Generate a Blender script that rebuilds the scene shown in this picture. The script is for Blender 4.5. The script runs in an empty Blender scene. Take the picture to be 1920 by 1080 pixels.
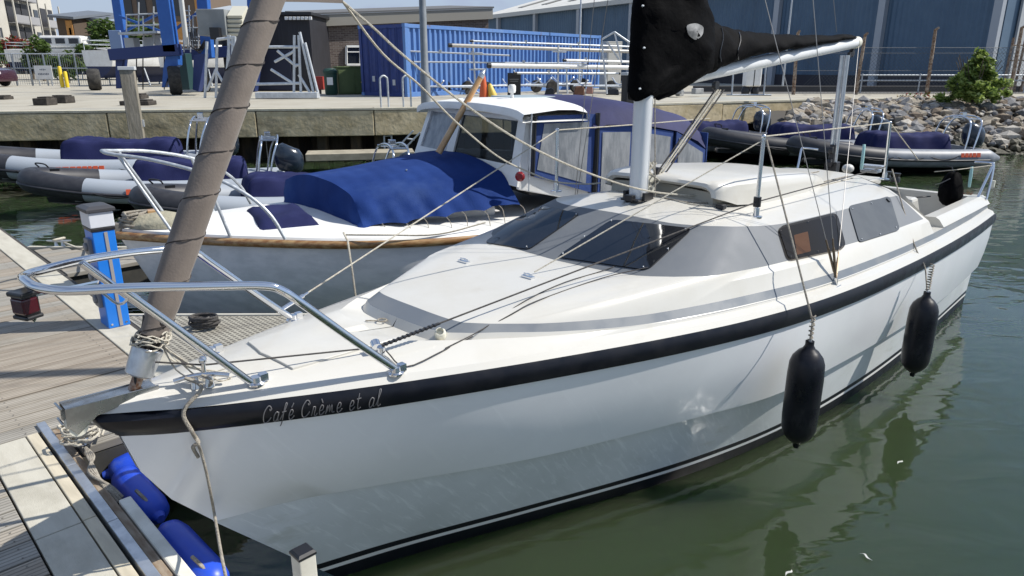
import bpy, bmesh, math, random
from mathutils import Vector, Matrix
R = math.radians
rnd = random.Random(7)
SC = bpy.context.scene
COL = SC.collection

# ------------------------------------------------------------------ camera, sky, sun, exposure
CAM_H = 2.39
PITCH = math.atan(417 / 1332.0)
cam_data = bpy.data.cameras.new('camera')
cam_data.sensor_width = 36.0
cam_data.lens = 1332 / 1920 * 36
cam_data.clip_start = 0.05
cam_data.clip_end = 1500
cam = bpy.data.objects.new('camera', cam_data)
COL.objects.link(cam)
cam.location = (0, 0, CAM_H)
cam.rotation_euler = (math.pi / 2 - PITCH, 0, 0)
SC.camera = cam

SUN_EL = R(46)
SUN_AZ = math.atan2(0.095, 0.985)            # angle from +X of the direction towards the sun
world = bpy.data.worlds.new('World')
SC.world = world
world.use_nodes = True
wn = world.node_tree
wn.nodes.clear()
def wnode(t, **k):
    n = wn.nodes.new(t)
    for a, v in k.items():
        setattr(n, a, v)
    return n
w_out = wnode('ShaderNodeOutputWorld')
w_bg = wnode('ShaderNodeBackground')
w_bg.inputs['Strength'].default_value = 0.125
w_sky = wnode('ShaderNodeTexSky', sky_type='NISHITA')
w_sky.sun_disc = False
w_sky.sun_elevation = SUN_EL
w_sky.sun_rotation = math.pi / 2 - SUN_AZ
w_sky.air_density = 1.0
w_sky.ozone_density = 3.0
w_sky.dust_density = 0.25
w_tc = wnode('ShaderNodeTexCoord')
w_map = wnode('ShaderNodeMapping')
w_map.inputs['Scale'].default_value = (1.0, 1.0, 2.6)
w_map.inputs['Location'].default_value = (3.1, 1.7, 0.4)
w_no = wnode('ShaderNodeTexNoise')
w_no.inputs['Scale'].default_value = 2.3
w_no.inputs['Detail'].default_value = 7
w_no.inputs['Roughness'].default_value = 0.55
w_ramp = wnode('ShaderNodeValToRGB')
w_ramp.color_ramp.elements[0].position = 0.40
w_ramp.color_ramp.elements[0].color = (0, 0, 0, 1)
w_ramp.color_ramp.elements[1].position = 0.60
w_ramp.color_ramp.elements[1].color = (1, 1, 1, 1)
w_mix = wnode('ShaderNodeMix', data_type='RGBA')
w_mix.inputs[7].default_value = (2.9, 3.45, 4.5, 1)
wn.links.new(w_tc.outputs['Generated'], w_map.inputs['Vector'])
wn.links.new(w_map.outputs['Vector'], w_no.inputs['Vector'])
wn.links.new(w_no.outputs['Fac'], w_ramp.inputs['Fac'])
w_sep = wnode('ShaderNodeSeparateXYZ')
wn.links.new(w_tc.outputs['Generated'], w_sep.inputs[0])
w_low = wnode('ShaderNodeMapRange')                       # grey cloud bank lying low all round the horizon
for k_, v_ in (('From Min', 0.04), ('From Max', 0.42), ('To Min', 0.94), ('To Max', 0.0)): w_low.inputs[k_].default_value = v_
wn.links.new(w_sep.outputs[2], w_low.inputs['Value'])
w_max = wnode('ShaderNodeMath', operation='MAXIMUM')
wn.links.new(w_ramp.outputs['Color'], w_max.inputs[0]); wn.links.new(w_low.outputs['Result'], w_max.inputs[1])
wn.links.new(w_max.outputs[0], w_mix.inputs[0])
wn.links.new(w_sky.outputs['Color'], w_mix.inputs[6])
wn.links.new(w_mix.outputs[2], w_bg.inputs['Color'])
wn.links.new(w_bg.outputs['Background'], w_out.inputs['Surface'])

sun_data = bpy.data.lights.new('sun', 'SUN')
sun_data.energy = 5.0
sun_data.angle = R(0.53)
sun_data.color = (1.0, 0.955, 0.88)
sun = bpy.data.objects.new('sun', sun_data)
COL.objects.link(sun)
sun_dir = Vector((math.cos(SUN_EL) * math.cos(SUN_AZ), math.cos(SUN_EL) * math.sin(SUN_AZ), math.sin(SUN_EL)))
sun.rotation_euler = sun_dir.to_track_quat('Z', 'Y').to_euler()
sun.location = (20, 3, 30)
vs = SC.view_settings
vs.view_transform = 'Standard'
vs.look = 'None'
vs.exposure = 0.25
vs.gamma = 1.0
vs.use_curve_mapping = False

# ------------------------------------------------------------------ measuring: a pixel of the 1920x1080 photograph to a point of the place
def ray(px, py):
    u = (px - 960) / 1332.0
    v = (py - 540) / 1332.0
    s, c = math.sin(PITCH), math.cos(PITCH)
    return Vector((u, c - v * s, -s - v * c))
def atz(px, py, z):
    d = ray(px, py)
    return Vector((0, 0, CAM_H)) + d * ((z - CAM_H) / d.z)
def aty(px, py, y):
    d = ray(px, py)
    return Vector((0, 0, CAM_H)) + d * (y / d.y)
class Frame:
    """A floating frame: s runs aft along the keel, l to port, z up. Local axes: x = s, y = -l."""
    def __init__(self, x, y, deg):
        self.o = Vector((x, y, 0)); self.a = R(deg)
        self.ax = Vector((math.cos(self.a), math.sin(self.a), 0))
        self.lt = Vector((math.sin(self.a), -math.cos(self.a), 0))
    def b(self, px, py, s=None, l=None, z=None):
        d = ray(px, py); o = Vector((0, 0, CAM_H)) - self.o
        O3 = (o.dot(self.ax), o.dot(self.lt), CAM_H); D3 = (d.dot(self.ax), d.dot(self.lt), d.z)
        i, v = (0, s) if s is not None else (1, l) if l is not None else (2, z)
        t = (v - O3[i]) / D3[i]
        return tuple(O3[k] + D3[k] * t for k in range(3))
    def loc(self, p):                       # (s, l, z) -> local vector
        return Vector((p[0], -p[1], p[2]))
    def w(self, s, l, z):
        v = self.o + self.ax * s + self.lt * l
        return Vector((v.x, v.y, z))
BF = Frame(-1.456, 2.31, 44.64)             # our yacht and the pontoon
LF = Frame(-3.51, 6.191, 28.0)              # the launch next to it

# ------------------------------------------------------------------ mesh builder
def interp(x, xs, ys):
    if x <= xs[0]: return ys[0]
    if x >= xs[-1]: return ys[-1]
    for i in range(len(xs) - 1):
        if x <= xs[i + 1]:
            t = (x - xs[i]) / (xs[i + 1] - xs[i])
            return ys[i] + (ys[i + 1] - ys[i]) * t
def catmull(pts, n):
    """smooth path through 3-D points, n samples per span"""
    P = [Vector(p) for p in pts]
    if len(P) < 3:
        return [P[0].lerp(P[1], i / n) for i in range(n + 1)]
    P = [P[0] * 2 - P[1]] + P + [P[-1] * 2 - P[-2]]
    out = []
    for i in range(1, len(P) - 2):
        a, b, c, d = P[i - 1], P[i], P[i + 1], P[i + 2]
        for k in range(n):
            t = k / n
            out.append(0.5 * ((2 * b) + (c - a) * t + (2 * a - 5 * b + 4 * c - d) * t * t + (3 * b - a - 3 * c + d) * t ** 3))
    out.append(P[-2].copy())
    return out
def resample(pts, n):
    L = [0]
    for i in range(1, len(pts)): L.append(L[-1] + (pts[i] - pts[i - 1]).length)
    out = []; j = 0
    for k in range(n):
        d = L[-1] * k / (n - 1)
        while j < len(L) - 2 and L[j + 1] < d: j += 1
        t = (d - L[j]) / max(1e-9, L[j + 1] - L[j])
        out.append(pts[j].lerp(pts[j + 1], min(1, max(0, t))))
    return out
class MB:
    def __init__(self):
        self.v = []; self.f = []; self.m = []
    def add(self, vs, fs, mi=0):
        n = len(self.v)
        self.v += [Vector(x) for x in vs]
        for q in fs:
            self.f.append(tuple(i + n for i in q)); self.m.append(mi)
        return self
    def box(self, c, s, rz=0.0, mi=0, M=None):
        hx, hy, hz = s[0] / 2, s[1] / 2, s[2] / 2
        M = M or Matrix.Rotation(rz, 3, 'Z')
        vs = [Vector(c) + M @ Vector((x * hx, y * hy, z * hz)) for z in (-1, 1) for y in (-1, 1) for x in (-1, 1)]
        return self.add(vs, [(0, 2, 3, 1), (4, 5, 7, 6), (0, 1, 5, 4), (2, 6, 7, 3), (0, 4, 6, 2), (1, 3, 7, 5)], mi)
    def beam(self, a, b, w, h, mi=0, up=(0, 0, 1)):
        a = Vector(a); b = Vector(b); d = (b - a); L = d.length; d.normalize()
        u = Vector(up)
        if abs(d.dot(u)) > 0.98: u = Vector((1, 0, 0))
        x = d.cross(u).normalized(); y = x.cross(d).normalized()
        M = Matrix((x, d, y)).transposed()
        return self.box((a + b) / 2, (w, L, h), M=M, mi=mi)
    def tube(self, pts, r, n=8, caps=True, closed=False, mi=0, flat=1.0, rf=None):
        P = [Vector(p) for p in pts]; N = len(P)
        rr = r if isinstance(r, (list, tuple)) else [r] * N
        ref = None; rings = []
        for i in range(N):
            t = (P[(i + 1) % N] - P[i - 1]) if closed else (P[min(i + 1, N - 1)] - P[max(i - 1, 0)])
            t.normalize()
            if ref is None:
                ref = Vector((0, 0, 1)) if abs(t.z) < 0.9 else Vector((1, 0, 0))
            x = (ref - t * ref.dot(t))
            if x.length < 1e-6: x = t.orthogonal()
            x.normalize(); ref = x; y = t.cross(x)
            ring = []
            for k in range(n):
                a = 2 * math.pi * k / n
                q = rr[i] if rf is None else rf(i, a, rr[i])
                ring.append(P[i] + x * (math.cos(a) * q) + y * (math.sin(a) * q * flat))
            rings.append(ring)
        return self.loft(rings, closed_ring=True, closed_path=closed, caps=caps and not closed, mi=mi)
    def loft(self, rings, closed_ring=False, closed_path=False, caps=False, mi=0, mfun=None):
        n0 = len(self.v); n = len(rings[0]); N = len(rings)
        for r_ in rings: self.v += [Vector(p) for p in r_]
        for i in range(N if closed_path else N - 1):
            j = (i + 1) % N
            for k in range(n if closed_ring else n - 1):
                l = (k + 1) % n
                self.f.append((n0 + i * n + k, n0 + i * n + l, n0 + j * n + l, n0 + j * n + k))
                self.m.append(mi if mfun is None else mfun(i, k))
        if caps:
            self.f.append(tuple(n0 + k for k in reversed(range(n)))); self.m.append(mi)
            self.f.append(tuple(n0 + (N - 1) * n + k for k in range(n))); self.m.append(mi)
        return self
    def lathe(self, prof, n=16, o=(0, 0, 0), axis=(0, 0, 1), mi=0, caps=True):
        ax = Vector(axis).normalized(); x = ax.orthogonal().normalized(); y = ax.cross(x)
        rings = []
        for r_, z in prof:
            rings.append([Vector(o) + ax * z + x * (math.cos(2 * math.pi * k / n) * r_) + y * (math.sin(2 * math.pi * k / n) * r_) for k in range(n)])
        return self.loft(rings, closed_ring=True, caps=caps, mi=mi)
    def prism(self, poly, d, mi=0):
        """polygon (list of 3-D points) extruded by vector d"""
        n = len(poly); d = Vector(d)
        vs = [Vector(p) for p in poly] + [Vector(p) + d for p in poly]
        fs = [tuple(reversed(range(n))), tuple(range(n, 2 * n))] + [(i, (i + 1) % n, n + (i + 1) % n, n + i) for i in range(n)]
        return self.add(vs, fs, mi)
    def sphere(self, c, r, nu=12, nv=8, sc=(1, 1, 1), mi=0):
        prof = []
        rings = []
        for j in range(nv + 1):
            th = math.pi * j / nv
            rr = max(1e-4, math.sin(th))
            rings.append([Vector(c) + Vector((sc[0] * r * rr * math.cos(2 * math.pi * k / nu), sc[1] * r * rr * math.sin(2 * math.pi * k / nu), -sc[2] * r * math.cos(th))) for k in range(nu)])
        return self.loft(rings, closed_ring=True, caps=False, mi=mi)
    def build(self, name, mats, parent=None, smooth=None, bevel=0, fix=True, solid=0):
        me = bpy.data.meshes.new(name)
        me.from_pydata(self.v, [], self.f)
        mats = mats if isinstance(mats, (list, tuple)) else [mats]
        for mt in mats: me.materials.append(mt)
        if len(mats) > 1: me.polygons.foreach_set('material_index', self.m)
        if fix:
            bm = bmesh.new(); bm.from_mesh(me)
            bmesh.ops.remove_doubles(bm, verts=bm.verts, dist=1e-5)
            bmesh.ops.recalc_face_normals(bm, faces=bm.faces)
            bm.to_mesh(me); bm.free()
        if smooth:
            me.polygons.foreach_set('use_smooth', [True] * len(me.polygons))
            me.set_sharp_from_angle(angle=R(smooth))
        me.update()
        o = bpy.data.objects.new(name, me)
        COL.objects.link(o)
        if parent is not None: o.parent = parent
        if bevel:
            b_ = o.modifiers.new('bevel', 'BEVEL'); b_.width = bevel; b_.segments = 2; b_.limit_method = 'ANGLE'; b_.angle_limit = R(40)
        if solid:
            s_ = o.modifiers.new('solidify', 'SOLIDIFY'); s_.thickness = solid; s_.offset = 0
        return o
def tag(o, label, cat, group=None, kind=None):
    if label: o['label'] = label
    if cat: o['category'] = cat
    if group: o['group'] = group
    if kind: o['kind'] = kind
    return o
def thing(name, label, cat, loc=(0, 0, 0), rz=0.0, group=None):
    o = bpy.data.objects.new(name, None)
    o.empty_display_size = 0.2
    COL.objects.link(o); o.location = loc; o.rotation_euler = (0, 0, rz)
    return tag(o, label, cat, group)
def structure(o):
    o['kind'] = 'structure'; return o
def stuff(o):
    o['kind'] = 'stuff'; return o
def copy_tree(o, parent=None):
    c = o.copy(); COL.objects.link(c)
    if parent is not None: c.parent = parent
    for ch in list(o.children): copy_tree(ch, c)
    return c

# ------------------------------------------------------------------ materials
MATS = {}
def P_(m): return m.node_tree.nodes['Principled BSDF']
def mat(name, col, rough=0.5, metal=0.0, col2=None, nscale=6.0, ndetail=5.0, lo=0.4, hi=0.62, bump=0.0, bscale=40.0, coat=0.0, spec=0.5, stretch=(1, 1, 1), trans=0.0, sheen=0.0, rvar=0.0, coords='Object'):
    if name in MATS: return MATS[name]
    m = bpy.data.materials.new(name); m.use_nodes = True
    nt = m.node_tree; p = nt.nodes['Principled BSDF']
    p.inputs['Base Color'].default_value = (*col, 1)
    p.inputs['Roughness'].default_value = rough
    p.inputs['Metallic'].default_value = metal
    p.inputs['Coat Weight'].default_value = coat
    p.inputs['Coat Roughness'].default_value = 0.08
    p.inputs['Specular IOR Level'].default_value = spec
    p.inputs['Transmission Weight'].default_value = trans
    p.inputs['Sheen Weight'].default_value = sheen
    tc = nt.nodes.new('ShaderNodeTexCoord'); mp = nt.nodes.new('ShaderNodeMapping')
    mp.inputs['Scale'].default_value = stretch
    nt.links.new(tc.outputs[coords], mp.inputs['Vector'])
    if col2 is not None or rvar:
        no = nt.nodes.new('ShaderNodeTexNoise'); no.inputs['Scale'].default_value = nscale; no.inputs['Detail'].default_value = ndetail
        no.inputs['Roughness'].default_value = 0.6
        nt.links.new(mp.outputs['Vector'], no.inputs['Vector'])
        mr = nt.nodes.new('ShaderNodeMapRange'); mr.inputs['From Min'].default_value = lo; mr.inputs['From Max'].default_value = hi
        nt.links.new(no.outputs['Fac'], mr.inputs['Value'])
        if col2 is not None:
            mx = nt.nodes.new('ShaderNodeMix'); mx.data_type = 'RGBA'
            mx.inputs[6].default_value = (*col, 1); mx.inputs[7].default_value = (*col2, 1)
            nt.links.new(mr.outputs['Result'], mx.inputs[0]); nt.links.new(mx.outputs[2], p.inputs['Base Color'])
        if rvar:
            m2 = nt.nodes.new('ShaderNodeMapRange'); m2.inputs['To Min'].default_value = max(0.02, rough - rvar); m2.inputs['To Max'].default_value = min(1, rough + rvar)
            nt.links.new(mr.outputs['Result'], m2.inputs['Value']); nt.links.new(m2.outputs['Result'], p.inputs['Roughness'])
    if bump:
        nb = nt.nodes.new('ShaderNodeTexNoise'); nb.inputs['Scale'].default_value = bscale; nb.inputs['Detail'].default_value = 4
        nt.links.new(mp.outputs['Vector'], nb.inputs['Vector'])
        bp = nt.nodes.new('ShaderNodeBump'); bp.inputs['Strength'].default_value = bump; bp.inputs['Distance'].default_value = 0.02
        nt.links.new(nb.outputs['Fac'], bp.inputs['Height']); nt.links.new(bp.outputs['Normal'], p.inputs['Normal'])
    MATS[name] = m
    return m

GEL = mat('white_gelcoat', (0.575, 0.56, 0.515), 0.36, col2=(0.52, 0.50, 0.445), nscale=2.2, lo=0.45, hi=0.75, coat=0.25, rvar=0.08)
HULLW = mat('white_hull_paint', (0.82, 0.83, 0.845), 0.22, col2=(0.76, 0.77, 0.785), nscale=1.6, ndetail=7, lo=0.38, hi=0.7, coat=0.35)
LOWW = mat('lower_hull_painted_ripple', (0.64, 0.665, 0.675), 0.3, col2=(0.54, 0.565, 0.565), nscale=2.4, ndetail=8, lo=0.36, hi=0.68, coat=0.2)  # hull white darkened to carry the lower band's shade, with grime tint
def add_ripple_light(m, stretch, rot, lo, hi, amt, col, scale, smax):
    """fine pale streaks, rippling light off the water painted into the base colour; strongest towards the bow"""
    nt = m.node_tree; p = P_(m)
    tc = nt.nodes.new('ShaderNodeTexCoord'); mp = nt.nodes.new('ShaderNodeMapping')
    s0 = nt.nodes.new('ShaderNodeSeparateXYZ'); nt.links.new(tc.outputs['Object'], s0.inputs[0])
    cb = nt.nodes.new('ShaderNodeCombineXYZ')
    for k, (op) in enumerate(('ADD', 'SUBTRACT')):          # axes across and along the slanting light streaks
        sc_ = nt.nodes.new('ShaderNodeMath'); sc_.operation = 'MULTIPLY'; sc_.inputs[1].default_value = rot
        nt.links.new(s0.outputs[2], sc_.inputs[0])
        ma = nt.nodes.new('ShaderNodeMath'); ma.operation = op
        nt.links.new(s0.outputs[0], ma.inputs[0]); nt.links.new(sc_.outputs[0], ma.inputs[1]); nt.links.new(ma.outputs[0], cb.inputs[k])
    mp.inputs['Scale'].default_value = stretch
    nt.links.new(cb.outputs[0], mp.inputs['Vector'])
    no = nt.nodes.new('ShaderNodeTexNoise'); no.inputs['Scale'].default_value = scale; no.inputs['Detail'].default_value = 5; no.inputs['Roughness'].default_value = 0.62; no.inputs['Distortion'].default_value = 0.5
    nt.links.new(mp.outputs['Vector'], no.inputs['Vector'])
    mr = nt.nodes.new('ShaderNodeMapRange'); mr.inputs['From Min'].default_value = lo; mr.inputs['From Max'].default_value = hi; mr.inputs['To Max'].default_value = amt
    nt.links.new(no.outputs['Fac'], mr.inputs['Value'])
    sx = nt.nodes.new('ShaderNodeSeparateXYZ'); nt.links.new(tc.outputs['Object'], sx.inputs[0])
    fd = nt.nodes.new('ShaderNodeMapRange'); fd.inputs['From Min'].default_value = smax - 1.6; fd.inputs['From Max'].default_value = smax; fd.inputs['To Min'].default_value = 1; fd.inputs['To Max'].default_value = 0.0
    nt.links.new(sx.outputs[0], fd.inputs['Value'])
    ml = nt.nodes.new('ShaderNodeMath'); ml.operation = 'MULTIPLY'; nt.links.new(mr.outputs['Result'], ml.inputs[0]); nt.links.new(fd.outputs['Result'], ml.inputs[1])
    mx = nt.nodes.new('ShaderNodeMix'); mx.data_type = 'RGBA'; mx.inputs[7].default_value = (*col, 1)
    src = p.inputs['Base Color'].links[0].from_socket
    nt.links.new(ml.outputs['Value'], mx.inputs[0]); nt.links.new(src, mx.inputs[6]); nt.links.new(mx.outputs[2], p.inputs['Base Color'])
GREYP = mat('grey_band_paint', (0.150, 0.168, 0.190), 0.42, col2=(0.175, 0.19, 0.205), nscale=5, rvar=0.08)
PANELG = mat('grey_cabin_panel', (0.130, 0.142, 0.158), 0.62, col2=(0.146, 0.158, 0.171), nscale=4, rvar=0.06, spec=0.35)
BLACKP = mat('black_band_paint', (0.0055, 0.0065, 0.0115), 0.36, col2=(0.009, 0.010, 0.015), nscale=9, rvar=0.08, spec=0.3)
GLASS = mat('dark_window_acrylic', (0.010, 0.012, 0.016), 0.05, col2=(0.016, 0.018, 0.022), nscale=3, spec=0.7)
STEEL = mat('stainless_steel', (0.72, 0.73, 0.75), 0.10, 1.0, rvar=0.05, nscale=20)
ALU = mat('aluminium', (0.62, 0.64, 0.66), 0.38, 0.85, col2=(0.5, 0.52, 0.54), nscale=14, rvar=0.08)
ALUW = mat('mast_aluminium', (0.66, 0.68, 0.70), 0.33, 0.25, col2=(0.72, 0.74, 0.75), nscale=5, stretch=(6, 6, 0.5))
GALV = mat('galvanised_steel', (0.42, 0.45, 0.48), 0.5, 0.5, col2=(0.55, 0.58, 0.60), nscale=18, rvar=0.1)
SLEEVE = mat('taupe_canvas', (0.150, 0.124, 0.106), 0.9, col2=(0.185, 0.155, 0.134), nscale=4, bump=0.10, bscale=120, sheen=0.1)
SEAM = mat('dark_canvas_edge', (0.03, 0.025, 0.024), 0.9)
BCAN = mat('black_canvas', (0.0018, 0.0018, 0.0024), 0.75, col2=(0.0034, 0.0034, 0.0040), nscale=7, bump=0.25, bscale=22, spec=0.05)
BLUEC = mat('royal_blue_canvas', (0.007, 0.029, 0.140), 0.85, col2=(0.012, 0.040, 0.175), nscale=2.2, bump=0.15, bscale=70, spec=0.2)
NAVYC = mat('navy_canvas', (0.011, 0.014, 0.060), 0.85, col2=(0.017, 0.021, 0.080), nscale=2.6, bump=0.15, bscale=60, spec=0.2)
ROPE = mat('cream_rope', (0.55, 0.52, 0.44), 0.9, col2=(0.42, 0.38, 0.31), nscale=60, bump=0.5, bscale=220)
ROPED = mat('weathered_rope', (0.26, 0.23, 0.19), 0.9, col2=(0.38, 0.35, 0.29), nscale=50, bump=0.5, bscale=220)
ROPEK = mat('dark_rope', (0.035, 0.033, 0.035), 0.85, col2=(0.07, 0.065, 0.06), nscale=60)
WIRE = mat('rigging_wire', (0.30, 0.29, 0.28), 0.4, 0.7)
BLKPL = mat('black_plastic', (0.013, 0.013, 0.015), 0.4, rvar=0.08, nscale=12)
BLKRUB = mat('black_fender_vinyl', (0.005, 0.005, 0.009), 0.34, col2=(0.009, 0.009, 0.013), nscale=8, rvar=0.08, spec=0.35)
BLUEF = mat('blue_fender_vinyl', (0.012, 0.06, 0.52), 0.34, col2=(0.02, 0.075, 0.56), nscale=6, rvar=0.06)
BLUEP = mat('blue_powder_coat', (0.012, 0.17, 0.62), 0.35, col2=(0.016, 0.185, 0.66), nscale=5)
RUST = mat('rusty_steel', (0.22, 0.085, 0.03), 0.8, col2=(0.42, 0.36, 0.30), nscale=30)
VARN = mat('varnished_teak', (0.23, 0.105, 0.035), 0.35, col2=(0.40, 0.26, 0.12), nscale=5, stretch=(1, 6, 6), coat=0.3)
SPARV = mat('varnished_spar', (0.42, 0.19, 0.05), 0.3, col2=(0.60, 0.45, 0.26), nscale=3, lo=0.35, hi=0.7, coat=0.4)
WHITEP = mat('white_paint', (0.78, 0.78, 0.76), 0.4, col2=(0.70, 0.69, 0.66), nscale=3)
CREAM = mat('cream_plastic', (0.70, 0.68, 0.58), 0.45, col2=(0.62, 0.60, 0.50), nscale=6)
TIMB = mat('weathered_post_timber', (0.20, 0.18, 0.14), 0.85, col2=(0.30, 0.27, 0.22), nscale=10, stretch=(1, 1, 0.2), bump=0.4, bscale=30)
RUBBER = mat('tyre_rubber', (0.022, 0.021, 0.020), 0.85, col2=(0.05, 0.047, 0.042), nscale=8)
add_ripple_light(HULLW, (7.0, 0.9, 1.0), 0.8, 0.58, 0.76, 0.42, (0.92, 0.93, 0.94), 2.4, 3.4)  # light thrown up by the water, painted on the topsides
add_ripple_light(LOWW, (9.0, 1.3, 1.0), 0.9, 0.53, 0.74, 0.55, (0.90, 0.92, 0.92), 3.2, 4.4)  # the same painted water light, denser on the lower hull
def add_spots(m, col, scale, lo, hi, amt, stretch=(1, 1, 1), detail=6):
    """stains, rust or grime with outlines of their own"""
    nt = m.node_tree; p = P_(m)
    tc = nt.nodes.new('ShaderNodeTexCoord'); mp = nt.nodes.new('ShaderNodeMapping'); mp.inputs['Scale'].default_value = stretch; mp.inputs['Location'].default_value = (3.7, 1.9, 5.3)
    nt.links.new(tc.outputs['Object'], mp.inputs['Vector'])
    no = nt.nodes.new('ShaderNodeTexNoise'); no.inputs['Scale'].default_value = scale; no.inputs['Detail'].default_value = detail; no.inputs['Roughness'].default_value = 0.65
    nt.links.new(mp.outputs['Vector'], no.inputs['Vector'])
    mr = nt.nodes.new('ShaderNodeMapRange'); mr.inputs['From Min'].default_value = lo; mr.inputs['From Max'].default_value = hi; mr.inputs['To Max'].default_value = amt
    nt.links.new(no.outputs['Fac'], mr.inputs['Value'])
    mx = nt.nodes.new('ShaderNodeMix'); mx.data_type = 'RGBA'; mx.inputs[7].default_value = (*col, 1)
    lk = p.inputs['Base Color'].links
    if lk: nt.links.new(lk[0].from_socket, mx.inputs[6])
    else: mx.inputs[6].default_value = p.inputs['Base Color'].default_value
    nt.links.new(mr.outputs['Result'], mx.inputs[0]); nt.links.new(mx.outputs[2], p.inputs['Base Color'])
add_spots(GEL, (0.36, 0.31, 0.22), 3.1, 0.60, 0.78, 0.30)
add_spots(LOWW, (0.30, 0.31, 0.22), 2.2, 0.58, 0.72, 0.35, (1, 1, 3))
add_spots(BLKRUB, (0.05, 0.05, 0.05), 9, 0.58, 0.72, 0.5, (1, 1, .4))
add_spots(BLUEF, (0.10, 0.14, 0.30), 7, 0.58, 0.72, 0.5)
add_spots(BLUEC, (0.035, 0.07, 0.20), 1.7, 0.52, 0.70, 0.6)
# ------------------------------------------------------------------ water
def water_mat():
    m = bpy.data.materials.new('harbour_water'); m.use_nodes = True
    nt = m.node_tree; p = nt.nodes['Principled BSDF']
    p.inputs['Base Color'].default_value = (0.030, 0.044, 0.022, 1)
    p.inputs['Roughness'].default_value = 0.02
    p.inputs['IOR'].default_value = 1.48
    p.inputs['Subsurface Weight'].default_value = 1.0; p.inputs['Subsurface Radius'].default_value = (0.5, 0.8, 0.45); p.inputs['Subsurface Scale'].default_value = 4.0
    tc = nt.nodes.new('ShaderNodeTexCoord')
    no = nt.nodes.new('ShaderNodeTexNoise'); no.inputs['Scale'].default_value = 0.5; no.inputs['Detail'].default_value = 3
    nt.links.new(tc.outputs['Object'], no.inputs['Vector'])
    mx = nt.nodes.new('ShaderNodeMix'); mx.data_type = 'RGBA'
    mx.inputs[6].default_value = (0.025, 0.041, 0.017, 1); mx.inputs[7].default_value = (0.034, 0.052, 0.023, 1)
    nt.links.new(no.outputs['Fac'], mx.inputs[0]); nt.links.new(mx.outputs[2], p.inputs['Base Color'])
    mp = nt.nodes.new('ShaderNodeMapping'); mp.inputs['Scale'].default_value = (1.0, 1.9, 1); mp.inputs['Rotation'].default_value = (0, 0, 0.35)
    nt.links.new(tc.outputs['Object'], mp.inputs['Vector'])
    n1 = nt.nodes.new('ShaderNodeTexNoise'); n1.inputs['Scale'].default_value = 1.5; n1.inputs['Detail'].default_value = 2.0; n1.inputs['Distortion'].default_value = 0.8
    n2 = nt.nodes.new('ShaderNodeTexNoise'); n2.inputs['Scale'].default_value = 7.0; n2.inputs['Detail'].default_value = 2.0
    n3 = nt.nodes.new('ShaderNodeTexNoise'); n3.inputs['Scale'].default_value = 0.35; n3.inputs['Detail'].default_value = 1.0
    for n in (n1, n2): nt.links.new(mp.outputs['Vector'], n.inputs['Vector'])
    nt.links.new(tc.outputs['Object'], n3.inputs['Vector'])
    r3 = nt.nodes.new('ShaderNodeMapRange'); r3.inputs['From Min'].default_value = 0.42; r3.inputs['From Max'].default_value = 0.62
    r3.inputs['To Min'].default_value = 0.02; r3.inputs['To Max'].default_value = 0.22
    nt.links.new(n3.outputs['Fac'], r3.inputs['Value'])
    ml = nt.nodes.new('ShaderNodeMath'); ml.operation = 'MULTIPLY'
    nt.links.new(n2.outputs['Fac'], ml.inputs[0]); nt.links.new(r3.outputs['Result'], ml.inputs[1])
    ad = nt.nodes.new('ShaderNodeMath'); ad.operation = 'ADD'
    nt.links.new(n1.outputs['Fac'], ad.inputs[0]); nt.links.new(ml.outputs['Value'], ad.inputs[1])
    bp = nt.nodes.new('ShaderNodeBump'); bp.inputs['Strength'].default_value = 0.5; bp.inputs['Distance'].default_value = 0.022
    nt.links.new(ad.outputs['Value'], bp.inputs['Height']); nt.links.new(bp.outputs['Normal'], p.inputs['Normal'])
    return m
mb = MB(); mb.add([(-90, -40, 0), (90, -40, 0), (90, 27.5, 0), (-90, 27.5, 0)], [(0, 1, 2, 3)])
structure(mb.build('water', water_mat()))

# ------------------------------------------------------------------ quay
QZ = 1.3
EDGE = [Vector(p) for p in ((-75, 6.8, QZ), (-13.30, 17.18, QZ), (-6.45, 18.36, QZ), (-3.56, 18.80, QZ), (3.08, 20.50, QZ), (9.69, 23.80, QZ), (15.3, 24.9, QZ), (75, 33, QZ))]
CONC = mat('quay_concrete', (0.345, 0.315, 0.25), 0.9, col2=(0.405, 0.38, 0.315), nscale=0.8, ndetail=8, lo=0.35, hi=0.65, bump=0.3, bscale=8, coords='Object')
BEAMC = mat('quay_beam_concrete', (0.44, 0.355, 0.205), 0.92, col2=(0.62, 0.52, 0.34), nscale=2.6, ndetail=9, lo=0.36, hi=0.66, bump=0.5, bscale=12)
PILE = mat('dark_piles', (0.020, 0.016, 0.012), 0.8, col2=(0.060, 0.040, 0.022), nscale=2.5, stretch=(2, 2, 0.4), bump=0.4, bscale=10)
mb = MB()
vs_ = [e.copy() for e in EDGE] + [Vector((900, 33, QZ)), Vector((900, 900, QZ)), Vector((-900, 900, QZ)), Vector((-900, 6.8, QZ))]
mb.add(vs_, [tuple(range(len(vs_)))])
ground = structure(mb.build('ground', CONC))

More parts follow.
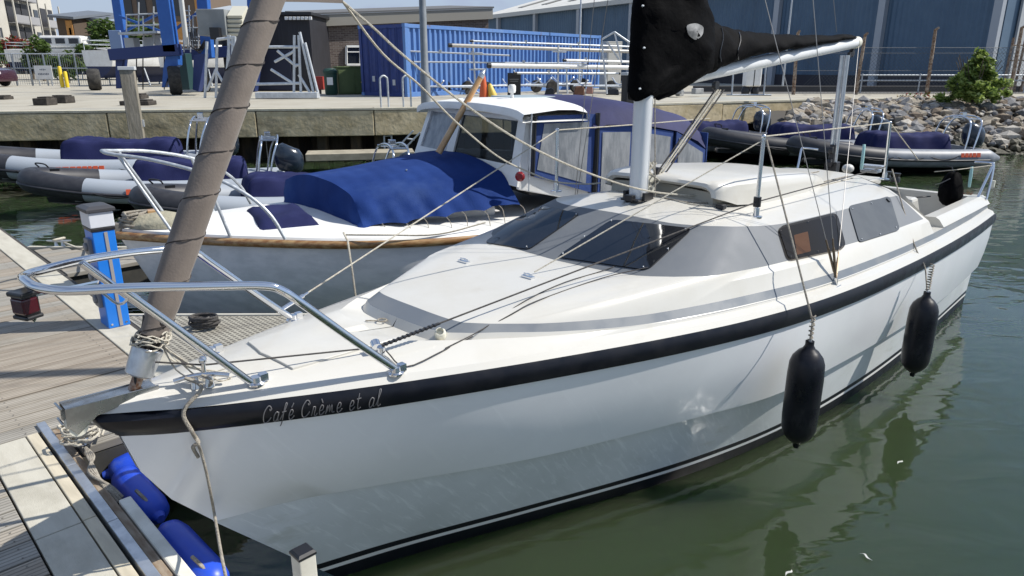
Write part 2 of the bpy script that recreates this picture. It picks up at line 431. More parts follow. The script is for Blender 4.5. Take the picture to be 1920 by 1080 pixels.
add_spots(CONC, (0.20, 0.185, 0.16), 0.5, 0.54, 0.70, 0.55)
add_spots(CONC, (0.30, 0.36, 0.38), 0.13, 0.56, 0.66, 0.45)
add_spots(BEAMC, (0.12, 0.105, 0.07), 1.6, 0.50, 0.68, 0.65, (1, 1, 2))
quay = MB()
for i in range(len(EDGE) - 1):
    a, b = EDGE[i], EDGE[i + 1]
    d = (b - a).normalized(); nrm = Vector((-d.y, d.x, 0))
    # sheet piles, set back under the beam
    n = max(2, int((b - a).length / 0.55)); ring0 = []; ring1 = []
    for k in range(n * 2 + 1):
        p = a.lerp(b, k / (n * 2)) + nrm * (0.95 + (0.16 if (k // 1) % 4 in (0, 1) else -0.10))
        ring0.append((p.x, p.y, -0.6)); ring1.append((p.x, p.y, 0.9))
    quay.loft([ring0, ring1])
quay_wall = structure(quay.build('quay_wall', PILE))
for i in range(1, len(EDGE) - 2):
    a, b = EDGE[i], EDGE[i + 1]
    L = (b - a).length; n = max(1, round(L / 3.4)); d = (b - a).normalized(); nrm = Vector((-d.y, d.x, 0))
    for k in range(n):
        p = a.lerp(b, k / n) + d * 0.012; q = a.lerp(b, (k + 1) / n) - d * 0.012
        dz = rnd.uniform(-0.012, 0.012); dn = rnd.uniform(0, 0.02)
        m = MB(); m.beam(p + nrm * (0.62 + dn) + Vector((0, 0, -0.325 - 0.006 + dz * 0)), q + nrm * (0.62 + dn) + Vector((0, 0, -0.325 - 0.006)), 1.24, 0.63)
        m.build('concrete_beam', BEAMC, quay_wall, bevel=0.02)
# light capping strip along the edge
mb = MB()
for i in range(1, len(EDGE) - 2):
    a, b = EDGE[i], EDGE[i + 1]; d = (b - a).normalized(); nrm = Vector((-d.y, d.x, 0))
    mb.beam(a + nrm * 0.2 + Vector((0, 0, 0.022)), b + nrm * 0.2 + Vector((0, 0, 0.022)), 0.40, 0.05)
mb.build('edge_strip', mat('quay_edge_concrete', (0.40, 0.37, 0.28), 0.9, col2=(0.48, 0.45, 0.36), nscale=3, bump=0.3), quay_wall)
# timber fender piles in front of the sheet piles
for px in (75, 140, 190, 330, 405, 592, 655, 700):
    p = atz(px, 285, 0.3)
    y = p.y
    e = None
    for i in range(len(EDGE) - 1):
        if EDGE[i].x <= p.x * 1.0 <= EDGE[i + 1].x:
            t = (p.x - EDGE[i].x) / (EDGE[i + 1].x - EDGE[i].x); e = EDGE[i].lerp(EDGE[i + 1], t)
    if e is None: continue
    x = e.x + 0.0
    mb = MB(); mb.box((x, e.y + 0.42, 0.05), (0.26, 0.26, 1.22)); mb.build('timber_pile', mat('pile_timber', (0.075, 0.048, 0.022), 0.85, col2=(0.035, 0.027, 0.016), nscale=5, stretch=(2, 2, 0.4)), quay_wall, bevel=0.015)
# low ledge at the foot of the wall
a = aty(575, 292, 16.9); b = aty(775, 285, 17.4)
mb = MB(); mb.beam((a.x, a.y, 0.36), (b.x, b.y, 0.36), 0.8, 0.16)
tag(mb.build('floating_walkway', mat('walkway_timber', (0.36, 0.32, 0.24), 0.85, col2=(0.26, 0.23, 0.17), nscale=4), bevel=0.01), 'low weathered wooden walkway floating at the foot of the quay wall behind the launch', 'walkway')

# ------------------------------------------------------------------ pontoon
def groove_mat(name, c1, c2, per, depth):
    m = mat(name, c1, 0.82, col2=c2, nscale=2.5, ndetail=8, lo=0.36, hi=0.66, stretch=(0.6, 7, 7), coords='Object')
    nt = m.node_tree; p = P_(m)
    tc = nt.nodes.new('ShaderNodeTexCoord'); wv = nt.nodes.new('ShaderNodeTexWave')
    wv.wave_type = 'BANDS'; wv.bands_direction = 'Y'; wv.inputs['Scale'].default_value = 0.31416 / per; wv.inputs['Distortion'].default_value = 0.15
    nt.links.new(tc.outputs['Object'], wv.inputs['Vector'])
    mr = nt.nodes.new('ShaderNodeMapRange'); mr.inputs['From Min'].default_value = 0.0; mr.inputs['From Max'].default_value = 0.35
    mr.inputs['To Min'].default_value = depth; mr.inputs['To Max'].default_value = 1.0
    nt.links.new(wv.outputs['Fac'], mr.inputs['Value'])
    src = p.inputs['Base Color'].links[0].from_socket
    mx = nt.nodes.new('ShaderNodeMix'); mx.data_type = 'RGBA'; mx.blend_type = 'MULTIPLY'; mx.inputs[0].default_value = 1.0
    nt.links.new(src, mx.inputs[6]); nt.links.new(mr.outputs['Result'], mx.inputs[7]); nt.links.new(mx.outputs[2], p.inputs['Base Color'])
    bp = nt.nodes.new('ShaderNodeBump'); bp.inputs['Strength'].default_value = 0.6; bp.inputs['Distance'].default_value = 0.004
    nt.links.new(mr.outputs['Result'], bp.inputs['Height']); nt.links.new(bp.outputs['Normal'], p.inputs['Normal'])
    return m
PLANKS = [groove_mat('grooved_plank_%s' % n, c1, c2, 0.0245, 0.55) for n, c1, c2 in (
    ('pale', (0.385, 0.35, 0.295), (0.26, 0.228, 0.182)), ('warm', (0.36, 0.315, 0.255), (0.245, 0.205, 0.16)), ('grey', (0.345, 0.325, 0.285), (0.24, 0.222, 0.19)))]
PLATE = mat('pale_grp_plate', (0.50, 0.475, 0.40), 0.75, col2=(0.42, 0.395, 0.325), nscale=3, ndetail=8, lo=0.38, hi=0.68, stretch=(5, 1, 1), bump=0.15, bscale=60)
PLATE2 = mat('cream_grp_strip', (0.56, 0.50, 0.38), 0.75, col2=(0.46, 0.41, 0.31), nscale=4, stretch=(5, 1, 1))
DARKU = mat('pontoon_underside', (0.03, 0.03, 0.028), 0.8, col2=(0.05, 0.048, 0.04), nscale=4)
for m_ in PLANKS: add_spots(m_, (0.13, 0.115, 0.09), 1.3, 0.52, 0.72, 0.45)
add_spots(PLATE, (0.26, 0.24, 0.19), 2.0, 0.54, 0.72, 0.5)
TOP = 0.5
def bxs(m, s0, s1, l0, l1, z0, z1, mi=0):
    return m.box(((s0 + s1) / 2, -(l0 + l1) / 2, (z0 + z1) / 2), (abs(s1 - s0), abs(l1 - l0), z1 - z0), mi=mi)
m = MB()
bxs(m, -3.0, 0.90, -9.6, -1.20, 0.06, TOP - 0.045)
bxs(m, -3.0, 0.10, -1.195, 3.2, 0.06, TOP - 0.045)
pont = m.build('pontoon', DARKU)
pont.location = BF.o; pont.rotation_euler = (0, 0, BF.a); structure(pont)
w_ = 0.147
l = -9.5; plank_mesh = {}
def plank(s0, s1, l0, l1, mt, z1=TOP, th=0.04):
    m = MB(); bxs(m, s0, s1, l0, l1, z1 - th, z1)
    # local origin at the plank so that grain differs
    return m.build('plank', mt, pont, bevel=0.004, fix=False)
while l < 3.0:
    mt = rnd.choice(PLANKS); dz = rnd.uniform(-0.0025, 0.0025)
    if l + w_ < -1.56:
        plank(-2.98, 0.70, l, l + w_ - 0.006, mt, TOP + dz)
    elif l + w_ < -1.40:
        plank(-2.98, -0.02, l, -1.565 if l < -1.6 else l + w_ - 0.006, mt, TOP + dz)
    else:
        plank(-2.98, -0.245, l, l + w_ - 0.006, mt, TOP + dz)
    l += w_
m = MB(); l = -9.5
while l < 2.9:
    for s_ in ((-.9, -.05, .62) if l + w_ < -1.56 else (-.9, -.30)):
        for f_ in (.035, .112): m.box((s_, -(l + f_), TOP + .0035), (.006, .006, .002))
    l += w_
stuff(m.build('screw_heads', mat('dull_screw', (.20, .185, .16), .6, .2), pont, fix=False))
l = -1.655
while l < -1.20:                             # narrow slats at the corner under the bow
    m = MB(); bxs(m, 0.12, 0.89, l, l + 0.066, TOP - 0.04, TOP + 0.004); m.build('slat', PLANKS[2], pont, bevel=0.004)
    l += 0.078
# pale strip along the edge, in lengths
l = -9.5
while l < -1.7:
    l1 = min(l + 2.35, -1.66)
    m = MB(); bxs(m, 0.708, 0.915, l + 0.004, l1 - 0.004, TOP - 0.035, TOP + 0.006); m.build('edge_board', PLATE, pont, bevel=0.006)
    l = l1
# pale plates and edge profile by the bow
for a_, b_ in ((-1.555, -0.52), (-0.514, 0.55), (0.556, 1.75), (1.756, 2.9)):
    m = MB(); bxs(m, -0.236, -0.062, a_, b_, TOP - 0.035, TOP + 0.003); m.build('deck_plate', PLATE, pont, bevel=0.004)
    m = MB(); bxs(m, -0.056, -0.004, a_, b_, TOP - 0.035, TOP + 0.008); m.build('deck_plate', PLATE2, pont, bevel=0.004)
for a_, b_ in ((-1.66, -1.05), (-1.045, -0.42), (-0.415, 0.35), (0.355, 1.2), (1.205, 2.9)):
    m = MB(); bxs(m, 0.012, 0.055, a_, b_, TOP - 0.06, TOP + 0.016); m.build('aluminium_rail', ALU, pont, bevel=0.004)
m = MB(); bxs(m, 0.062, 0.10, -1.60, 2.9, TOP - 0.10, TOP - 0.012); m.build('timber_waling', mat('brown_waling', (0.20, 0.14, 0.09), 0.8, col2=(0.30, 0.25, 0.19), nscale=8, stretch=(4, 1, 1)), pont, bevel=0.006)
m = MB(); bxs(m, 0.106, 0.160, -0.60, 2.9, TOP - 0.14, TOP - 0.006); m.build('rubbing_strake', mat('white_strake', (0.74, 0.72, 0.64), 0.6, col2=(0.6, 0.58, 0.5), nscale=6), pont, bevel=0.008)
m = MB(); bxs(m, 0.905, 0.95, -9.5, -1.2, TOP - 0.16, TOP - 0.008); m.build('timber_waling', mat('dark_waling', (0.05, 0.045, 0.04), 0.8), pont)
# corner gusset with moulded grating
def grating_mat():
    m = mat('grp_grating', (0.30, 0.285, 0.24), 0.8, col2=(0.24, 0.225, 0.19), nscale=6)
    nt = m.node_tree; p = P_(m)
    tc = nt.nodes.new('ShaderNodeTexCoord'); br = nt.nodes.new('ShaderNodeTexBrick')
    br.offset = 0.0; br.inputs['Scale'].default_value = 1.0; br.inputs['Brick Width'].default_value = 0.04; br.inputs['Row Height'].default_value = 0.04
    br.inputs['Mortar Size'].default_value = 0.0085; br.inputs['Color1'].default_value = (0.35, 0.35, 0.35, 1); br.inputs['Color2'].default_value = (0.42, 0.42, 0.42, 1); br.inputs['Mortar'].default_value = (1.15, 1.15, 1.15, 1)
    nt.links.new(tc.outputs['Object'], br.inputs['Vector'])
    src = p.inputs['Base Color'].links[0].from_socket
    mx = nt.nodes.new('ShaderNodeMix'); mx.data_type = 'RGBA'; mx.blend_type = 'MULTIPLY'; mx.inputs[0].default_value = 1.0
    nt.links.new(src, mx.inputs[6]); nt.links.new(br.outputs['Color'], mx.inputs[7]); nt.links.new(mx.outputs[2], p.inputs['Base Color'])
    bp = nt.nodes.new('ShaderNodeBump'); bp.inputs['Strength'].default_value = 0.8; bp.inputs['Distance'].default_value = 0.01
    nt.links.new(br.outputs['Fac'], bp.inputs['Height']); nt.links.new(bp.outputs['Normal'], p.inputs['Normal'])
    return m
GRATE = grating_mat()
m = MB(); m.prism([(0.955, 3.27, TOP - 0.05), (0.955, 1.22, TOP - 0.05), (2.50, 1.22, TOP - 0.05), (2.50, 1.76, TOP - 0.05)], (0, 0, 0.045))
m.build('gusset_grating', GRATE, pont)
m = MB(); m.beam((0.955, 3.285, TOP - 0.03), (2.52, 1.755, TOP - 0.03), 0.03, 0.075); m.build('gusset_rim', mat('pale_rim', (0.5, 0.48, 0.42), 0.6), pont)
m = MB(); m.prism([(0.96, 3.2, 0.05), (0.96, 1.25, 0.05), (2.4, 1.25, 0.05), (2.4, 1.8, 0.05)], (0, 0, 0.39)); m.build('gusset_float', DARKU, pont)
# the next finger, seen left of the pedestal
m = MB(); m.prism([(0.93, 6.38, TOP - 0.30), (0.93, 4.95, TOP - 0.30), (2.05, 4.95, TOP - 0.30), (2.05, 5.28, TOP - 0.30)], (0, 0, 0.25)); m.build('finger_float', DARKU, pont)
l = -6.20
while l < -5.0:
    smax = 0.96 + (l + 6.34) * 1.03
    m = MB(); bxs(m, 0.96, min(smax, 2.0), l, l + 0.135, TOP - 0.04, TOP); m.build('plank', PLANKS[0 if rnd.random() < .5 else 2], pont, bevel=0.004); l += 0.143
m = MB(); m.beam((0.95, 6.40, TOP - 0.02), (2.06, 5.26, TOP - 0.02), 0.05, 0.06); m.build('finger_rim', PLATE, pont, bevel=0.004)
# ------------------------------------------------------------------ the white yacht
from mathutils.bvhtree import BVHTree
yacht = thing('sailing_yacht', 'white trailer sailing yacht with black rubbing band, grey window band and black sail cover', 'sailing boat', BF.o, BF.a)
SB = [0, .157, .47, .94, 1.57, 2.36, 3.14, 3.93, 4.71, 5.5, 6.28, 7.07, 7.85]
BB = [.03, .135, .282, .470, .680, .905, 1.065, 1.140, 1.163, 1.164, 1.148, 1.115, 1.066]
def smooth_tab(xs, ys, n=8):
    c = catmull([(x, y, 0) for x, y in zip(xs, ys)], n)
    return [p.x for p in c], [p.y for p in c]
SBd, BBd = smooth_tab(SB, BB)
def bf(s): return interp(s, SBd, BBd)
def quad3(z, f): return z[0] * (1 - f) * (1 - 2 * f) + z[1] * 4 * f * (1 - f) + z[2] * f * (2 * f - 1)
def zsf(s): return quad3((1.206, 1.052, .97), s / 7.85)
KS, KL = smooth_tab([.30, .62, .96, 1.52, 1.94, 2.72, 3.35, 4.35, 5.2, 6.02, 6.9, 7.84], [.012, .110, .258, .490, .630, .865, 1.015, 1.080, 1.098, 1.098, 1.065, 1.010])
KZS, KZ = smooth_tab([.30, .96, 1.52, 1.94, 2.72, 3.35, 4.35, 5.2, 6.02, 6.9, 7.84], [.60, .58, .55, .53, .51, .488, .458, .432, .412, .402, .400])
WS, WL_ = smooth_tab([.84, 1.3, 1.92, 2.9, 3.88, 4.86, 5.84, 6.82, 7.80], [.012, .160, .387, .725, .920, 1.004, 1.014, .980, .952])
def zkf(s): return interp(s, KZS, KZ)
NST = 72
def lineset():
    """rows of port points (s,l,z) from the sheer down, one list per station"""
    rows = []
    for i in range(NST + 1):
        t = i / NST; t = t ** 1.25
        s0 = 7.85 * t; b0 = bf(s0); z0 = zsf(s0); nose = .055 * max(0, 1 - t * 12) ** 2
        sk = .30 + (7.84 - .30) * t; k = interp(sk, KS, KL); zk = zkf(sk)
        sw = .84 + (7.80 - .84) * t; w = interp(sw, WS, WL_)
        so = min(1, t * 14 + .25)
        e = .016 * so
        r = [(s0 - nose, b0 * (1 - .5 * (nose > .03)), z0), (s0 - nose * .8, b0 + e * .8, z0 - .022), (s0 - nose * .5, b0 + e, z0 - .055), (s0 + .02 * (1 - t), b0 + e * .5, z0 - .098), (s0 + .02 * (1 - t), b0 - e * .4, z0 - .102)]
        a = r[-1]
        for q, bul in ((.33, .012), (.66, .012), (1, 0)):       # topsides to the knuckle
            # the stem curves forward of a straight line
            st = -.055 * 4 * q * (1 - q) * (1 - t) ** 6
            r.append((a[0] + (sk - a[0]) * q + st, a[1] + (k - a[1]) * q + bul * so, a[2] + (zk - a[2]) * q))
        stp = .042 * min(1, t * 6)
        r.append((sk + .002, max(.004, k - stp), zk - .008))       # the upper hull overhangs the lower one
        a = r[-1]
        for z in (.140, .104, .080, .0, -.28):
            q = (zk - .01 - z) / (zk - .01)
            r.append((a[0] + (sw - a[0]) * q, a[1] + (w - a[1]) * q, z))
        rows.append(r)
    return rows
ROWS = lineset()
def hull_strip(mb, j0, j1, mi=0):
    for sg in (1, -1):
        rings = [[(r[j][0], -sg * max(.004, r[j][1]), r[j][2]) for j in range(j0, j1 + 1)] for r in ROWS]
        mb.loft(rings, mi=mi)
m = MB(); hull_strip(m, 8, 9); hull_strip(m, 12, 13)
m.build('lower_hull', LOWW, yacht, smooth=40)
m = MB(); hull_strip(m, 4, 8)
# transom
tr = [(r_[0], -r_[1], r_[2]) for r_ in ROWS[-1]]
m.add(tr + [(x, -y, z) for x, y, z in reversed(tr)], [tuple(range(2 * len(tr)))])
st = [(r_[0], 0) for r_ in ROWS[0]]
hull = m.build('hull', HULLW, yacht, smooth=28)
m = MB(); hull_strip(m, 0, 4)
for sg in (1,):
    a = [(r_[0], -r_[1], r_[2]) for r_ in ROWS[0][:5]]
    m.loft([a, [(x - .012, 0, z) for x, y, z in a], [(x, -y, z) for x, y, z in a]])
m.build('rubbing_band', BLACKP, yacht, smooth=50)
m = MB(); hull_strip(m, 9, 10); hull_strip(m, 11, 12)
m.build('boot_stripe', BLACKP, yacht, smooth=40)
m = MB(); hull_strip(m, 10, 11)
m.build('boot_line', WHITEP, yacht, smooth=40)

# ---- deck rings: port half, centre front -> corner -> aft end
def mk_ring(front, side, nf=9, ns=46):
    f = resample(catmull(front, 6), nf)
    c = catmull(side, 6)
    # resample the side by s so that rings line up
    s0, s1 = c[0].x, c[-1].x; out = []
    for k in range(1, ns):
        s = s0 + (s1 - s0) * k / (ns - 1)
        out.append(Vector((s, interp(s, [p.x for p in c], [p.y for p in c]), interp(s, [p.x for p in c], [p.z for p in c]))))
    return f + out
SE = 5.78
def sheer_ring(off, dz, s_off=0.0):
    fr = [(s_off - .055, 0, zsf(0) + dz)] + [(s_off + s, max(0.0, bf(s) - off * min(1, .25 + s * 3)), zsf(s) + dz) for s in (.05, .2, .4, .6, .8, 1.0)]
    sd = [(s, bf(s) - off, zsf(s) + dz) for s in (1.0, 1.4, 1.8, 2.3, 2.8, 3.4, 4.0, 4.6, 5.2, SE)]
    return mk_ring(fr, sd)
R0 = sheer_ring(0, 0); R1 = sheer_ring(.020, .026, .012); R2 = sheer_ring(.065, .042, .04)
R3 = mk_ring([(1.275, 0, 1.238), (1.275, .12, 1.239), (1.285, .24, 1.240), (1.32, .325, 1.238)],
             [(1.32, .325, 1.238), (1.40, .39, 1.231), (1.522, .461, 1.222), (1.724, .585, 1.204), (2.0, .715, 1.184), (2.3, .815, 1.167), (2.867, .945, 1.146), (3.72, 1.06, 1.115), (4.8, 1.095, 1.083), (SE, 1.09, 1.058)])
R4 = mk_ring([(1.365, 0, 1.276), (1.365, .13, 1.276), (1.375, .25, 1.273), (1.40, .33, 1.267)],
             [(1.40, .33, 1.267), (1.46, .385, 1.261), (1.541, .438, 1.253), (1.734, .562, 1.238), (2.02, .693, 1.221), (2.306, .79, 1.206), (2.89, .918, 1.185), (3.76, 1.038, 1.156), (4.88, 1.075, 1.122), (SE, 1.07, 1.098)])
R5 = mk_ring([(1.95, 0, 1.315), (1.93, .2, 1.314), (1.88, .42, 1.312), (1.86, .535, 1.308)],
             [(1.86, .535, 1.308), (2.0, .635, 1.303), (2.34, .765, 1.291), (2.684, .845, 1.279), (3.314, .945, 1.257), (4.242, 1.010, 1.228), (5.3, 1.025, 1.200), (SE, 1.02, 1.189)])
R6 = mk_ring([(2.41, 0, 1.305), (2.42, .3, 1.309), (2.44, .5, 1.316), (2.48, .61, 1.322)],
             [(2.48, .61, 1.322), (2.56, .715, 1.325), (2.651, .79, 1.325), (2.74, .832, 1.319), (3.0, .872, 1.305), (3.4, .912, 1.284), (4.37, .978, 1.252), (4.98, .995, 1.235), (5.4, .995, 1.223), (SE - .05, .99, 1.21)])
R7 = mk_ring([(2.94, 0, 1.515), (2.94, .25, 1.512), (2.95, .42, 1.509), (3.0, .53, 1.507)],
             [(3.0, .53, 1.507), (3.06, .595, 1.503), (3.15, .655, 1.497), (3.245, .70, 1.488), (3.67, .76, 1.450), (4.48, .80, 1.428), (5.2, .80, 1.412), (SE - .1, .79, 1.382)])
R8 = mk_ring([(3.05, 0, 1.540), (3.05, .22, 1.538), (3.06, .36, 1.534), (3.10, .46, 1.530)],
             [(3.10, .46, 1.530), (3.16, .51, 1.527), (3.3, .58, 1.515), (3.7, .66, 1.478), (4.48, .70, 1.455), (5.2, .70, 1.440), (SE - .02, .69, 1.412)])
R9 = mk_ring([(3.3, 0, 1.585), (3.3, .12, 1.583), (3.3, .2, 1.579), (3.32, .26, 1.575)],
             [(3.32, .26, 1.575), (3.4, .28, 1.570), (3.7, .30, 1.555), (4.48, .30, 1.525), (5.2, .30, 1.500), (SE + .2, .30, 1.475)])
R10 = [Vector((p.x + (.05 if i < 9 else 0), 0, p.z + .012)) for i, p in enumerate(R9)]
def mix_ring(a, b, t, dz=0.0, front_only=True):
    out = []
    for i, (p, q) in enumerate(zip(a, b)):
        v = p.lerp(q, t); k = 1.0 if i < 9 else max(0, 1 - (i - 9) / 12)
        v.z += dz * (k if front_only else 1); out.append(v)
    return out
M1 = mix_ring(R2, R3, .33, .006); M2 = mix_ring(R2, R3, .68, .008)
R3l = [Vector((p.x - (.030 if i < 9 else .0), p.y + (.012 if i > 8 and i < 14 else 0), p.z - (.034 if i < 9 else max(0, .034 - (i - 9) * .004)))) for i, p in enumerate(R3)]
R3l = [Vector((p.x, p.y + .004, p.z - .004)) for p in R3l]
def two_sides(mb, rings, mi=0):
    for sg in (1, -1):
        mb.loft([[(p.x, -sg * p.y, p.z) for p in r_] for r_ in rings], mi=mi)
deck = MB(); two_sides(deck, [R0, R1, R2, M1, M2, R3l, R3]); two_sides(deck, [R4, R5, R6]); two_sides(deck, [R7, R8, R9, R10])
deck_o = deck.build('deck', GEL, yacht, smooth=24)
band = MB(); two_sides(band, [R3, R4]); band.build('deck_stripe', GREYP, yacht, smooth=30)
panel = MB(); two_sides(panel, [R6, R7]); panel_o = panel.build('cabin_panel', PANELG, yacht, smooth=30)
BVH = BVHTree.FromPolygons([tuple(v) for mb_ in (deck, band, panel) for v in mb_.v],
                           [tuple(i + off for i in f) for mb_, off in ((deck, 0), (band, len(deck.v)), (panel, len(deck.v) + len(band.v))) for f in mb_.f])
HM = MB(); hull_strip(HM, 0, 13)
BVHH = BVHTree.FromPolygons([tuple(v) for v in HM.v], HM.f)
def yray(px, py):
    d = ray(px, py); o = Vector((0, 0, CAM_H)) - BF.o
    return Vector((o.dot(BF.ax), -o.dot(BF.lt), CAM_H)), Vector((d.dot(BF.ax), -d.dot(BF.lt), d.z))
def hit(px, py, off=0.0, tree=None):
    o, d = yray(px, py)
    p, n, i, dist = (tree or BVH).ray_cast(o, d)
    if p is None:
        return Vector(BF.loc(BF.b(px, py, z=1.3))), Vector((0, 0, 1))
    if n.dot(d) > 0: n = -n
    return p + n * off, n
def yb(px, py, **k): return BF.loc(BF.b(px, py, **k))

# ---- aft: side decks, coaming, cockpit, cabin back
aft = MB()
SA = [SE, 5.95, 6.1, 6.5, 7.0, 7.4, 7.8]
for sg in (1, -1):
    rings = []
    for s in SA:
        z = zsf(s); b_ = bf(s)
        rings.append([(s, -sg * l, zz) for l, zz in ((b_, z), (b_ - .020, z + .026), (b_ - .065, z + .042), (min(b_ - .07, 1.09 - (s - SE) * .030), z + .052))])
    aft.loft(rings)
aft_rings = []
for sg in (1, -1):
    rings = []
    for s in SA[2:]:
        z = zsf(s); l0 = 1.065 - (s - SE) * .026
        rings.append([(s, -sg * l, zz) for l, zz in ((l0, z + .095), (l0 - .045, z + .155), (l0 - .075, z + .172), (l0 - .165, z + .168), (l0 - .19, z + .15), (l0 - .205, .90), (.47, .885), (.455, .62), (0, .61))])
    aft.loft(rings)
    aft.loft([[Vector(p) for p in rings[0][:5]], [Vector((6.1, p[1], 1.02)) for p in rings[0][:5]]])
    # low step between cabin and coaming
    aft.loft([[(SE, -sg * 1.07, 1.098), (SE, -sg * .95, 1.095), (SE, -sg * .84, 1.09)], [(6.1, -sg * 1.056, 1.088), (6.1, -sg * .95, 1.09), (6.1, -sg * .84, 1.085)]])
    aft.loft([[(SE, -sg * .84, 1.09), (6.1, -sg * .84, 1.085)], [(SE, -sg * .84, .8), (6.1, -sg * .84, .8)]])
# transom top
zt = zsf(7.8) + .15
aft.box((7.745, 0, zt - .24), (.10, 1.86, .50)); aft.box((7.70, 0, .70), (.05, 1.9, .35))
# cabin back wall
back = [(p.x, -p.y, p.z) for p in (R5[-1], R6[-1], R7[-1], R8[-1], R9[-1], R10[-1])]
poly = [(5.80 + (0.18 if abs(y) < .6 else 0), y, z) for x, y, z in back] + [(5.80 + (0.18 if abs(y) < .6 else 0), -y, z) for x, y, z in reversed(back)] 
aft.add(poly + [(5.86, .9, .62), (5.86, -.9, .62)], [tuple(range(len(poly))) + (len(poly), len(poly) + 1)])
aft.build('cockpit', GEL, yacht, smooth=24)
stripe = MB()
for sg in (1, -1):
    rings = []
    for s in SA:
        z = zsf(s); l3 = min(bf(s) - .07, 1.09 - (s - SE) * .030); l4 = 1.07 - (s - SE) * .026
        rings.append([(s, -sg * l3, z + .052), (s, -sg * min(l4, l3 - .012), z + .096)])
    stripe.loft(rings)
stripe.build('deck_stripe', GREYP, yacht, smooth=30)
# side end of the cabin (between crease and panel)
m = MB()
for sg in (1, -1):
    a = [R4[-1], R5[-1], R6[-1], R7[-1]]
    m.add([(p.x, -sg * p.y, p.z) for p in a] + [(SE + .02, -sg * .80, 1.09)], [(0, 1, 2, 3, 4)])
m.build('cabin_end', GEL, yacht)
m = MB(); m.box((5.99, 0, 1.10), (.02, .62, .62)); m.build('companionway_door', mat('smoked_door', (.02, .02, .022), .2), yacht)
m = MB()
m.prism([(6.62, -.28, .62), (6.98, -.28, .62), (7.02, -.28, 1.02), (6.86, -.28, 1.20), (6.70, -.28, 1.20)], (0, -.34, 0))
ped = m.build('helm_console', GEL, yacht, bevel=.03)
m = MB(); m.lathe([(.0, 0), (.045, 0), (.045, .004), (0, .004)], 14, o=(6.93, -.624, 1.0), axis=(0, -1, 0)); m.build('round_emblem', mat('blue_emblem', (.25, .42, .55), .4), ped)
m = MB()
pts = [Vector((6.75 + .0, -.16 + .17 * math.cos(2 * math.pi * k / 24), 1.16 + .17 * math.sin(2 * math.pi * k / 24))) for k in range(24)]
m.tube(pts, .012, 6, closed=True)
for k in range(3):
    a = 2 * math.pi * k / 3; m.tube([(6.75, -.16, 1.16), (6.75, -.16 + .17 * math.cos(a), 1.16 + .17 * math.sin(a))], .007, 5)
m.build('steering_wheel', STEEL, yacht, smooth=60)

# ---- windows
def rounded_px(corners, r, n=5):
    """pixel polygon with rounded corners; corners clockwise"""
    out = []
    N = len(corners)
    for i in range(N):
        a = Vector((*corners[i - 1], 0)); b = Vector((*corners[i], 0)); c = Vector((*corners[(i + 1) % N], 0))
        ra = min(r, (a - b).length * .45); rc = min(r, (c - b).length * .45)
        p = b + (a - b).normalized() * ra; q = b + (c - b).normalized() * rc
        for k in range(n + 1):
            t = k / n; out.append(p * (1 - t) ** 2 + b * 2 * t * (1 - t) + q * t * t)
        e = c + (b - c).normalized() * min(r, (b - c).length * .45)
        for t in (.2, .4, .6, .8): out.append(q.lerp(e, t))
    return out
def surf_patch(name, corners, r, off, mt, th=.005, mirror=(1,), tree=None, parent=yacht, shrink=(.0, .35, .7, 1)):
    px = rounded_px(corners, r); cx = sum((p for p in px), Vector()) / len(px)
    rings = []
    for k in shrink[1:]:
        rings.append([hit(*(cx.lerp(p, k)).xy, off, tree)[0] for p in px])
    nrm = [hit(*p.xy, off, tree)[1] for p in px]
    rings.append([p - n * (off + .002) for p, n in zip(rings[-1], nrm)])
    c0 = hit(*cx.xy, off, tree)[0]
    objs = []
    for sg in mirror:
        m = MB()
        rr = [[(p.x, p.y * sg, p.z) for p in r_] for r_ in rings]
        m.loft(rr, closed_ring=True)
        n = len(rr[0]); i0 = len(m.v); m.v.append(Vector((c0.x, c0.y * sg, c0.z)))
        for k in range(n): m.f.append((i0, k, (k + 1) % n)); m.m.append(0)
        objs.append(m.build(name, mt, parent, smooth=40))
    return objs
def screws(parent, pts, mirror=1):
    m = MB()
    for q in pts:
        p, n = hit(*q, .0105)
        m.sphere((p.x, p.y * mirror, p.z), .0055, 6, 4)
    m.build('screw_heads', ALU, parent, smooth=60)
w1 = surf_patch('window', [(1147, 413), (1299, 430), (1214, 508), (1044, 483)], 13, .008, GLASS)[0]
screws(w1, [(1146, 416), (1285, 432), (1206, 503), (1056, 478), (1096, 446), (1252, 469)])
w2 = surf_patch('window', [(1009, 386), (1088, 402), (992, 469), (908, 456)], 9, .008, GLASS)[0]
screws(w2, [(1081, 404), (988, 465)])
# first side window: smoked pane over a dark liner, with a wooden locker front close behind it
SMOKE = bpy.data.materials.new('smoked_pane'); SMOKE.use_nodes = True
nt_ = SMOKE.node_tree; pr_ = P_(SMOKE); pr_.inputs['Base Color'].default_value = (.01, .012, .015, 1); pr_.inputs['Roughness'].default_value = .05
tr_ = nt_.nodes.new('ShaderNodeBsdfTransparent'); tr_.inputs['Color'].default_value = (.62, .58, .54, 1)
mx_ = nt_.nodes.new('ShaderNodeMixShader'); mx_.inputs[0].default_value = .42
nt_.links.new(tr_.outputs[0], mx_.inputs[1]); nt_.links.new(pr_.outputs[0], mx_.inputs[2]); nt_.links.new(mx_.outputs[0], nt_.nodes['Material Output'].inputs['Surface'])
q1 = [(1456, 427), (1566, 400), (1584, 468), (1476, 491)]
w3 = surf_patch('window', q1, 13, .016, SMOKE)[0]
lin = surf_patch('window_liner', [(1459, 429), (1564, 403), (1580, 466), (1479, 488)], 10, .004, mat('dark_liner', (.012, .010, .009), .7), parent=w3)
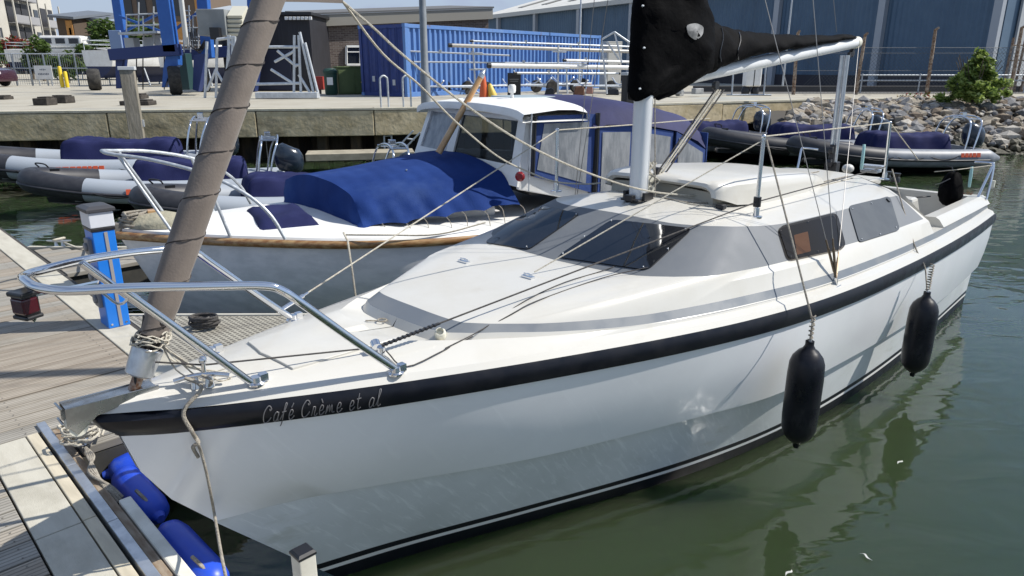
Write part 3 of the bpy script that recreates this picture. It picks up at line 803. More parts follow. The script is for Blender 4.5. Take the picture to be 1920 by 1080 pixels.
brd = surf_patch('locker_front', [(1487, 442), (1513, 435), (1519, 472), (1493, 479)], 2, .007, mat('locker_wood', (.50, .21, .06), .5, col2=(.58, .27, .09), nscale=8, stretch=(1, 1, 4)), parent=w3)
screws(w3, [(1461, 434), (1513, 418), (1480, 483), (1531, 473), (1560, 406)])
w4 = surf_patch('window', [(1590, 388), (1667, 369), (1686, 432), (1610, 456)], 7, .008, mat('grey_window_acrylic', (.050, .060, .074), .5, col2=(.062, .073, .086), nscale=5, spec=.2))[0]
screws(w4, [(1596, 393), (1632, 383), (1678, 428), (1613, 450), (1648, 441)])
m = MB(); p, n = hit(1663, 377, .012); m.lathe([(0, 0), (.02, 0), (.02, .006), (0, .006)], 10, o=p, axis=n); m.build('vent_knob', BLKPL, w4)
for mt, q, r_ in ((GLASS, q1, 13), (GLASS, [(1590, 388), (1667, 369), (1686, 432), (1610, 456)], 7)):
    surf_patch('window', q, r_, .008, mt, mirror=(-1,))
# ------------------------------------------------------------------ yacht: spars, rails, rigging
def part_tube(name, pts, r, mt, parent=None, n=8, **k):
    return MB().tube(pts, r, n, **k).build(name, mt, parent or yacht, smooth=50)
# foredeck locker lid with its pull ring
m = MB()
lid = [(.62, -.20), (1.10, -.24), (1.13, 0), (1.10, .24), (.62, .20), (.585, 0)]
lidp = [Vector((s, y, 0)) for s, y in lid]
def deck_z(s, y):
    p, n, i, d = BVH.ray_cast(Vector((s, y, 3)), Vector((0, 0, -1)))
    return p.z if p else 1.2
ring = []
for i in range(6):
    a, b = lidp[i], lidp[(i + 1) % 6]
    for t in (0, .25, .5, .75): ring.append(a.lerp(b, t))
top_ = [(p.x, p.y, deck_z(p.x, p.y) + .010) for p in ring]; low_ = [(p.x, p.y, deck_z(p.x, p.y) - .004) for p in ring]
inn = [((p.x - .86) * .5 + .86, p.y * .5, deck_z((p.x - .86) * .5 + .86, p.y * .5) + .012) for p in ring]
m.loft([low_, top_, inn], closed_ring=True); m.f.append(tuple(range(48, 72))); m.m.append(0)
m.build('locker_lid', GEL, yacht, smooth=20, bevel=.003)
p, n = hit(716, 606, .012)
m = MB(); m.tube([p + Vector((.022 * math.cos(a * .5), .022 * math.sin(a * .5), .004)) for a in range(13)], .004, 5, closed=False); m.tube([p + Vector((-.02, .01, .003)), p + Vector((-.05, .03, .006)), p + Vector((-.06, .05, .003))], .004, 5)
m.build('pull_cord', ROPED, yacht, smooth=60)
# deck pads on the trunk
for q in ((870, 492), (990, 521)):
    p, n = hit(*q, .0)
    m = MB(); m.box((p.x, p.y, p.z + .006), (.03, .075, .012)); m.box((p.x, p.y, p.z + .016), (.014, .022, .016)); m.tube([p + Vector((0, -.03, .012)), p + Vector((.0, -.03, .02)), p + Vector((0, .03, .02)), p + Vector((0, .03, .012))], .004, 5)
    m.build('hatch_fitting', STEEL, yacht, bevel=.002)
# cream vent cowl at the corner of the trunk
p, n = hit(826, 630)
m = MB(); m.lathe([(.026, -.01), (.026, .035), (.021, .045), (.017, .046), (.016, .03)], 14, o=p, axis=(-.45, -.5, .75)); m.build('fairlead', CREAM, yacht, smooth=40)

# bow roller and rusty stem fitting
bow = Vector((0, 0, zsf(0)))
m = MB()
m.add([(-.13, -.035, 1.262), (-.13, .035, 1.262), (.16, .035, 1.262), (.16, -.035, 1.262)], [(0, 1, 2, 3)])
for sy in (-.036, .036):
    m.prism([(-.135, sy, 1.272), (-.138, sy, 1.205), (-.110, sy, 1.165), (-.04, sy, 1.215), (.17, sy, 1.240), (.17, sy, 1.264)], (0, .004 * (1 if sy > 0 else -1), 0))
m.tube([(-.145, -.036, 1.272), (-.147, .036, 1.272)], .005, 6)
m.tube([(-.148, -.036, 1.215), (-.148, .036, 1.215)], .005, 6)
m.build('bow_roller', mat('dull_stainless', (.52, .52, .51), .28, 1.0, col2=(.36, .35, .33), nscale=12, rvar=.1), yacht, bevel=.002)
m = MB(); m.lathe([(.012, -.036), (.030, -.034), (.020, -.01), (.020, .01), (.030, .034), (.012, .036)], 14, o=(-.105, 0, 1.185), axis=(0, 1, 0)); m.build('roller', CREAM, yacht, smooth=40)
STAY0 = Vector((.085, 0, 1.235)); STAY1 = Vector((3.13, 0, 7.42))
sd = (STAY1 - STAY0).normalized()
def stay(z): return STAY0 + sd * ((z - STAY0.z) / sd.z)
m = MB(); m.tube([STAY0, stay(1.315)], .020, 10); m.lathe([(.03, 0), (.03, .012), (.012, .03)], 10, o=STAY0 + Vector((0, 0, -.006)), axis=sd)
m.build('stay_toggle', RUST, yacht, smooth=40)
m = MB(); m.tube([STAY0 + Vector((.014, -.014, .02)), STAY0 + Vector((.02, -.014, .09))], .005, 6); m.build('toggle_pin', BLKPL, yacht)
m = MB(); m.lathe([(.042, 0), (.049, .006), (.052, .05), (.055, .104), (.052, .108), (.049, .098), (.02, .098)], 24, o=stay(1.305), axis=sd)
drum = m.build('furling_drum', ALU, yacht, smooth=35)
m = MB(); m.lathe([(.050, .098), (.045, .106), (.02, .109)], 24, o=stay(1.305), axis=sd); m.build('drum_line', ROPEK, drum, smooth=40)
# furled jib in its taupe sleeve: overlapping turns of cloth
zs_ = [1.445 + k * .0125 for k in range(470)]
x_ = sd.orthogonal().normalized()
def sleeve_r(i, a, r): 
    ph = (i * .0125 / .152 + -a / (2 * math.pi) * 1.0) % 1.0
    lump = .0022 * math.sin(3 * a + i * .05) + .0018 * math.sin(7 * a - i * .11)
    return r * (1 + .05 * (ph - .5)) + lump
path = [stay(z) for z in zs_]
rad = [.0555 - .00004 * max(0, i - 120) * .4 if i > 8 else .046 + .0011 * i for i in range(len(path))]
m = MB(); m.tube(path, rad, 20, rf=sleeve_r)
jib = m.build('furled_jib', SLEEVE, yacht, smooth=60)
m = MB(); turns = (len(path) * .0125) / .152
seam = []
for k in range(int(turns * 24)):
    t = k / 24; i = t * .152 / .0125; i0 = int(i)
    if i0 >= len(path) - 1: break
    a = 2 * math.pi * t
    c = path[i0].lerp(path[i0 + 1], i - i0)
    tt = (path[1] - path[0]).normalized(); ref = Vector((0, 0, 1)) - tt * tt.z
    if abs(tt.z) >= 0.9: ref = Vector((1, 0, 0)) - tt * tt.x
    ref.normalize(); y = tt.cross(ref)
    rr = rad[i0] * 1.027 + .0005
    seam.append(c + (ref * math.cos(a) + y * math.sin(a)) * rr)
m.tube(seam, .0023, 5); m.build('sleeve_edge', SEAM, jib, smooth=60)
m = MB(); m.tube([stay(1.405), stay(1.45), stay(1.50)], [.030, .040, .05], 14, rf=lambda i, a, r: r * (1 + .12 * math.sin(3 * a + i))); m.build('sail_foot', mat('dark_sail_foot', (.035, .03, .028), .9), yacht, smooth=50)
C0 = yb(642, 2, l=.0); cs = stay(C0.z)
m = MB(); m.loft([[stay(C0.z + .09), stay(C0.z - .02)], [cs.lerp(C0, .5) + Vector((0, .004, .03)), cs.lerp(C0, .5) + Vector((0, .004, -.012))], [C0 + Vector((0, 0, .012)), C0 + Vector((0, 0, -.008))]])
m.build('clew', SLEEVE, yacht, solid=.008)
# lashings on the drum
m = MB(); rr = random.Random(3)
for k in range(7):
    c = stay(1.415 + .006 * k); pts = []
    for j in range(15):
        a = j / 14 * 2 * math.pi * 1.1 + k; pts.append(c + Vector((math.cos(a) * (.047 + rr.uniform(0, .02)), math.sin(a) * (.047 + rr.uniform(0, .022)), rr.uniform(-.018, .018))))
    m.tube(catmull(pts, 2), .0032, 5)
a = stay(1.40)
for k in range(5):
    p1 = a + Vector((rr.uniform(.05, .09), -rr.uniform(.04, .09), -rr.uniform(.02, .10))); p2 = a + Vector((rr.uniform(.10, .22), -rr.uniform(.05, .12), -.155 + rr.uniform(0, .02)))
    m.tube(catmull([a + Vector((.04, -.03, .01)), p1, p2, p2 + Vector((.05, -.01, .0))], 4), .0032, 5)
m.build('lashing', ROPE, yacht, smooth=60)

# pulpit
PR = .0155
N0 = [(-.165, 0, 1.73), (-.150, -.085, 1.722), (-.085, -.165, 1.713), (.075, -.245, 1.706), (.28, -.325, 1.684), (.455, -.385, 1.660), (.515, -.402, 1.632), (.575, -.415, 1.575), (.76, -.428, 1.39), (.945, -.44, 1.212)]
path_n = catmull(N0, 6); path_f = catmull([(x, -y * (1 if x < .3 else .92), z) for x, y, z in N0], 6)
rail = MB(); rail.tube(list(reversed(path_f))[:-1] + path_n, PR, 12)
pul = rail.build('pulpit_rail', STEEL, yacht, smooth=60)
for sg in (1, -1):
    ft = Vector((.465, -.205 * sg, 1.215)); tp = Vector((.055, -.225 * sg, 1.700))
    o = part_tube('pulpit_leg', [tp, ft], PR * .92, STEEL, n=12)
    for f_, ang in ((ft, 0), (Vector(N0[-1]) if sg == 1 else Vector((N0[-1][0], -N0[-1][1] * .92, N0[-1][2])), 0)):
        m = MB(); z = deck_z(f_.x, f_.y); m.lathe([(0, 0), (.034, 0), (.034, .006), (.022, .010), (.020, .03), (0, .03)], 14, o=(f_.x, f_.y, z)); m.box((f_.x + .03, f_.y, z + .02), (.03, .03, .03))
        m.build('rail_base', STEEL, yacht, smooth=40)
m = MB(); m.tube(catmull([(.0, -.20, 1.70), (.035, -.215, 1.655), (.06, -.225, 1.66), (.075, -.235, 1.70)], 4), .005, 6); m.build('rail_loop', STEEL, yacht, smooth=60)
# red navigation light under the nose of the pulpit
nl = yb(48, 568, l=.02)
m = MB(); m.box(nl + Vector((0, 0, -.005)), (.052, .06, .066), rz=.4); m.box(nl + Vector((0, 0, .034)), (.066, .075, .016), rz=.4); m.box(nl + Vector((0, 0, -.044)), (.060, .068, .014), rz=.4)
lt = m.build('navigation_light', BLKPL, yacht, bevel=.005); 
m = MB(); m.box(nl + Vector((-.004, -.006, -.005)), (.052, .062, .052), rz=.4); m.build('red_lens', mat('dark_red_lens', (.05, .004, .007), .12, coat=.4), lt, bevel=.006)
m = MB(); m.beam(nl + Vector((.02, 0, .02)), Vector((.02, -.10, 1.705)), .028, .006); m.tube(catmull([nl + Vector((0, 0, -.05)), nl + Vector((.01, 0, -.066)), nl + Vector((.022, 0, -.05))], 4), .004, 5); m.build('light_bracket', STEEL, lt)

# mooring cleat at the bow with its line
cl = Vector((.30, -.115, deck_z(.30, -.115)))
m = MB(); m.tube(catmull([cl + Vector((-.085, .045, .035)), cl + Vector((-.03, .016, .048)), cl + Vector((.03, -.016, .048)), cl + Vector((.085, -.045, .035))], 4), .0095, 8); m.lathe([(.02, 0), (.012, .045)], 8, o=cl + Vector((.022, -.012, 0))); m.lathe([(.02, 0), (.012, .045)], 8, o=cl + Vector((-.022, .012, 0))); m.tube([cl + Vector((.01, -.0, .03)), cl + Vector((.012, 0, .095))], .009, 8); m.sphere(cl + Vector((.012, 0, .105)), .016, 10, 6)
m.build('mooring_cleat', STEEL, yacht, smooth=50)

# mast and its foot
MF = Vector((3.19, 0, deck_z(3.19, 0)))
m = MB(); m.tube([MF, MF + Vector((.0, 0, 7.0 - MF.z)) + Vector((.03, 0, .4))], .0545, 20, rf=lambda i, a, r: r * (1 + .16 * abs(math.cos(a)))); mast = m.build('mast', ALUW, yacht, smooth=50)
m = MB(); m.box(MF + Vector((0, 0, .006)), (.19, .14, .012)); m.box(MF + Vector((.0, -.075, .03)), (.10, .02, .05)); m.box(MF + Vector((0, .075, .03)), (.10, .02, .05)); m.box(MF + Vector((-.09, 0, .02)), (.04, .06, .04)); m.build('mast_step', BLKPL, yacht, bevel=.004)
for dx, dy in ((.07, -.05), (.08, .05), (.10, -.02)):
    m = MB(); c = MF + Vector((dx, dy, .05 + rr.uniform(0, .1))); m.lathe([(.0, -.008), (.022, -.008), (.014, 0), (.022, .008), (0, .008)], 12, o=c, axis=(.3, 1, 0)); m.build('halyard_block', CREAM, yacht, smooth=40)
m = MB()
for k in range(9):
    a = MF + Vector((.06 + .01 * k, -.06 + .013 * k, .02)); pts = [a + Vector((rr.uniform(-.03, .05), rr.uniform(-.04, .04), z)) for z in (0, .05, .1, .15, .21)]
    m.tube(catmull(pts, 3), .0045, 5)
m.build('halyard_tails', ROPE, yacht, smooth=60)
# boom
B0 = yb(1307, 141, l=0); B1 = yb(1604, 80, l=0)
B0 = B0 + (B0 - B1) * ((B0.x - 3.28) / (B1.x - B0.x))
m = MB(); m.tube([B0, B1], .047, 18); boom = m.build('boom', mat('white_boom', (.74, .75, .76), .3, col2=(.66, .67, .68), nscale=3), yacht, smooth=50)
bd = (B1 - B0).normalized()
m = MB(); m.lathe([(.049, -.012), (.052, 0), (.052, .05), (.04, .062), (0, .062)], 18, o=B1 - bd * .02, axis=bd); m.build('boom_end_cap', CREAM, boom, smooth=40)
m = MB(); e = B1 - bd * .05; m.lathe([(0, -.015), (.03, -.015), (.03, .015), (0, .015)], 12, o=e + Vector((0, 0, -.085)), axis=(0, 1, 0)); m.beam(e + Vector((0, 0, -.12)), e + Vector((0, 0, -.04)), .03, .02); m.lathe([(0, -.012), (.024, -.012), (.024, .012), (0, .012)], 12, o=e + Vector((-.05, 0, -.10)), axis=(0, 1, 0)); m.build('sheet_block', BLKPL, boom)
# black sail cover: mast boot and boom sleeve
def cover_rings():
    rings = []
    secs = [(183, 1183, 1226, .075), (172, 1183, 1252, .105), (150, 1184, 1288, .135), (125, 1185, 1322, .155), (95, 1187, 1336, .165), (60, 1189, 1330, .165), (30, 1191, 1322, .160), (0, 1193, 1313, .155), (-60, 1196, 1300, .15), (-160, 1200, 1285, .13), (-300, 1206, 1270, .11)]
    for y, x0, x1, hw in secs:
        a = yb(x0, y, l=0); b = yb(x1, y, l=0); z = (a.z + b.z) / 2
        ring = []
        for k in range(40):
            t = 2 * math.pi * k / 40
            u = .5 - .5 * math.cos(t); s = a.x + (b.x - a.x) * u
            w = hw * (abs(math.sin(t)) ** .75) * (.62 + .55 * u if u < .7 else 1.005 - .3 * (u - .7))
            fold = .020 * math.sin(8 * u + z * 14) * (u > .1) + .012 * math.sin(17 * u - z * 24) - .022 * abs(math.sin(6 * z + 5 * u)) ** 5 * (u > .15)
            ring.append(Vector((s + .01 * math.sin(z * 30 + t), (w + fold * abs(math.sin(t))) * (1 if math.sin(t) > 0 else -1), z + .02 * math.sin(3 * t) * (y > 100))))
        rings.append(ring)
    return rings
m = MB(); cr = cover_rings()
dense = []
for i in range(len(cr) - 1):
    for k in range(3): dense.append([p.lerp(q, k / 3) + Vector((0, .0035 * math.sin(11 * j * .3 + (i * 3 + k) * 1.7), 0)) for j, (p, q) in enumerate(zip(cr[i], cr[i + 1]))])
dense.append(cr[-1]); m.loft(dense, closed_ring=True, caps=True)
cover = m.build('sail_cover', BCAN, yacht, smooth=60)
CT = BVHTree.FromPolygons([tuple(v) for v in m.v], m.f)
m = MB(); rings = []
st_ = [(1296, 30, 150, .135), (1335, 42, 133, .13), (1365, 53, 119, .125), (1400, 59, 107, .112), (1450, 63.5, 98, .10), (1500, 65.5, 90, .085), (1550, 66, 81, .07), (1592, 64, 73, .055), (1600, 68, 73, .04)]
full = []
for i in range(len(st_) - 1):
    for k in range(4): full.append(tuple(st_[i][j] + (st_[i + 1][j] - st_[i][j]) * k / 4 for j in range(4)))
full.append(st_[-1])
for i, (x, yt, yb_, hw) in enumerate(full):
    t_ = yb(x, yt, l=0); b_ = yb(x, yb_, l=0); ring = []
    s = (t_.x + b_.x) / 2
    for k in range(28):
        a = 2 * math.pi * k / 28; v = .5 + .5 * math.cos(a)       # 1 at the top
        w = hw * abs(math.sin(a)) ** .9 * (.55 + .75 * (1 - v))
        w += .007 * math.sin(s * 34 + 5 * v) + .007 * math.sin(s * 15 - 9 * v) - .012 * abs(math.sin(s * 9 + 3 * v)) ** 4
        ring.append(Vector((s + .012 * math.sin(6 * v + s * 9), max(0, w) * (1 if math.sin(a) > 0 else -1), b_.z + (t_.z - b_.z) * v + .004 * math.sin(s * 40))))
    rings.append(ring)
m.loft(rings, closed_ring=True, caps=True)
m.build('boom_cover', BCAN, yacht, smooth=60)
m2 = MB(); m2.v = m.v; m2.f = m.f
CT2 = BVHTree.FromPolygons([tuple(v) for v in m.v], m.f)
surf_patch('reflective_patch', [(1286, 47), (1304, 43), (1319, 50), (1317, 66), (1304, 76), (1290, 66)], 6, .004, mat('grey_reflective_patch', (.26, .26, .26), .6, col2=(.16, .16, .16), nscale=20), tree=CT, parent=cover)
for q in ((1204, 12), (1206, 90), (1199, 166)):
    p, n = hit(*q, .012, CT)
    mm = MB(); mm.lathe([(0, -.005), (.007, -.005), (.007, .005), (0, .005)], 10, o=p, axis=n); mm.box(p + n * .006, (.022, .005, .008)); mm.build('toggle', GALV, cover, bevel=.002)
    mm = MB()
for x, yt, yb_ in ((1385, 57, 131), (1352, 49, 140)):
    pts = []
    for k in range(9):
        y = yt + 4 + (yb_ - yt - 8) * k / 8
        p, n = hit(x + 3 * math.sin(k), y, .004, CT2)
        if abs(p.y) < .3 and p.z > 2: pts.append(p)
    if len(pts) > 2: MB().tube(pts, .004, 5).build('cover_strap', BLKPL, cover, smooth=60)
# boom crutch
cb = Vector((6.28, 0, 1.40)); 
ct_ = yb(1584, 108, l=0); 
for dy in (-.022, .022):
    part_tube('boom_crutch', [Vector((cb.x, dy, cb.z)), Vector((ct_.x, dy, ct_.z + .02))], .019, ALU, n=10)
m = MB(); m.box(cb + Vector((0, 0, .05)), (.09, .11, .16)); m.lathe([(.0, -.02), (.04, -.02), (.04, .02), (0, .02)], 12, o=cb + Vector((-.06, 0, .12)), axis=(0, 1, 0)); m.lathe([(.0, -.02), (.035, -.02), (.035, .02), (0, .02)], 12, o=cb + Vector((-.06, 0, .24)), axis=(0, 1, 0)); m.box(cb + Vector((-.03, 0, .20)), (.05, .05, .18)); m.box((6.27, 0, 1.16), (.20, .30, .50)); m.build('crutch_base', BLKPL, yacht, bevel=.006)
m = MB(); m.box((6.12, 0, 1.40), (.34, .9, .06)); m.build('aft_roof_lip', GEL, yacht, bevel=.015)
m = MB(); q = yb(1590, 316, l=.02); m.sphere(q, .055, 14, 10, (1, 1, .8)); m.build('white_vent_dome', GEL, yacht, smooth=60)
m = MB(); q = yb(1637, 312, l=.2); m.box(q, (.10, .20, .03)); m.box(q + Vector((.02, .02, -.045)), (.12, .16, .03)); m.build('winch_pad', ALU, yacht, bevel=.006)

# sliding hatch / pop top
def dzq(s): return interp(s, [3.3, 4.4, 5.2], [1.582, 1.517, 1.47])
hm = MB(); rings = []
for s, hw, zb, zt in ((3.385, .40, .062, .088), (3.40, .425, .055, .105), (3.46, .452, .042, .118), (3.60, .468, .010, .130), (4.2, .475, -.02, .134), (4.7, .45, -.03, .124), (4.98, .42, -.03, .102), (5.12, .40, -.03, .07), (5.16, .385, -.03, .02)):
    ring = []
    z0 = dzq(s)
    for k in range(33):
        t = -1 + k / 16; a = abs(t)
        y = hw * math.copysign(1 - (1 - min(1, a * 1.25)) ** 1.0 if a < .8 else 1.0, t)
        y = math.copysign(hw * min(1, a / .8), t)
        if a <= .8:
            q = a / .8; crown = .030 * (1 - q * q); rnd_ = (max(0, q - .86) / .14) ** 2 * .022
            z = zt + crown * (zt / .16) - rnd_
            ring.append(Vector((s - .05 * (1 - q * q) * (s < 3.5), y, z0 + z)))
        else:
            q = (a - .8) / .2
            ring.append(Vector((s, math.copysign(hw + .012 * q, t), z0 + (zt - .022) * (1 - q) + zb * q - .035 * q)))
    rings.append(ring)
hm.loft(rings)
hm.loft([rings[0], [Vector((p.x + .03, p.y * .97, p.z - .02)) for p in rings[0]]])
hatch = hm.build('pop_top', GEL, yacht, smooth=42)
m = MB(); rr2 = []
for s, hw in ((3.43, .40), (3.9, .44), (5.0, .40)):
    rr2.append([(s, -hw, dzq(s) - .09), (s, -hw, dzq(s) + .05), (s, 0, dzq(s) + .075), (s, hw, dzq(s) + .05), (s, hw, dzq(s) - .09)])
m.loft(rr2, caps=False); m.add(rr2[0], [(0, 1, 2, 3, 4)]); m.build('hatch_coaming', mat('grey_beige_coaming', (.42, .40, .34), .6), hatch, smooth=30)
p, _ = hit(1352, 392); m = MB(); m.box(p + Vector((0, 0, .015)), (.05, .05, .03)); m.build('hatch_latch', BLKPL, hatch, bevel=.006)
# winch with line on the cabin top
wp, n = hit(1387, 378)
m = MB(); m.lathe([(.045, 0), (.045, .02), (.030, .03), (.026, .07), (.040, .085), (.040, .10), (0, .102)], 18, o=wp); winch = m.build('winch', STEEL, yacht, smooth=40)
m = MB(); m.lathe([(.031, .032), (.034, .045), (.030, .07)], 16, o=wp); m.tube(catmull([wp + Vector((.03, -.01, .05)), wp + Vector((.07, -.03, .04)), wp + Vector((.05, -.07, .02)), wp + Vector((.10, -.05, .012)), wp + Vector((.06, .02, .03)), wp + Vector((.12, .0, .01))], 4), .005, 5); m.build('winch_line', ROPE, winch, smooth=60)
for q in ((1664, 328), (1681, 331)):
    p = yb(*q, l=.55); m = MB(); m.lathe([(.035, -.05), (.035, -.02), (.024, 0), (.034, .03), (0, .032)], 14, o=p); m.build('winch', BLKPL, yacht, smooth=40)
p, n = hit(1372, 400); m = MB(); m.lathe([(0, 0), (.02, 0), (.02, .006), (0, .006)], 12, o=p, axis=n); m.build('deck_eye', STEEL, yacht)
p, n = hit(1178, 380); m = MB(); m.lathe([(0, 0), (.02, 0), (.02, .006), (0, .006)], 12, o=p, axis=n); m.build('deck_eye', STEEL, yacht)

# stanchions and guard lines
def stanchion(foot, top):
    d = (top - foot).normalized()
    m = MB(); m.tube([foot, top], .0125, 12); m.sphere(top, .015, 10, 6); o = m.build('stanchion', STEEL, yacht, smooth=50)
    m = MB(); m.lathe([(.0, -.004), (.040, -.004), (.040, .005), (.020, .008), (.019, .055), (0, .055)], 14, o=foot, axis=(0, 0, 1)); m.build('stanchion_base', STEEL, o, smooth=40)
    return o
f1, _ = hit(1417, 406); t1 = yb(1432, 256, l=-f1.y)
stanchion(f1, t1)
f2 = yb(1660, 322, l=.62); t2 = yb(1669, 230, l=.62); f2.z -= .06
stanchion(f2, t2)
f3 = yb(1043, 358, l=-.70); t3 = yb(1045, 244, l=-.70)
stanchion(Vector((f3.x, f3.y, f3.z)), t3)
tf, _ = hit(522, 586); tf = yb(520, 586, l=-.40)
def wire(name, pts, r, mt, n=6): return part_tube(name, pts, r, mt, n=n)
wire('guard_line', [t1, t2], .0045, ROPE)
wire('guard_line', [t2, yb(1722, 300, l=.60)], .0045, ROPE)
wire('guard_line', [t3, tf], .0045, ROPE)
u = (t3 - tf).normalized(); L_ = (t3 - tf).length
m = MB(); m.tube([tf, tf + u * .03], .008, 8); m.tube([tf + u * .03, tf + u * .16], .011, 8); m.tube([tf + u * .16, tf + u * .19], .006, 8); m.build('bottle_screw', STEEL, yacht, smooth=50)
wire('guard_line', [t3, yb(1200, 233, l=-.70), yb(1330, 222, l=-.66)], .0045, ROPE)
hp, _ = hit(1002, 514, .012)
wire('guard_line', [t1 + Vector((0, 0, -.02)), hp], .0042, ROPE)
dp, _ = hit(712, 664); dp = dp + Vector((0, 0, .035))
cl1 = f1.lerp(t1, .19)
v = (cl1 - dp)
wire('guard_line', [dp, cl1], .0045, ROPEK)
wire('guard_line', [cl1, f2.lerp(t2, .22)], .0045, ROPEK)
m = MB(); vn = v.normalized(); m.beam(dp, dp + vn * .30, .017, .006); 
for k in range(12): m.box(dp + vn * (.03 + .022 * k), (.010, .020, .010), M=Matrix.Identity(3))
m.build('perforated_adjuster', BLKPL, yacht)
m = MB(); m.lathe([(.0, -.02), (.022, -.018), (.022, .018), (0, .02)], 12, o=dp + Vector((-.01, .01, .005)), axis=(.3, .8, .3)); m.lathe([(0, -.035), (.018, -.035), (.018, .0), (0, .0)], 12, o=dp + Vector((.0, -.01, 0))); m.build('deck_block', STEEL, yacht, smooth=40)
m = MB(); m.lathe([(0, -.03), (.024, -.03), (.024, .03), (0, .03)], 12, o=cl1, axis=(t1 - f1)); m.build('line_clamp', BLKPL, yacht, smooth=40)
wire('furling_line', [stay(1.36) + Vector((.02, -.055, 0)), cl + Vector((.012, 0, .085)), dp + Vector((.0, .02, -.01))], .0038, ROPEK)
pts = [(dp + Vector((.02, -.02, -.02)))]
for q in ((760, 690), (830, 660), (880, 634), (960, 590), (1010, 565), (1130, 523), (1215, 503)):
    pts.append(hit(*q, .006)[0])
wire('control_line', catmull(pts, 4), .003, ROPEK)
pts = [hit(*q, .006)[0] for q in ((835, 655), (905, 618), (985, 566), (1060, 531), (1140, 506), (1250, 462))]
wire('control_line', catmull(pts, 4), .003, ROPEK)
pts = [hit(*q, .008)[0] for q in ((1225, 366), (1310, 386), (1420, 380), (1520, 354), (1600, 334), (1650, 322))]
for dy in (0, .05, .30): wire('roof_line', catmull([Vector((p.x, p.y + dy, deck_z(p.x, p.y + dy) + .006)) for p in pts[:-1]], 4), .0042, ROPED if dy else ROPE)
# shrouds and the lines at the chainplate
ch, _ = hit(1572, 536); ch = Vector((ch.x, ch.y + .02, ch.z))
m = MB(); m.beam(ch + Vector((0, 0, -.03)), ch + Vector((-.01, 0, .05)), .03, .006); m.box(ch + Vector((0, 0, -.004)), (.07, .05, .008)); m.build('chainplate', STEEL, yacht, bevel=.002)
S1 = Vector((3.2, -.03, 4.5)); S2 = Vector((3.2, -.02, 7.2)); BE = B1 + Vector((-.02, -.04, -.03))
for tgt, mt_, r_ in ((S1, WIRE, .0026), (S2, WIRE, .0026), (BE, WIRE, .0026)):
    a = ch + Vector((0, 0, .04)); wire('shroud', [a, tgt], r_, mt_, 5)
    d = (tgt - a).normalized(); m = MB(); m.tube([a, a + d * .05], .006, 6); m.tube([a + d * .05, a + d * .20], .008, 6, rf=lambda i, an, r: r); m.tube([a + d * .20, a + d * .26], .005, 6); m.build('bottle_screw', mat('aged_bronze', (.20, .15, .10), .5, .6), yacht, smooth=50)
sch = Vector((ch.x, -ch.y, ch.z))
for tgt in (Vector((3.2, .03, 4.5)), Vector((3.2, .02, 7.2))): wire('shroud', [sch + Vector((0, 0, .04)), tgt], .0026, WIRE, 5)
wire('topping_lift', [B1 + Vector((-.45, 0, .08)), Vector((3.3, 0, 7.2))], .0024, WIRE, 5)
wire('halyard', [yb(1228, 184, l=.06), MF + Vector((.06, -.09, .02))], .004, ROPED, 5)
# kicking strap purchase
for k, (dx, mt_) in enumerate(((0, ROPE), (.035, ROPEK), (.07, ROPE), (.11, ROPED), (.15, ROPEK))):
    a = yb(1342, 166, l=0) + Vector((dx * .6, (k % 2) * .03 - .015, -.01)); b = yb(1232, 326, l=0) + Vector((dx * .5, (k % 2) * .03 - .015, 0))
    wire('kicker_line', [a, b], .0055, mt_, 6)
m = MB(); a = yb(1342, 160, l=0); m.lathe([(0, -.014), (.03, -.014), (.03, .014), (0, .014)], 12, o=a, axis=(0, 1, 0)); m.lathe([(0, -.014), (.03, -.014), (.03, .014), (0, .014)], 12, o=yb(1234, 322, l=0), axis=(0, 1, 0)); m.build('kicker_block', BLKPL, yacht, smooth=40)
# jib sheets from the clew
def pxpath(lst): return [yb(x, y, l=l) for x, y, l in lst]
p1_ = pxpath([(642, 3, 0), (700, 52, .02), (760, 107, .03), (873, 197, .06), (973, 263, .08), (1067, 310, .10), (1150, 341, .12), (1210, 357, .14)])
p1_ += [yb(1260, 364, l=.20), yb(1320, 367, l=.30), wp + Vector((0, 0, .05))]
wire('jib_sheet', catmull(p1_, 5), .0055, ROPE)
p2_ = pxpath([(645, 6, 0), (717, 100, -.10), (787, 160, -.19), (853, 227, -.28), (933, 293, -.38), (993, 323, -.46), (1043, 341, -.53), (1100, 345, -.60), (1125, 343, -.62)])
wire('jib_sheet', catmull(p2_, 5), .0055, ROPE)

# stern rail
m = MB()
for dy in (0, .05):
    m.tube(catmull([(7.62, -.93 + dy, 1.12), (7.72, -.95 + dy, 1.28), (7.80, -.97 + dy, 1.445), (7.84, -.95 + dy, 1.46), (7.86, -.80 + dy, 1.455)], 6) if dy == 0 else catmull([(7.75, -.985, 1.11), (7.79, -.985, 1.3), (7.82, -.975, 1.45)], 6), .0125, 10)
m.build('stern_rail', STEEL, yacht, smooth=60)
m = MB(); m.tube(catmull([(7.62, .93, 1.12), (7.72, .95, 1.28), (7.80, .97, 1.445), (7.84, .95, 1.46), (7.86, .80, 1.455)], 6), .0125, 10); m.build('stern_rail', STEEL, yacht, smooth=60)
wire('guard_line', [Vector((7.80, -.97, 1.445)), yb(1795, 318, l=.82), yb(1752, 322, l=.62)], .004, ROPE)
m = MB(); m.box(yb(1862, 345, l=.98), (.03, .03, .07)); m.build('rail_fitting', CREAM, yacht, bevel=.004)
m = MB(); m.tube(catmull([(7.3, -.60, 1.15), (7.1, -.45, 1.13), (6.9, -.30, 1.02)], 5), .007, 6); m.build('steering_cable', BLKPL, yacht, smooth=60)

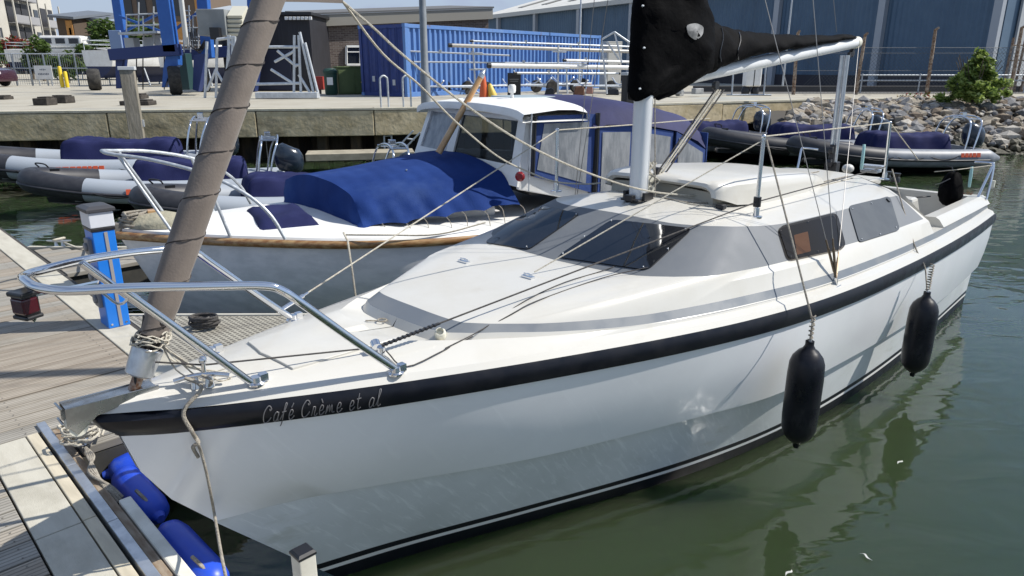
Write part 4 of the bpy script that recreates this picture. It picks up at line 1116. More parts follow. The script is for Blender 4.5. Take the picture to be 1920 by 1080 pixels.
# name on the bow
G = {'C': [[(.85, .78), (.7, .95), (.45, .98), (.2, .75), (.1, .45), (.2, .12), (.45, .02), (.75, .15), (.9, .3)], [(.85, .78), (.72, .70), (.66, .82)]],
 'a': [[(.75, .5), (.5, .58), (.2, .4), (.18, .12), (.4, .02), (.7, .2), (.8, .55), (.74, .1), (.95, .08)]],
 'f': [[(.0, .1), (.45, .5), (.8, .95), (.62, 1.0), (.45, .6), (.3, -.1), (.15, -.3)], [(.2, .5), (.8, .54)]],
 'e': [[(.15, .25), (.65, .32), (.72, .5), (.45, .58), (.2, .35), (.25, .06), (.55, .02), (.95, .2)]],
 'r': [[(.1, .05), (.3, .5), (.25, .55), (.6, .5), (.5, .1), (.75, .02), (.95, .15)]],
 'm': [[(.05, .02), (.15, .52), (.12, .1), (.35, .55), (.42, .1), (.62, .55), (.7, .1), (.95, .1)]],
 't': [[(.45, .95), (.3, .3), (.4, .03), (.8, .12)], [(.1, .62), (.8, .66)]],
 'l': [[(.05, .1), (.5, .6), (.72, .95), (.5, 1.0), (.35, .4), (.4, .03), (.8, .12)]]}
def lettering():
    m = MB(); x = 0.0
    text = [('C', 1.15, ''), ('a', .8, ''), ('f', .8, ''), ('e', .75, "'"), (' ', .55, ''), ('C', 1.15, ''), ('r', .75, ''), ('e', .75, '`'), ('m', 1.1, ''), ('e', .75, ''), (' ', .6, ''), ('e', .75, ''), ('t', .7, ''), (' ', .6, ''), ('a', .8, ''), ('l', .7, '')]
    tot = sum(w for _, w, _ in text)
    for chh, w, acc in text:
        strokes = list(G.get(chh, []))
        if acc == "'": strokes.append([(.45, .72), (.7, .95)])
        if acc == '`': strokes.append([(.35, .95), (.6, .72)])
        for stq in strokes:
            pts = []
            for p in catmull([(px_, py_, 0) for px_, py_ in stq], 3):
                gx = (x + (p.x * .92 + p.y * .16) * w) / tot; gy = p.y
                bx = 490 + gx * 226; by = 794 - gx * 33.5
                q, n = hit(bx + 1.0 * gy, by - 31 * gy, .0018, BVHH); pts.append(q)
            m.tube(pts, .0021, 5)
        x += w
    return m.build('name_lettering', mat('silver_grey_lettering', (.16, .155, .16), .5), yacht, smooth=60)
lettering()

# ------------------------------------------------------------------ things that hang on or lie by the yacht
def yw(v): return BF.o + Matrix.Rotation(BF.a, 3, 'Z') @ Vector(v)
FP = [(0, -.33), (.016, -.33), (.02, -.305), (.035, -.29), (.055, -.275), (.082, -.24), (.095, -.20), (.099, -.12), (.099, .12), (.095, .20), (.082, .24), (.055, .275), (.035, .29), (.024, .31), (.024, .335), (0, .335)]
def hung_fender(pos, top, label, px_top):
    t = thing('fender', label, 'fender', yw(pos), BF.a, 'black fenders hung along the port side of the yacht')
    m = MB(); m.lathe(FP, 24); m.build('body', BLKRUB, t, smooth=35)
    m = MB(); m.lathe([(.0, .345), (.009, .342), (.010, .325)], 8); m.tube([(0, -.012, .32), (0, .012, .32)], .008, 6); m.build('eye', ALU, t, smooth=50)
    T = Vector(top) - Vector(pos)
    m = MB(); m.tube([(0, 0, .33)] + T, .005, 6) if False else m.tube(T_path(T), .0055, 6); 
    kn = random.Random(len(label))
    for k in range(5):
        m.tube(catmull([Vector((.012 * math.cos(a * 1.5 + k), .012 * math.sin(a * 1.5 + k), .335 + .03 * k + .006 * a)) for a in range(6)], 3), .0045, 5)
    m.build('rope', ROPED, t, smooth=60)
    return t
def T_path(T): return [Vector((0, 0, .325)), Vector((0, .0, .45)), T]
fy1 = -(bf(3.22) + .135); fz1 = .575
P1 = yb(1505, 742, l=-fy1)
hung_fender(P1, t1 + Vector((0, -.02, -.02)), 'black fender hanging amidships, nearest the camera, its rope going up to a stanchion top', None)
fy2 = -(bf(5.3) + .125)
P2 = yb(1724, 628, l=-fy2)
def hung2():
    t = thing('fender', 'black fender hanging near the stern with a twisted rope below the aft window', 'fender', yw(P2), BF.a, 'black fenders hung along the port side of the yacht')
    m = MB(); m.lathe(FP, 24); m.build('body', BLKRUB, t, smooth=35)
    m = MB(); m.lathe([(.0, .345), (.009, .342), (.010, .325)], 8); m.build('eye', ALU, t, smooth=50)
    gun = yb(1733, 498, l=-fy2 - .10) - P2; deckp = yb(1712, 452, l=1.07) - P2; top = f2 + Vector((.03, -.04, .08)) - P2
    m = MB(); m.tube(catmull([(0, 0, .325), Vector((0, 0, .33)).lerp(gun, .5) + Vector((.01, 0, 0)), gun, deckp, top], 5), .0055, 6)
    for k in range(9):
        m.tube(catmull([Vector((.014 * math.cos(a * 1.5 + k), .014 * math.sin(a * 1.5 + k), .345 + .022 * k + .005 * a)) for a in range(6)], 3), .0045, 5)
    m.build('rope', ROPED, t, smooth=60)
hung2()
# black bag at the stern
bp_ = yb(1783, 352, l=.72)
t = thing('motor_cover_bag', 'crumpled black cloth bag hanging by the stern rail of the white yacht', 'bag', yw(bp_), BF.a)
m = MB(); rings = []
for k, (z, w, d) in enumerate(((.16, .03, .03), (.14, .06, .05), (.07, .10, .08), (.0, .125, .10), (-.08, .13, .10), (-.14, .11, .08), (-.18, .05, .04))):
    rings.append([Vector((.04 * (z < 0) * -z * 4 + (w + .014 * math.sin(5 * a + k)) * math.cos(a), (d + .014 * math.sin(7 * a - k * 2)) * math.sin(a), z)) for a in [2 * math.pi * j / 24 for j in range(24)]])
m.loft(rings, closed_ring=True, caps=True); m.build('cloth', BCAN, t, smooth=60)
m = MB(); m.tube([(0, 0, .15), (.02, .03, .2), (.0, .1, .21)], .006, 6); m.tube(catmull([(-.09, 0, .10), (-.2, .05, .06), (-.26, .08, .05)], 4), .006, 6); m.build('drawstring', BLKPL, t, smooth=60)
for q, l_, lb in (((1618, 292), .30, 'pale teal paddle blade upright at the aft end of the yacht cabin roof'), ((1820, 330), .70, 'pale teal paddle blade upright beside the black bag at the yacht stern')):
    c = yb(*q, l=l_); o = MB()
    rings = []
    for z, w in ((-.12, .02), (-.08, .045), (0, .05), (.07, .035), (.10, .012)):
        rings.append([(w * math.cos(a) * .9, .012 * math.sin(a), z) for a in [2 * math.pi * j / 12 for j in range(12)]])
    o.loft(rings, closed_ring=True, caps=True)
    ob = o.build('paddle_blade', mat('pale_teal_plastic', (.30, .50, .50), .4), None, smooth=50); ob.location = yw(c); ob.rotation_euler = (0, .15, BF.a + .5)
    tag(ob, lb, 'paddle')
# mooring line from the bow cleat down to the water side of the pontoon
def line_thing(name, label, pts, r, mt, cat='rope', group=None, n=6):
    P = [Vector(p) for p in pts]; o0 = P[0].copy()
    ob = MB().tube([p - o0 for p in P], r, n).build(name, mt, None, smooth=60); ob.location = o0
    return tag(ob, label, cat, group)
a0 = yw(cl + Vector((-.02, -.01, .04)))
ga, gn = hit(352, 768, .012, BVHH)
path = [yw(cl + Vector((.0, 0, .05))), yw(Vector((cl.x + .01, cl.y - .06, cl.z + .03))), yw(ga + Vector((0, -.01, .03))), yw(hit(368, 815, .014, BVHH)[0]), yw(hit(378, 840, .026, BVHH)[0]), yw(hit(387, 875, .034, BVHH)[0]), yw(hit(396, 915, .042, BVHH)[0]), yw(hit(401, 950, .05, BVHH)[0]), yw(yb(415, 1040, l=.42)), yw(yb(424, 1085, l=.50))]
line_thing('mooring_line', 'grey mooring line hanging down the bow from the cleat past the black band', catmull(path, 6), .0058, ROPED)
kn = []
pk = yw(hit(368, 815, .02, BVHH)[0])
path = [yw(cl + Vector((-.05, .02, .045))), yw(cl + Vector((-.03, -.07, .03))), yw(hit(345, 770, .014, BVHH)[0]), yw(hit(359, 800, .016, BVHH)[0]), pk + Vector((0, 0, .0)), pk + Vector((.012, -.012, -.012)), pk + Vector((-.01, -.012, -.03)), yw(hit(372, 850, .02, BVHH)[0])]
line_thing('mooring_line', 'short knotted tail of weathered rope on the bow band beside the longer mooring line', catmull(path, 5), .0075, ROPED)
# ------------------------------------------------------------------ the launch moored alongside
launch = thing('motor_launch', 'old grey motor launch with wooden rubbing strake, blue tarpaulin and white wheelhouse', 'motor boat', LF.o, LF.a)
def lb(px, py, **k): return LF.loc(LF.b(px, py, **k))
HS, HB = smooth_tab([0, .28, .6, 1.02, 1.7, 2.4, 3.2, 4.2, 5.2, 6.3], [.03, .25, .46, .70, 1.02, 1.19, 1.23, 1.20, 1.10, .96])
def hz(s): return interp(s, [0, .6, 1.7, 2.5, 4, 6.3], [.99, .965, .92, .89, .86, .87])
LHULL = mat('launch_grey_hull', (.80, .80, .81), .28, col2=(.68, .69, .70), nscale=4, stretch=(.5, 3, 3), coat=.3)
NS2 = 40
def lrow(i):
    t = (i / NS2) ** 1.2; s = 6.3 * t; b = interp(s, HS, HB); z = hz(s)
    sw = .42 + (6.25 - .42) * t; w = interp(s, HS, HB) * (.70 + .22 * min(1, t * 2.2))
    r = [(s, b, z)]
    for q, bl in ((.25, .045), (.5, .065), (.75, .055), (1, 0)):
        r.append((s + (sw - s) * q, (b + (w - b) * q) + bl * min(1, t * 6 + .2), z * (1 - q)))
    r.append((sw + .1, w * .8, -.25))
    return r
LR = [lrow(i) for i in range(NS2 + 1)]
m = MB()
for sg in (1, -1): m.loft([[(p[0], -sg * p[1], p[2] - .0) for p in r] for r in LR])
e = LR[-1]; m.add([(p[0], -p[1], p[2]) for p in e] + [(p[0], p[1], p[2]) for p in reversed(e)], [tuple(range(12))])
a = LR[0]; m.loft([[(p[0], -p[1], p[2]) for p in a], [(p[0] - .02, 0, p[2]) for p in a], [(p[0], p[1], p[2]) for p in a]])
m.build('hull', LHULL, launch, smooth=50)
for sg in (1, -1):
    pts = [(r[0][0] - .01, -sg * (r[0][1] + .018), r[0][2] - .035) for r in LR]
    MB().tube(pts, .036, 10, flat=.6, rf=lambda i, a, r: r).build('rubbing_strake', VARN, launch, smooth=50)
m = MB(); rings = []
for r in LR:
    s, b, z = r[0]
    rings.append([(s + .01, -b * 1.012, z), (s + .01, -b, z + .02), (s + .02, -max(.0, b - .06), z + .028)] + [(s + .02, -(b - .06) * q, z + .03 + .05 * (1 - q * q)) for q in (.6, .2, -.2, -.6)] + [(s + .02, max(0, b - .06), z + .028), (s + .01, b, z + .02), (s + .01, b * 1.012, z)])
m.loft(rings); m.build('deck', WHITEP, launch, smooth=40)
# foredeck gear: samson post, rope, stemhead chafe
m = MB(); m.box((.30, 0, 1.07), (.09, .09, .16)); m.tube([(.30, -.09, 1.10), (.30, .09, 1.10)], .012, 6); m.build('samson_post', SPARV, launch, bevel=.006)
m = MB(); m.box((-.02, 0, 1.00), (.16, .10, .12)); m.lathe([(.04, -.06), (.04, .06)], 10, o=(-.10, 0, 1.02), axis=(0, 1, 0)); m.build('stemhead', mat('grey_stemhead', (.16, .15, .13), .8), launch, bevel=.01)
m = MB(); r5 = random.Random(5)
for k in range(6):
    m.tube(catmull([Vector((.16 + .12 * math.cos(a * .9 + k) + r5.uniform(-.03, .03), .02 + .10 * math.sin(a * .9 + k) + r5.uniform(-.03, .03), 1.03 + .018 * k + r5.uniform(0, .02))) for a in range(8)], 3), .012, 6)
m.build('rope_coil', ROPED, launch, smooth=60)
m = MB(); rings = []
for x, w, h in ((.10, .03, .02), (.18, .12, .10), (.40, .20, .12), (.62, .16, .06), (.68, .04, .01)):
    rings.append([(x, -.05 + w * math.cos(a), 1.01 + h * max(0, math.sin(a)) + .01 * math.sin(5 * a)) for a in [math.pi * j / 12 for j in range(13)]])
m.loft(rings); m.build('canvas_bundle', mat('faded_beige_canvas', (.36, .33, .24), .9, col2=(.26, .25, .19), nscale=8, bump=.4), launch, smooth=60)
# pulpit
NL = [(-.02, 0, 1.69), (.04, -.13, 1.675), (.35, -.36, 1.63), (.72, -.60, 1.52), (1.00, -.78, 1.36), (1.17, -.88, 1.18), (1.27, -.93, .965)]
m = MB(); pn = catmull(NL, 6); pf = catmull([(x, -y, z) for x, y, z in NL], 6); m.tube(list(reversed(pf))[:-1] + pn, .016, 10); m.build('bow_rail', GALV, launch, smooth=60)
for sg in (1, -1):
    MB().tube([(.10, -.18 * sg, 1.665), (.42, -.34 * sg, 1.0)], .014, 8).build('rail_leg', GALV, launch, smooth=60)
    MB().tube([(.72, -.60 * sg, 1.52), (.86, -.62 * sg, .97)], .014, 8).build('rail_leg', GALV, launch, smooth=60)
# navy covered forehatch
def soft_box(s0, s1, l0, l1, z0, z1, mt, name, parent, sag=.02, ph=0.0):
    m = MB(); rings = []
    for k in range(13):
        t = k / 12; s = s0 + (s1 - s0) * t; e = min(1, 6 * min(t, 1 - t) + .0)
        ring = []
        for j in range(17):
            q = j / 16; l = l0 + (l1 - l0) * q; e2 = min(1, 6 * min(q, 1 - q))
            h = (e * e2) ** .5
            ring.append((s, -l, z0 + (z1 - z0) * h - sag * h * math.sin(math.pi * t) * math.sin(math.pi * q) + .006 * h * math.sin(13 * t + 9 * q + ph)))
        rings.append(ring)
    m.loft(rings); return m.build(name, mt, parent, smooth=60)
soft_box(1.10, 1.66, -.36, .60, .97, 1.075, NAVYC, 'hatch_cover', launch)
m = MB(); m.prism([(1.74, .82, .93), (2.02, -.60, .93), (3.4, -.74, .93), (3.1, .92, .93)], (0, 0, .11)); m.build('trunk', WHITEP, launch, bevel=.03)
# blue tarpaulin over the fore cabin
FR = [(-.97, .90), (-.90, 1.20), (-.60, 1.285), (-.25, 1.325), (.15, 1.315), (.46, 1.262), (.56, 1.235), (.62, 1.20), (.70, 1.09), (.80, .945)]
AF = [(-1.04, 1.05), (-.85, 1.42), (-.45, 1.475), (-.05, 1.49), (.32, 1.455), (.58, 1.395), (.68, 1.365), (.745, 1.32), (.85, 1.20), (.97, 1.07)]
tb = []
N_ = 22
def tarp_prof(P):
    top = resample(catmull([(0, l, z) for l, z in P[1:7]], 8), 27); far = resample([Vector((0, *P[0])), Vector((0, *P[1]))], 6)
    near = resample([Vector((0, *p)) for p in P[6:]], 15)
    return far[:-1] + top + near[1:]
fr = tarp_prof(FR); af = tarp_prof(AF); NK = len(fr)
for i in range(N_ * 2 + 1):
    t = i / (N_ * 2); ring = []
    for k in range(NK):
        a_, b_ = fr[k], af[k]
        l = a_.y + (b_.y - a_.y) * t; z = a_.z + (b_.z - a_.z) * t
        s_ = (1.84 + .21 * a_.y) + ((3.36 + .19 * b_.y) - (1.84 + .21 * a_.y)) * t
        q = max(0, (k - 31) / (NK - 32))                     # 0 at the near shoulder, 1 at the hem
        top = 1 if 5 < k < 31 else 0
        dz = -.018 * math.sin(math.pi * t) * top * math.sin(math.pi * (k - 5) / 26)
        dz -= .006 * abs(math.sin(30 * t + k * .22)) ** 3 * (k > 14) * top
        pull = abs(math.sin(math.pi * 4.0 * t)) ** .6          # scallops between the lashings
        l += q * (.020 * math.sin(26 * t + 1.5 * q) + .014 * math.sin(47 * t - 3 * q)) - .03 * q * (1 - q)
        l += .05 * q * math.exp(-((t - .07) * 16) ** 2) * math.sin(5 * q)
        z2 = z + dz + .02 * q * pull
        ring.append((s_, -l, z2))
    tb.append(ring)
m = MB(); m.loft(tb)
f0 = tb[0]; c0 = Vector((1.70, 0, 1.0))
hem = [(p[0] - .03, p[1], .925 + .0 * k) for k, p in enumerate(f0)]
m.loft([f0, [((a[0] + b[0]) / 2 - .015 + .012 * math.sin(k * .7), a[1], (a[2] + b[2]) / 2) for k, (a, b) in enumerate(zip(f0, hem))], hem])
m.build('tarpaulin', BLUEC, launch, smooth=32, fix=True)
m = MB()
for t in [k / 8 for k in range(9)]:
    q = tb[int(t * N_ * 2)][-1]; m.tube(catmull([q, Vector(q) + Vector((.02, -.05, -.04)), Vector((q[0], q[1] - .14, .90))], 3), .004, 5)
m.build('tarp_lashing', ROPED, launch)
m = MB(); p = Vector(tb[22][24]); m.sphere(p + Vector((0, 0, .008)), .014, 8, 5); m.build('snap_stud', STEEL, launch)
a_ = lb(652, 452, l=1.20); b_ = lb(668, 566, l=1.24)
MB().tube([a_ + Vector((0, .12, .05)), a_, a_.lerp(b_, .5) + Vector((0, -.01, 0)), b_], .009, 6).build('hanging_line', ROPE, launch, smooth=60)
a_ = lb(655, 455, l=1.16); MB().tube(catmull([a_ + Vector((0, .1, .05)), a_ + Vector((.3, -.02, .04)), a_ + Vector((.8, -.06, .0)), a_ + Vector((1.3, -.02, .05))], 5), .008, 6).build('hanging_line', ROPE, launch, smooth=60)
# wheelhouse
FLb = Vector((3.16, .93, 1.40)); FRb = Vector((3.55, -.93, 1.33)); FLt = Vector((3.36, .90, 1.93)); FRt = Vector((3.66, -.90, 1.915))
m = MB()
def fpt(u, v, off=0.0):
    p = FLb.lerp(FRb, u).lerp(FLt.lerp(FRt, u), v); n = (FRb - FLb).cross(FLt - FLb).normalized()
    if n.x > 0: n = -n
    return p + n * off
def frame_quad(m, pane, wid, o0, o1):
    u0, u1, v0, v1 = pane
    for a, b, c, d in ((u0 - wid, u1 + wid, v0 - wid * 2, v0), (u0 - wid, u1 + wid, v1, v1 + wid * 2), (u0 - wid, u0, v0, v1), (u1, u1 + wid, v0, v1)):
        m.prism([fpt(a, c, o0), fpt(b, c, o0), fpt(b, d, o0), fpt(a, d, o0)], fpt(0, 0, o1) - fpt(0, 0, o0))
PANES = [(.04, .32, .18, .92), (.39, .93, .18, .92)]
for a, b, c, d in ((0, 1, -.15, .18), (0, 1, .92, 1), (0, .04, .18, .92), (.32, .39, .18, .92), (.93, 1, .18, .92)):
    m.prism([fpt(a, c), fpt(b, c), fpt(b, d), fpt(a, d)], fpt(0, 0, -.05) - fpt(0, 0))
m.build('wheelhouse_front', WHITEP, launch, bevel=.008)
PANE2 = bpy.data.materials.new('clear_pane'); PANE2.use_nodes = True
nt2 = PANE2.node_tree; p2 = P_(PANE2); p2.inputs['Base Color'].default_value = (.02, .022, .024, 1); p2.inputs['Roughness'].default_value = .04
t2_ = nt2.nodes.new('ShaderNodeBsdfTransparent'); t2_.inputs['Color'].default_value = (.75, .78, .78, 1); x2_ = nt2.nodes.new('ShaderNodeMixShader'); x2_.inputs[0].default_value = .35
nt2.links.new(t2_.outputs[0], x2_.inputs[1]); nt2.links.new(p2.outputs[0], x2_.inputs[2]); nt2.links.new(x2_.outputs[0], nt2.nodes['Material Output'].inputs['Surface'])
MILKY = mat('scratched_vinyl_window', (.22, .235, .25), .12, col2=(.34, .35, .36), nscale=6, stretch=(2, 2, .6), bump=.25, bscale=9)
for i, (u0, u1, v0, v1) in enumerate(PANES):
    m = MB(); m.prism([fpt(u0, v0, -.02), fpt(u1, v0, -.02), fpt(u1, v1, -.02), fpt(u0, v1, -.02)], fpt(0, 0, -.026) - fpt(0, 0, -.02))
    m.build('windscreen', MILKY if i == 0 else PANE2, launch)
m = MB()
m.prism([FRb + Vector((.0, .0, -.12)), FRb + Vector((.85, .02, -.32)), FRb + Vector((.85, .02, -.05)), FRb + Vector((.12, 0, .06)), FRt + Vector((.10, 0, 0)), FRt], (0, .05, 0))
m.build('wheelhouse_side', WHITEP, launch, bevel=.01); m = MB()
m.prism([FLb + Vector((.0, .0, -.12)), FLb + Vector((1.6, -.02, -.32)), FLb + Vector((1.6, -.02, -.05)), FLb + Vector((.12, 0, .06)), FLt + Vector((.10, 0, 0)), FLt], (0, -.05, 0))
m.build('wheelhouse_side', WHITEP, launch, bevel=.01)
# dark inside so that the screen reads
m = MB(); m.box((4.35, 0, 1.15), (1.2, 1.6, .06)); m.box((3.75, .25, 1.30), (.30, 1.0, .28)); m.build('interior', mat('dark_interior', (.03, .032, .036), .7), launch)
m = MB(); rings = []
for s, dz in ((-.10, -.03), (-.085, 0), (.3, .035), (.9, .03), (1.05, 0), (1.06, -.03)):
    ring = []
    for k in range(21):
        q = -1 + k / 10; l = 1.0 * q
        sk = 3.50 + .16 * q * (1 if s < .5 else -2.6 * .6)
        ring.append((sk + s * 1.0, -l, 1.975 + dz + .045 * (1 - q * q) - .035 * abs(q) ** 12))
    rings.append(ring)
m.loft(rings); m.loft([rings[0], [(p[0], p[1], p[2] - .045) for p in rings[0]], [(p[0], p[1], p[2] - .045) for p in rings[-1]], rings[-1]]); m.build('wheelhouse_roof', WHITEP, launch, smooth=40)
m = MB(); m.box((4.25, .25, 2.045), (.55, .55, .03)); m.build('roof_hatch', mat('grey_hatch', (.30, .36, .38), .4), launch, bevel=.01)
a = lb(960, 200, l=0.1); m = MB(); m.tube([(a.x, a.y, 2.01), (a.x, a.y, 2.11)], .018, 8); m.lathe([(.0, 0), (.035, 0), (.042, .02), (.042, .07), (.03, .085), (0, .088)], 14, o=(a.x, a.y, 2.11)); m.build('masthead_lamp', WHITEP, launch, smooth=40)
m = MB(); m.tube([(3.6, .45, 2.0), (3.6, .45, 2.035), (3.68, .30, 2.035), (3.68, .30, 2.0)], .01, 6); m.build('grab_rail', WHITEP, launch)
# canvas sides with clear windows
SIDEB = mat('blue_canopy_canvas', (.022, .055, .20), .75, col2=(.03, .07, .24), nscale=3, bump=.15, bscale=40)
NAVYT = mat('navy_canopy_top', (.011, .013, .066), .8, col2=(.017, .02, .09), nscale=2, bump=.2, bscale=14)
def strip_panel(P, name, mt, th=.012):
    m = MB(); m.prism(P, Vector((0, th, 0))); return m.build(name, mt, launch)
c_ = [Vector((3.66, -.95, 1.35)), Vector((4.40, -.97, 1.12)), Vector((4.44, -.95, 1.92)), Vector((3.76, -.95, 1.92))]
def inset(P, f):
    c = sum(P, Vector()) / 4; return [c + (p - c) * f for p in P]
strip_panel(c_, 'side_curtain', SIDEB)
strip_panel([p + Vector((0, -.004, 0)) for p in inset(c_, .78)], 'curtain_window', MILKY, -.002)
m = MB(); m.tube([(3.70, -.955, 1.34), (3.72, -.955, 1.92)], .022, 8); m.build('door_edge', BLKPL, launch)
m = MB(); m.tube([(4.44, -.965, 1.11), (4.46, -.955, 1.93)], .026, 8); m.build('canopy_pole', BLKPL, launch)
m = MB(); rings = []
for s, z, w in ((4.40, 1.97, .99), (4.55, 2.0, .99), (5.0, 1.985, .98), (5.5, 1.90, .96), (5.85, 1.79, .93), (6.0, 1.68, .90)):
    rings.append([(s + .10 * (1 - q * q) * (s > 5.6), -w * q, z + .07 * (1 - q * q) - .20 * abs(q) ** 8 + .012 * math.sin(s * 12 + 4 * q)) for q in [-1 + k / 12 for k in range(25)]])
m.loft(rings); m.build('canopy_top', NAVYT, launch, smooth=60)
for sg in (1, -1):
    tops = [(4.48, 1.80), (4.95, 1.785), (5.5, 1.70), (5.98, 1.48)]
    for i in range(3):
        (s0, z0), (s1, z1) = tops[i], tops[i + 1]
        P = [Vector((s0, -.97 * sg, 1.02)), Vector((s1 - .03, -.95 * sg, 1.00)), Vector((s1 - .03, -.95 * sg, z1)), Vector((s0, -.97 * sg, z0))]
        strip_panel(P, 'side_curtain', SIDEB, .012 * sg)
        strip_panel([p + Vector((0, -.004 * sg, 0)) for p in inset(P, .84)], 'curtain_window', MILKY, -.002 * sg)
m = MB(); m.prism([(6.0, .92, .9), (6.0, -.92, .9), (6.03, -.88, 1.66), (6.03, .88, 1.66)], (.012, 0, 0)); m.build('aft_curtain', SIDEB, launch)
m = MB(); c = lb(975, 331, l=1.0); m.lathe([(0, -.02), (.045, -.02), (.05, .0), (.03, .02), (0, .022)], 12, o=(c.x, c.y, c.z), axis=(-.6, -.8, .1)); m.build('port_lamp', mat('red_lamp', (.22, .008, .012), .2), launch, smooth=40)
m = MB(); m.tube([(3.63, -1.0, 1.20), (3.66, -1.0, 1.95)], .008, 6); m.build('hand_pole', GALV, launch)
# varnished spar leaning over the wheelhouse front
s0 = lb(822, 287, l=0); s1 = lb(905, 138, l=0)
t = thing('spar', 'varnished wooden spar leaning up in front of the launch wheelhouse windscreen', 'spar', LF.w(s0.x, -s0.y, s0.z), LF.a)
d = s1 - s0
m = MB(); m.tube([(0, 0, 0), d * .5, d], [.036, .034, .030], 14); m.build('wood', SPARV, t, smooth=50)
m = MB(); m.lathe([(.033, -.05), (.033, .0), (.02, .012), (.012, .05), (0, .05)], 12, o=d, axis=d.normalized()); m.build('end_fitting', ALU, t, smooth=40)

# ------------------------------------------------------------------ service pedestal, cleats, fenders, post on the pontoon
def PW(s, l, z=TOP): return BF.w(s, l, z)
ped_c = (.845, -3.10)
t = thing('service_pedestal', 'bright blue power pedestal with white lamp head and dark cap on the pontoon', 'pedestal', PW(*ped_c, TOP + .006), BF.a)
pw, pd, ph = .150, .200, .74
m = MB(); m.prism([(-pw / 2, -pd / 2, 0), (pw / 2, -pd / 2, 0), (pw / 2, pd / 2, 0), (-pw / 2, pd / 2, 0)], (0, 0, ph)); m.build('column', BLUEP, t, bevel=.006)
m = MB(); m.box((0.012, -pd / 2 - .002, ph / 2), (.022, .008, ph - .02)); m.build('cover_strip', mat('grey_strip', (.30, .28, .27), .5), t)
m = MB(); m.box((0, 0, ph + .012), (pw + .012, pd + .012, .024)); m.build('collar', BLKPL, t, bevel=.004)
m = MB(); m.box((0, 0, ph + .083), (pw + .014, pd + .014, .112)); m.build('lamp_head', mat('opal_lamp_head', (.62, .64, .68), .35), t, bevel=.006)
m = MB(); m.loft([[(x * (pw / 2 + .022), y * (pd / 2 + .022), ph + .141) for x, y in ((-1, -1), (1, -1), (1, 1), (-1, 1))], [(x * (pw / 2 + .022), y * (pd / 2 + .022), ph + .166) for x, y in ((-1, -1), (1, -1), (1, 1), (-1, 1))], [(x * (pw / 2 - .015), y * (pd / 2 - .015), ph + .182) for x, y in ((-1, -1), (1, -1), (1, 1), (-1, 1))]], closed_ring=True, caps=True); m.build('cap', mat('charcoal_cap', (.05, .05, .055), .5), t, bevel=.004)
for z in (.62, .40, .22):
    m = MB(); m.box((-pw / 2 - .012, .0, z), (.03, .11, .12)); m.lathe([(.0, 0), (.032, 0), (.032, .018), (0, .02)], 14, o=(-pw / 2 - .026, 0, z), axis=(-1, 0, 0)); m.build('socket', mat('pale_grey_socket', (.16, .17, .19), .4), t, bevel=.005)
for x in (-.05, .05):
    m = MB(); m.lathe([(0, 0), (.008, 0), (.008, .004), (0, .004)], 8, o=(x, -pd / 2, .03), axis=(0, -1, 0)); m.build('fixing_bolt', STEEL, t)
def cleat(name_label, s, l, rz, group, size=.26, mt=None):
    t = thing('dock_cleat', name_label, 'cleat', PW(s, l, TOP + .006), BF.a + rz, group)
    h = size / 2
    m = MB(); m.tube(catmull([(-h, 0, .062), (-h * .5, 0, .058), (0, 0, .056), (h * .5, 0, .058), (h, 0, .062)], 4), [.009 + .005 * math.sin(math.pi * k / 16) for k in range(17)], 8); m.build('horn', mt or ALU, t, smooth=50)
    for x in (-.035, .035):
        m = MB(); m.lathe([(.026, 0), (.018, .01), (.014, .055)], 10, o=(x, 0, 0)); m.build('leg', mt or ALU, t, smooth=50)
    return t
c1 = cleat('galvanised cleat on the far finger of the pontoon with a white rope around it', 1.20, -6.18, -.75, 'pontoon cleats')
pr = LF.w(.15, -.05, 1.02)
A_ = PW(1.20, -6.18, TOP + .07)
pts = [A_ + Vector((-.06, .02, 0)), A_ + Vector((-.02, -.05, .015)), A_ + Vector((.04, .04, .02)), A_ + Vector((.0, .05, .0)), A_ + Vector((.10, -.03, -.03)), A_ + Vector((.34, -.14, -.045)), A_ + Vector((.55, -.2, .10)), A_.lerp(pr, .75), pr]
line_thing('mooring_line', 'white mooring line from the far pontoon cleat to the launch bow', catmull(pts, 6), .013, ROPE)
c2 = cleat('black cleat wrapped with dark line beside the furled jib', 1.30, -2.56, .2, 'pontoon cleats', .22, BLKPL)
A_ = PW(1.30, -2.56, TOP)
m = MB(); r6 = random.Random(8)
for k in range(5):
    m.tube(catmull([Vector((.10 * math.cos(a * .9 + k) + r6.uniform(-.02, .02), .07 * math.sin(a * .9 + k), .02 + .016 * k + r6.uniform(0, .012))) for a in range(9)], 3), .011, 6)
o = m.build('coiled_line', ROPEK, None, smooth=60); o.location = A_ + Vector((.02, -.02, .0)); tag(o, 'coil of black line heaped on the grating by the black cleat', 'rope')
A_ = PW(.12, -1.20, TOP)
c3 = cleat('silver cleat at the pontoon corner under the yacht bow, wrapped in pale rope', .14, -1.28, 1.2, 'pontoon cleats', .20, STEEL)
m = MB()
for k in range(7):
    m.tube(catmull([Vector((.09 * math.cos(a * .8 + k) + r6.uniform(-.03, .03), .06 * math.sin(a * .8 + k) + r6.uniform(-.03, .03), .03 + .014 * k + r6.uniform(0, .02))) for a in range(8)], 3), .0085, 6)
m.tube(catmull([(-.02, 0, .05), (-.14, .10, .045), (-.27, .20, .03), (-.20, .24, .03), (-.02, .12, .06), (.06, .10, .07), (.10, .02, .05)], 5), .0095, 6)
m.tube(catmull([(0, .0, .05), (-.10, .16, .06), (.04, .19, .05), (.10, .06, .04)], 5), .0095, 6)
o = m.build('pontoon_rope', ROPE, None, smooth=60); o.location = A_ + Vector((0, 0, .02)); o.scale = (.8, .8, .8); tag(o, 'tangle of pale rope looped over the corner cleat below the yacht bow', 'rope')
m = MB()
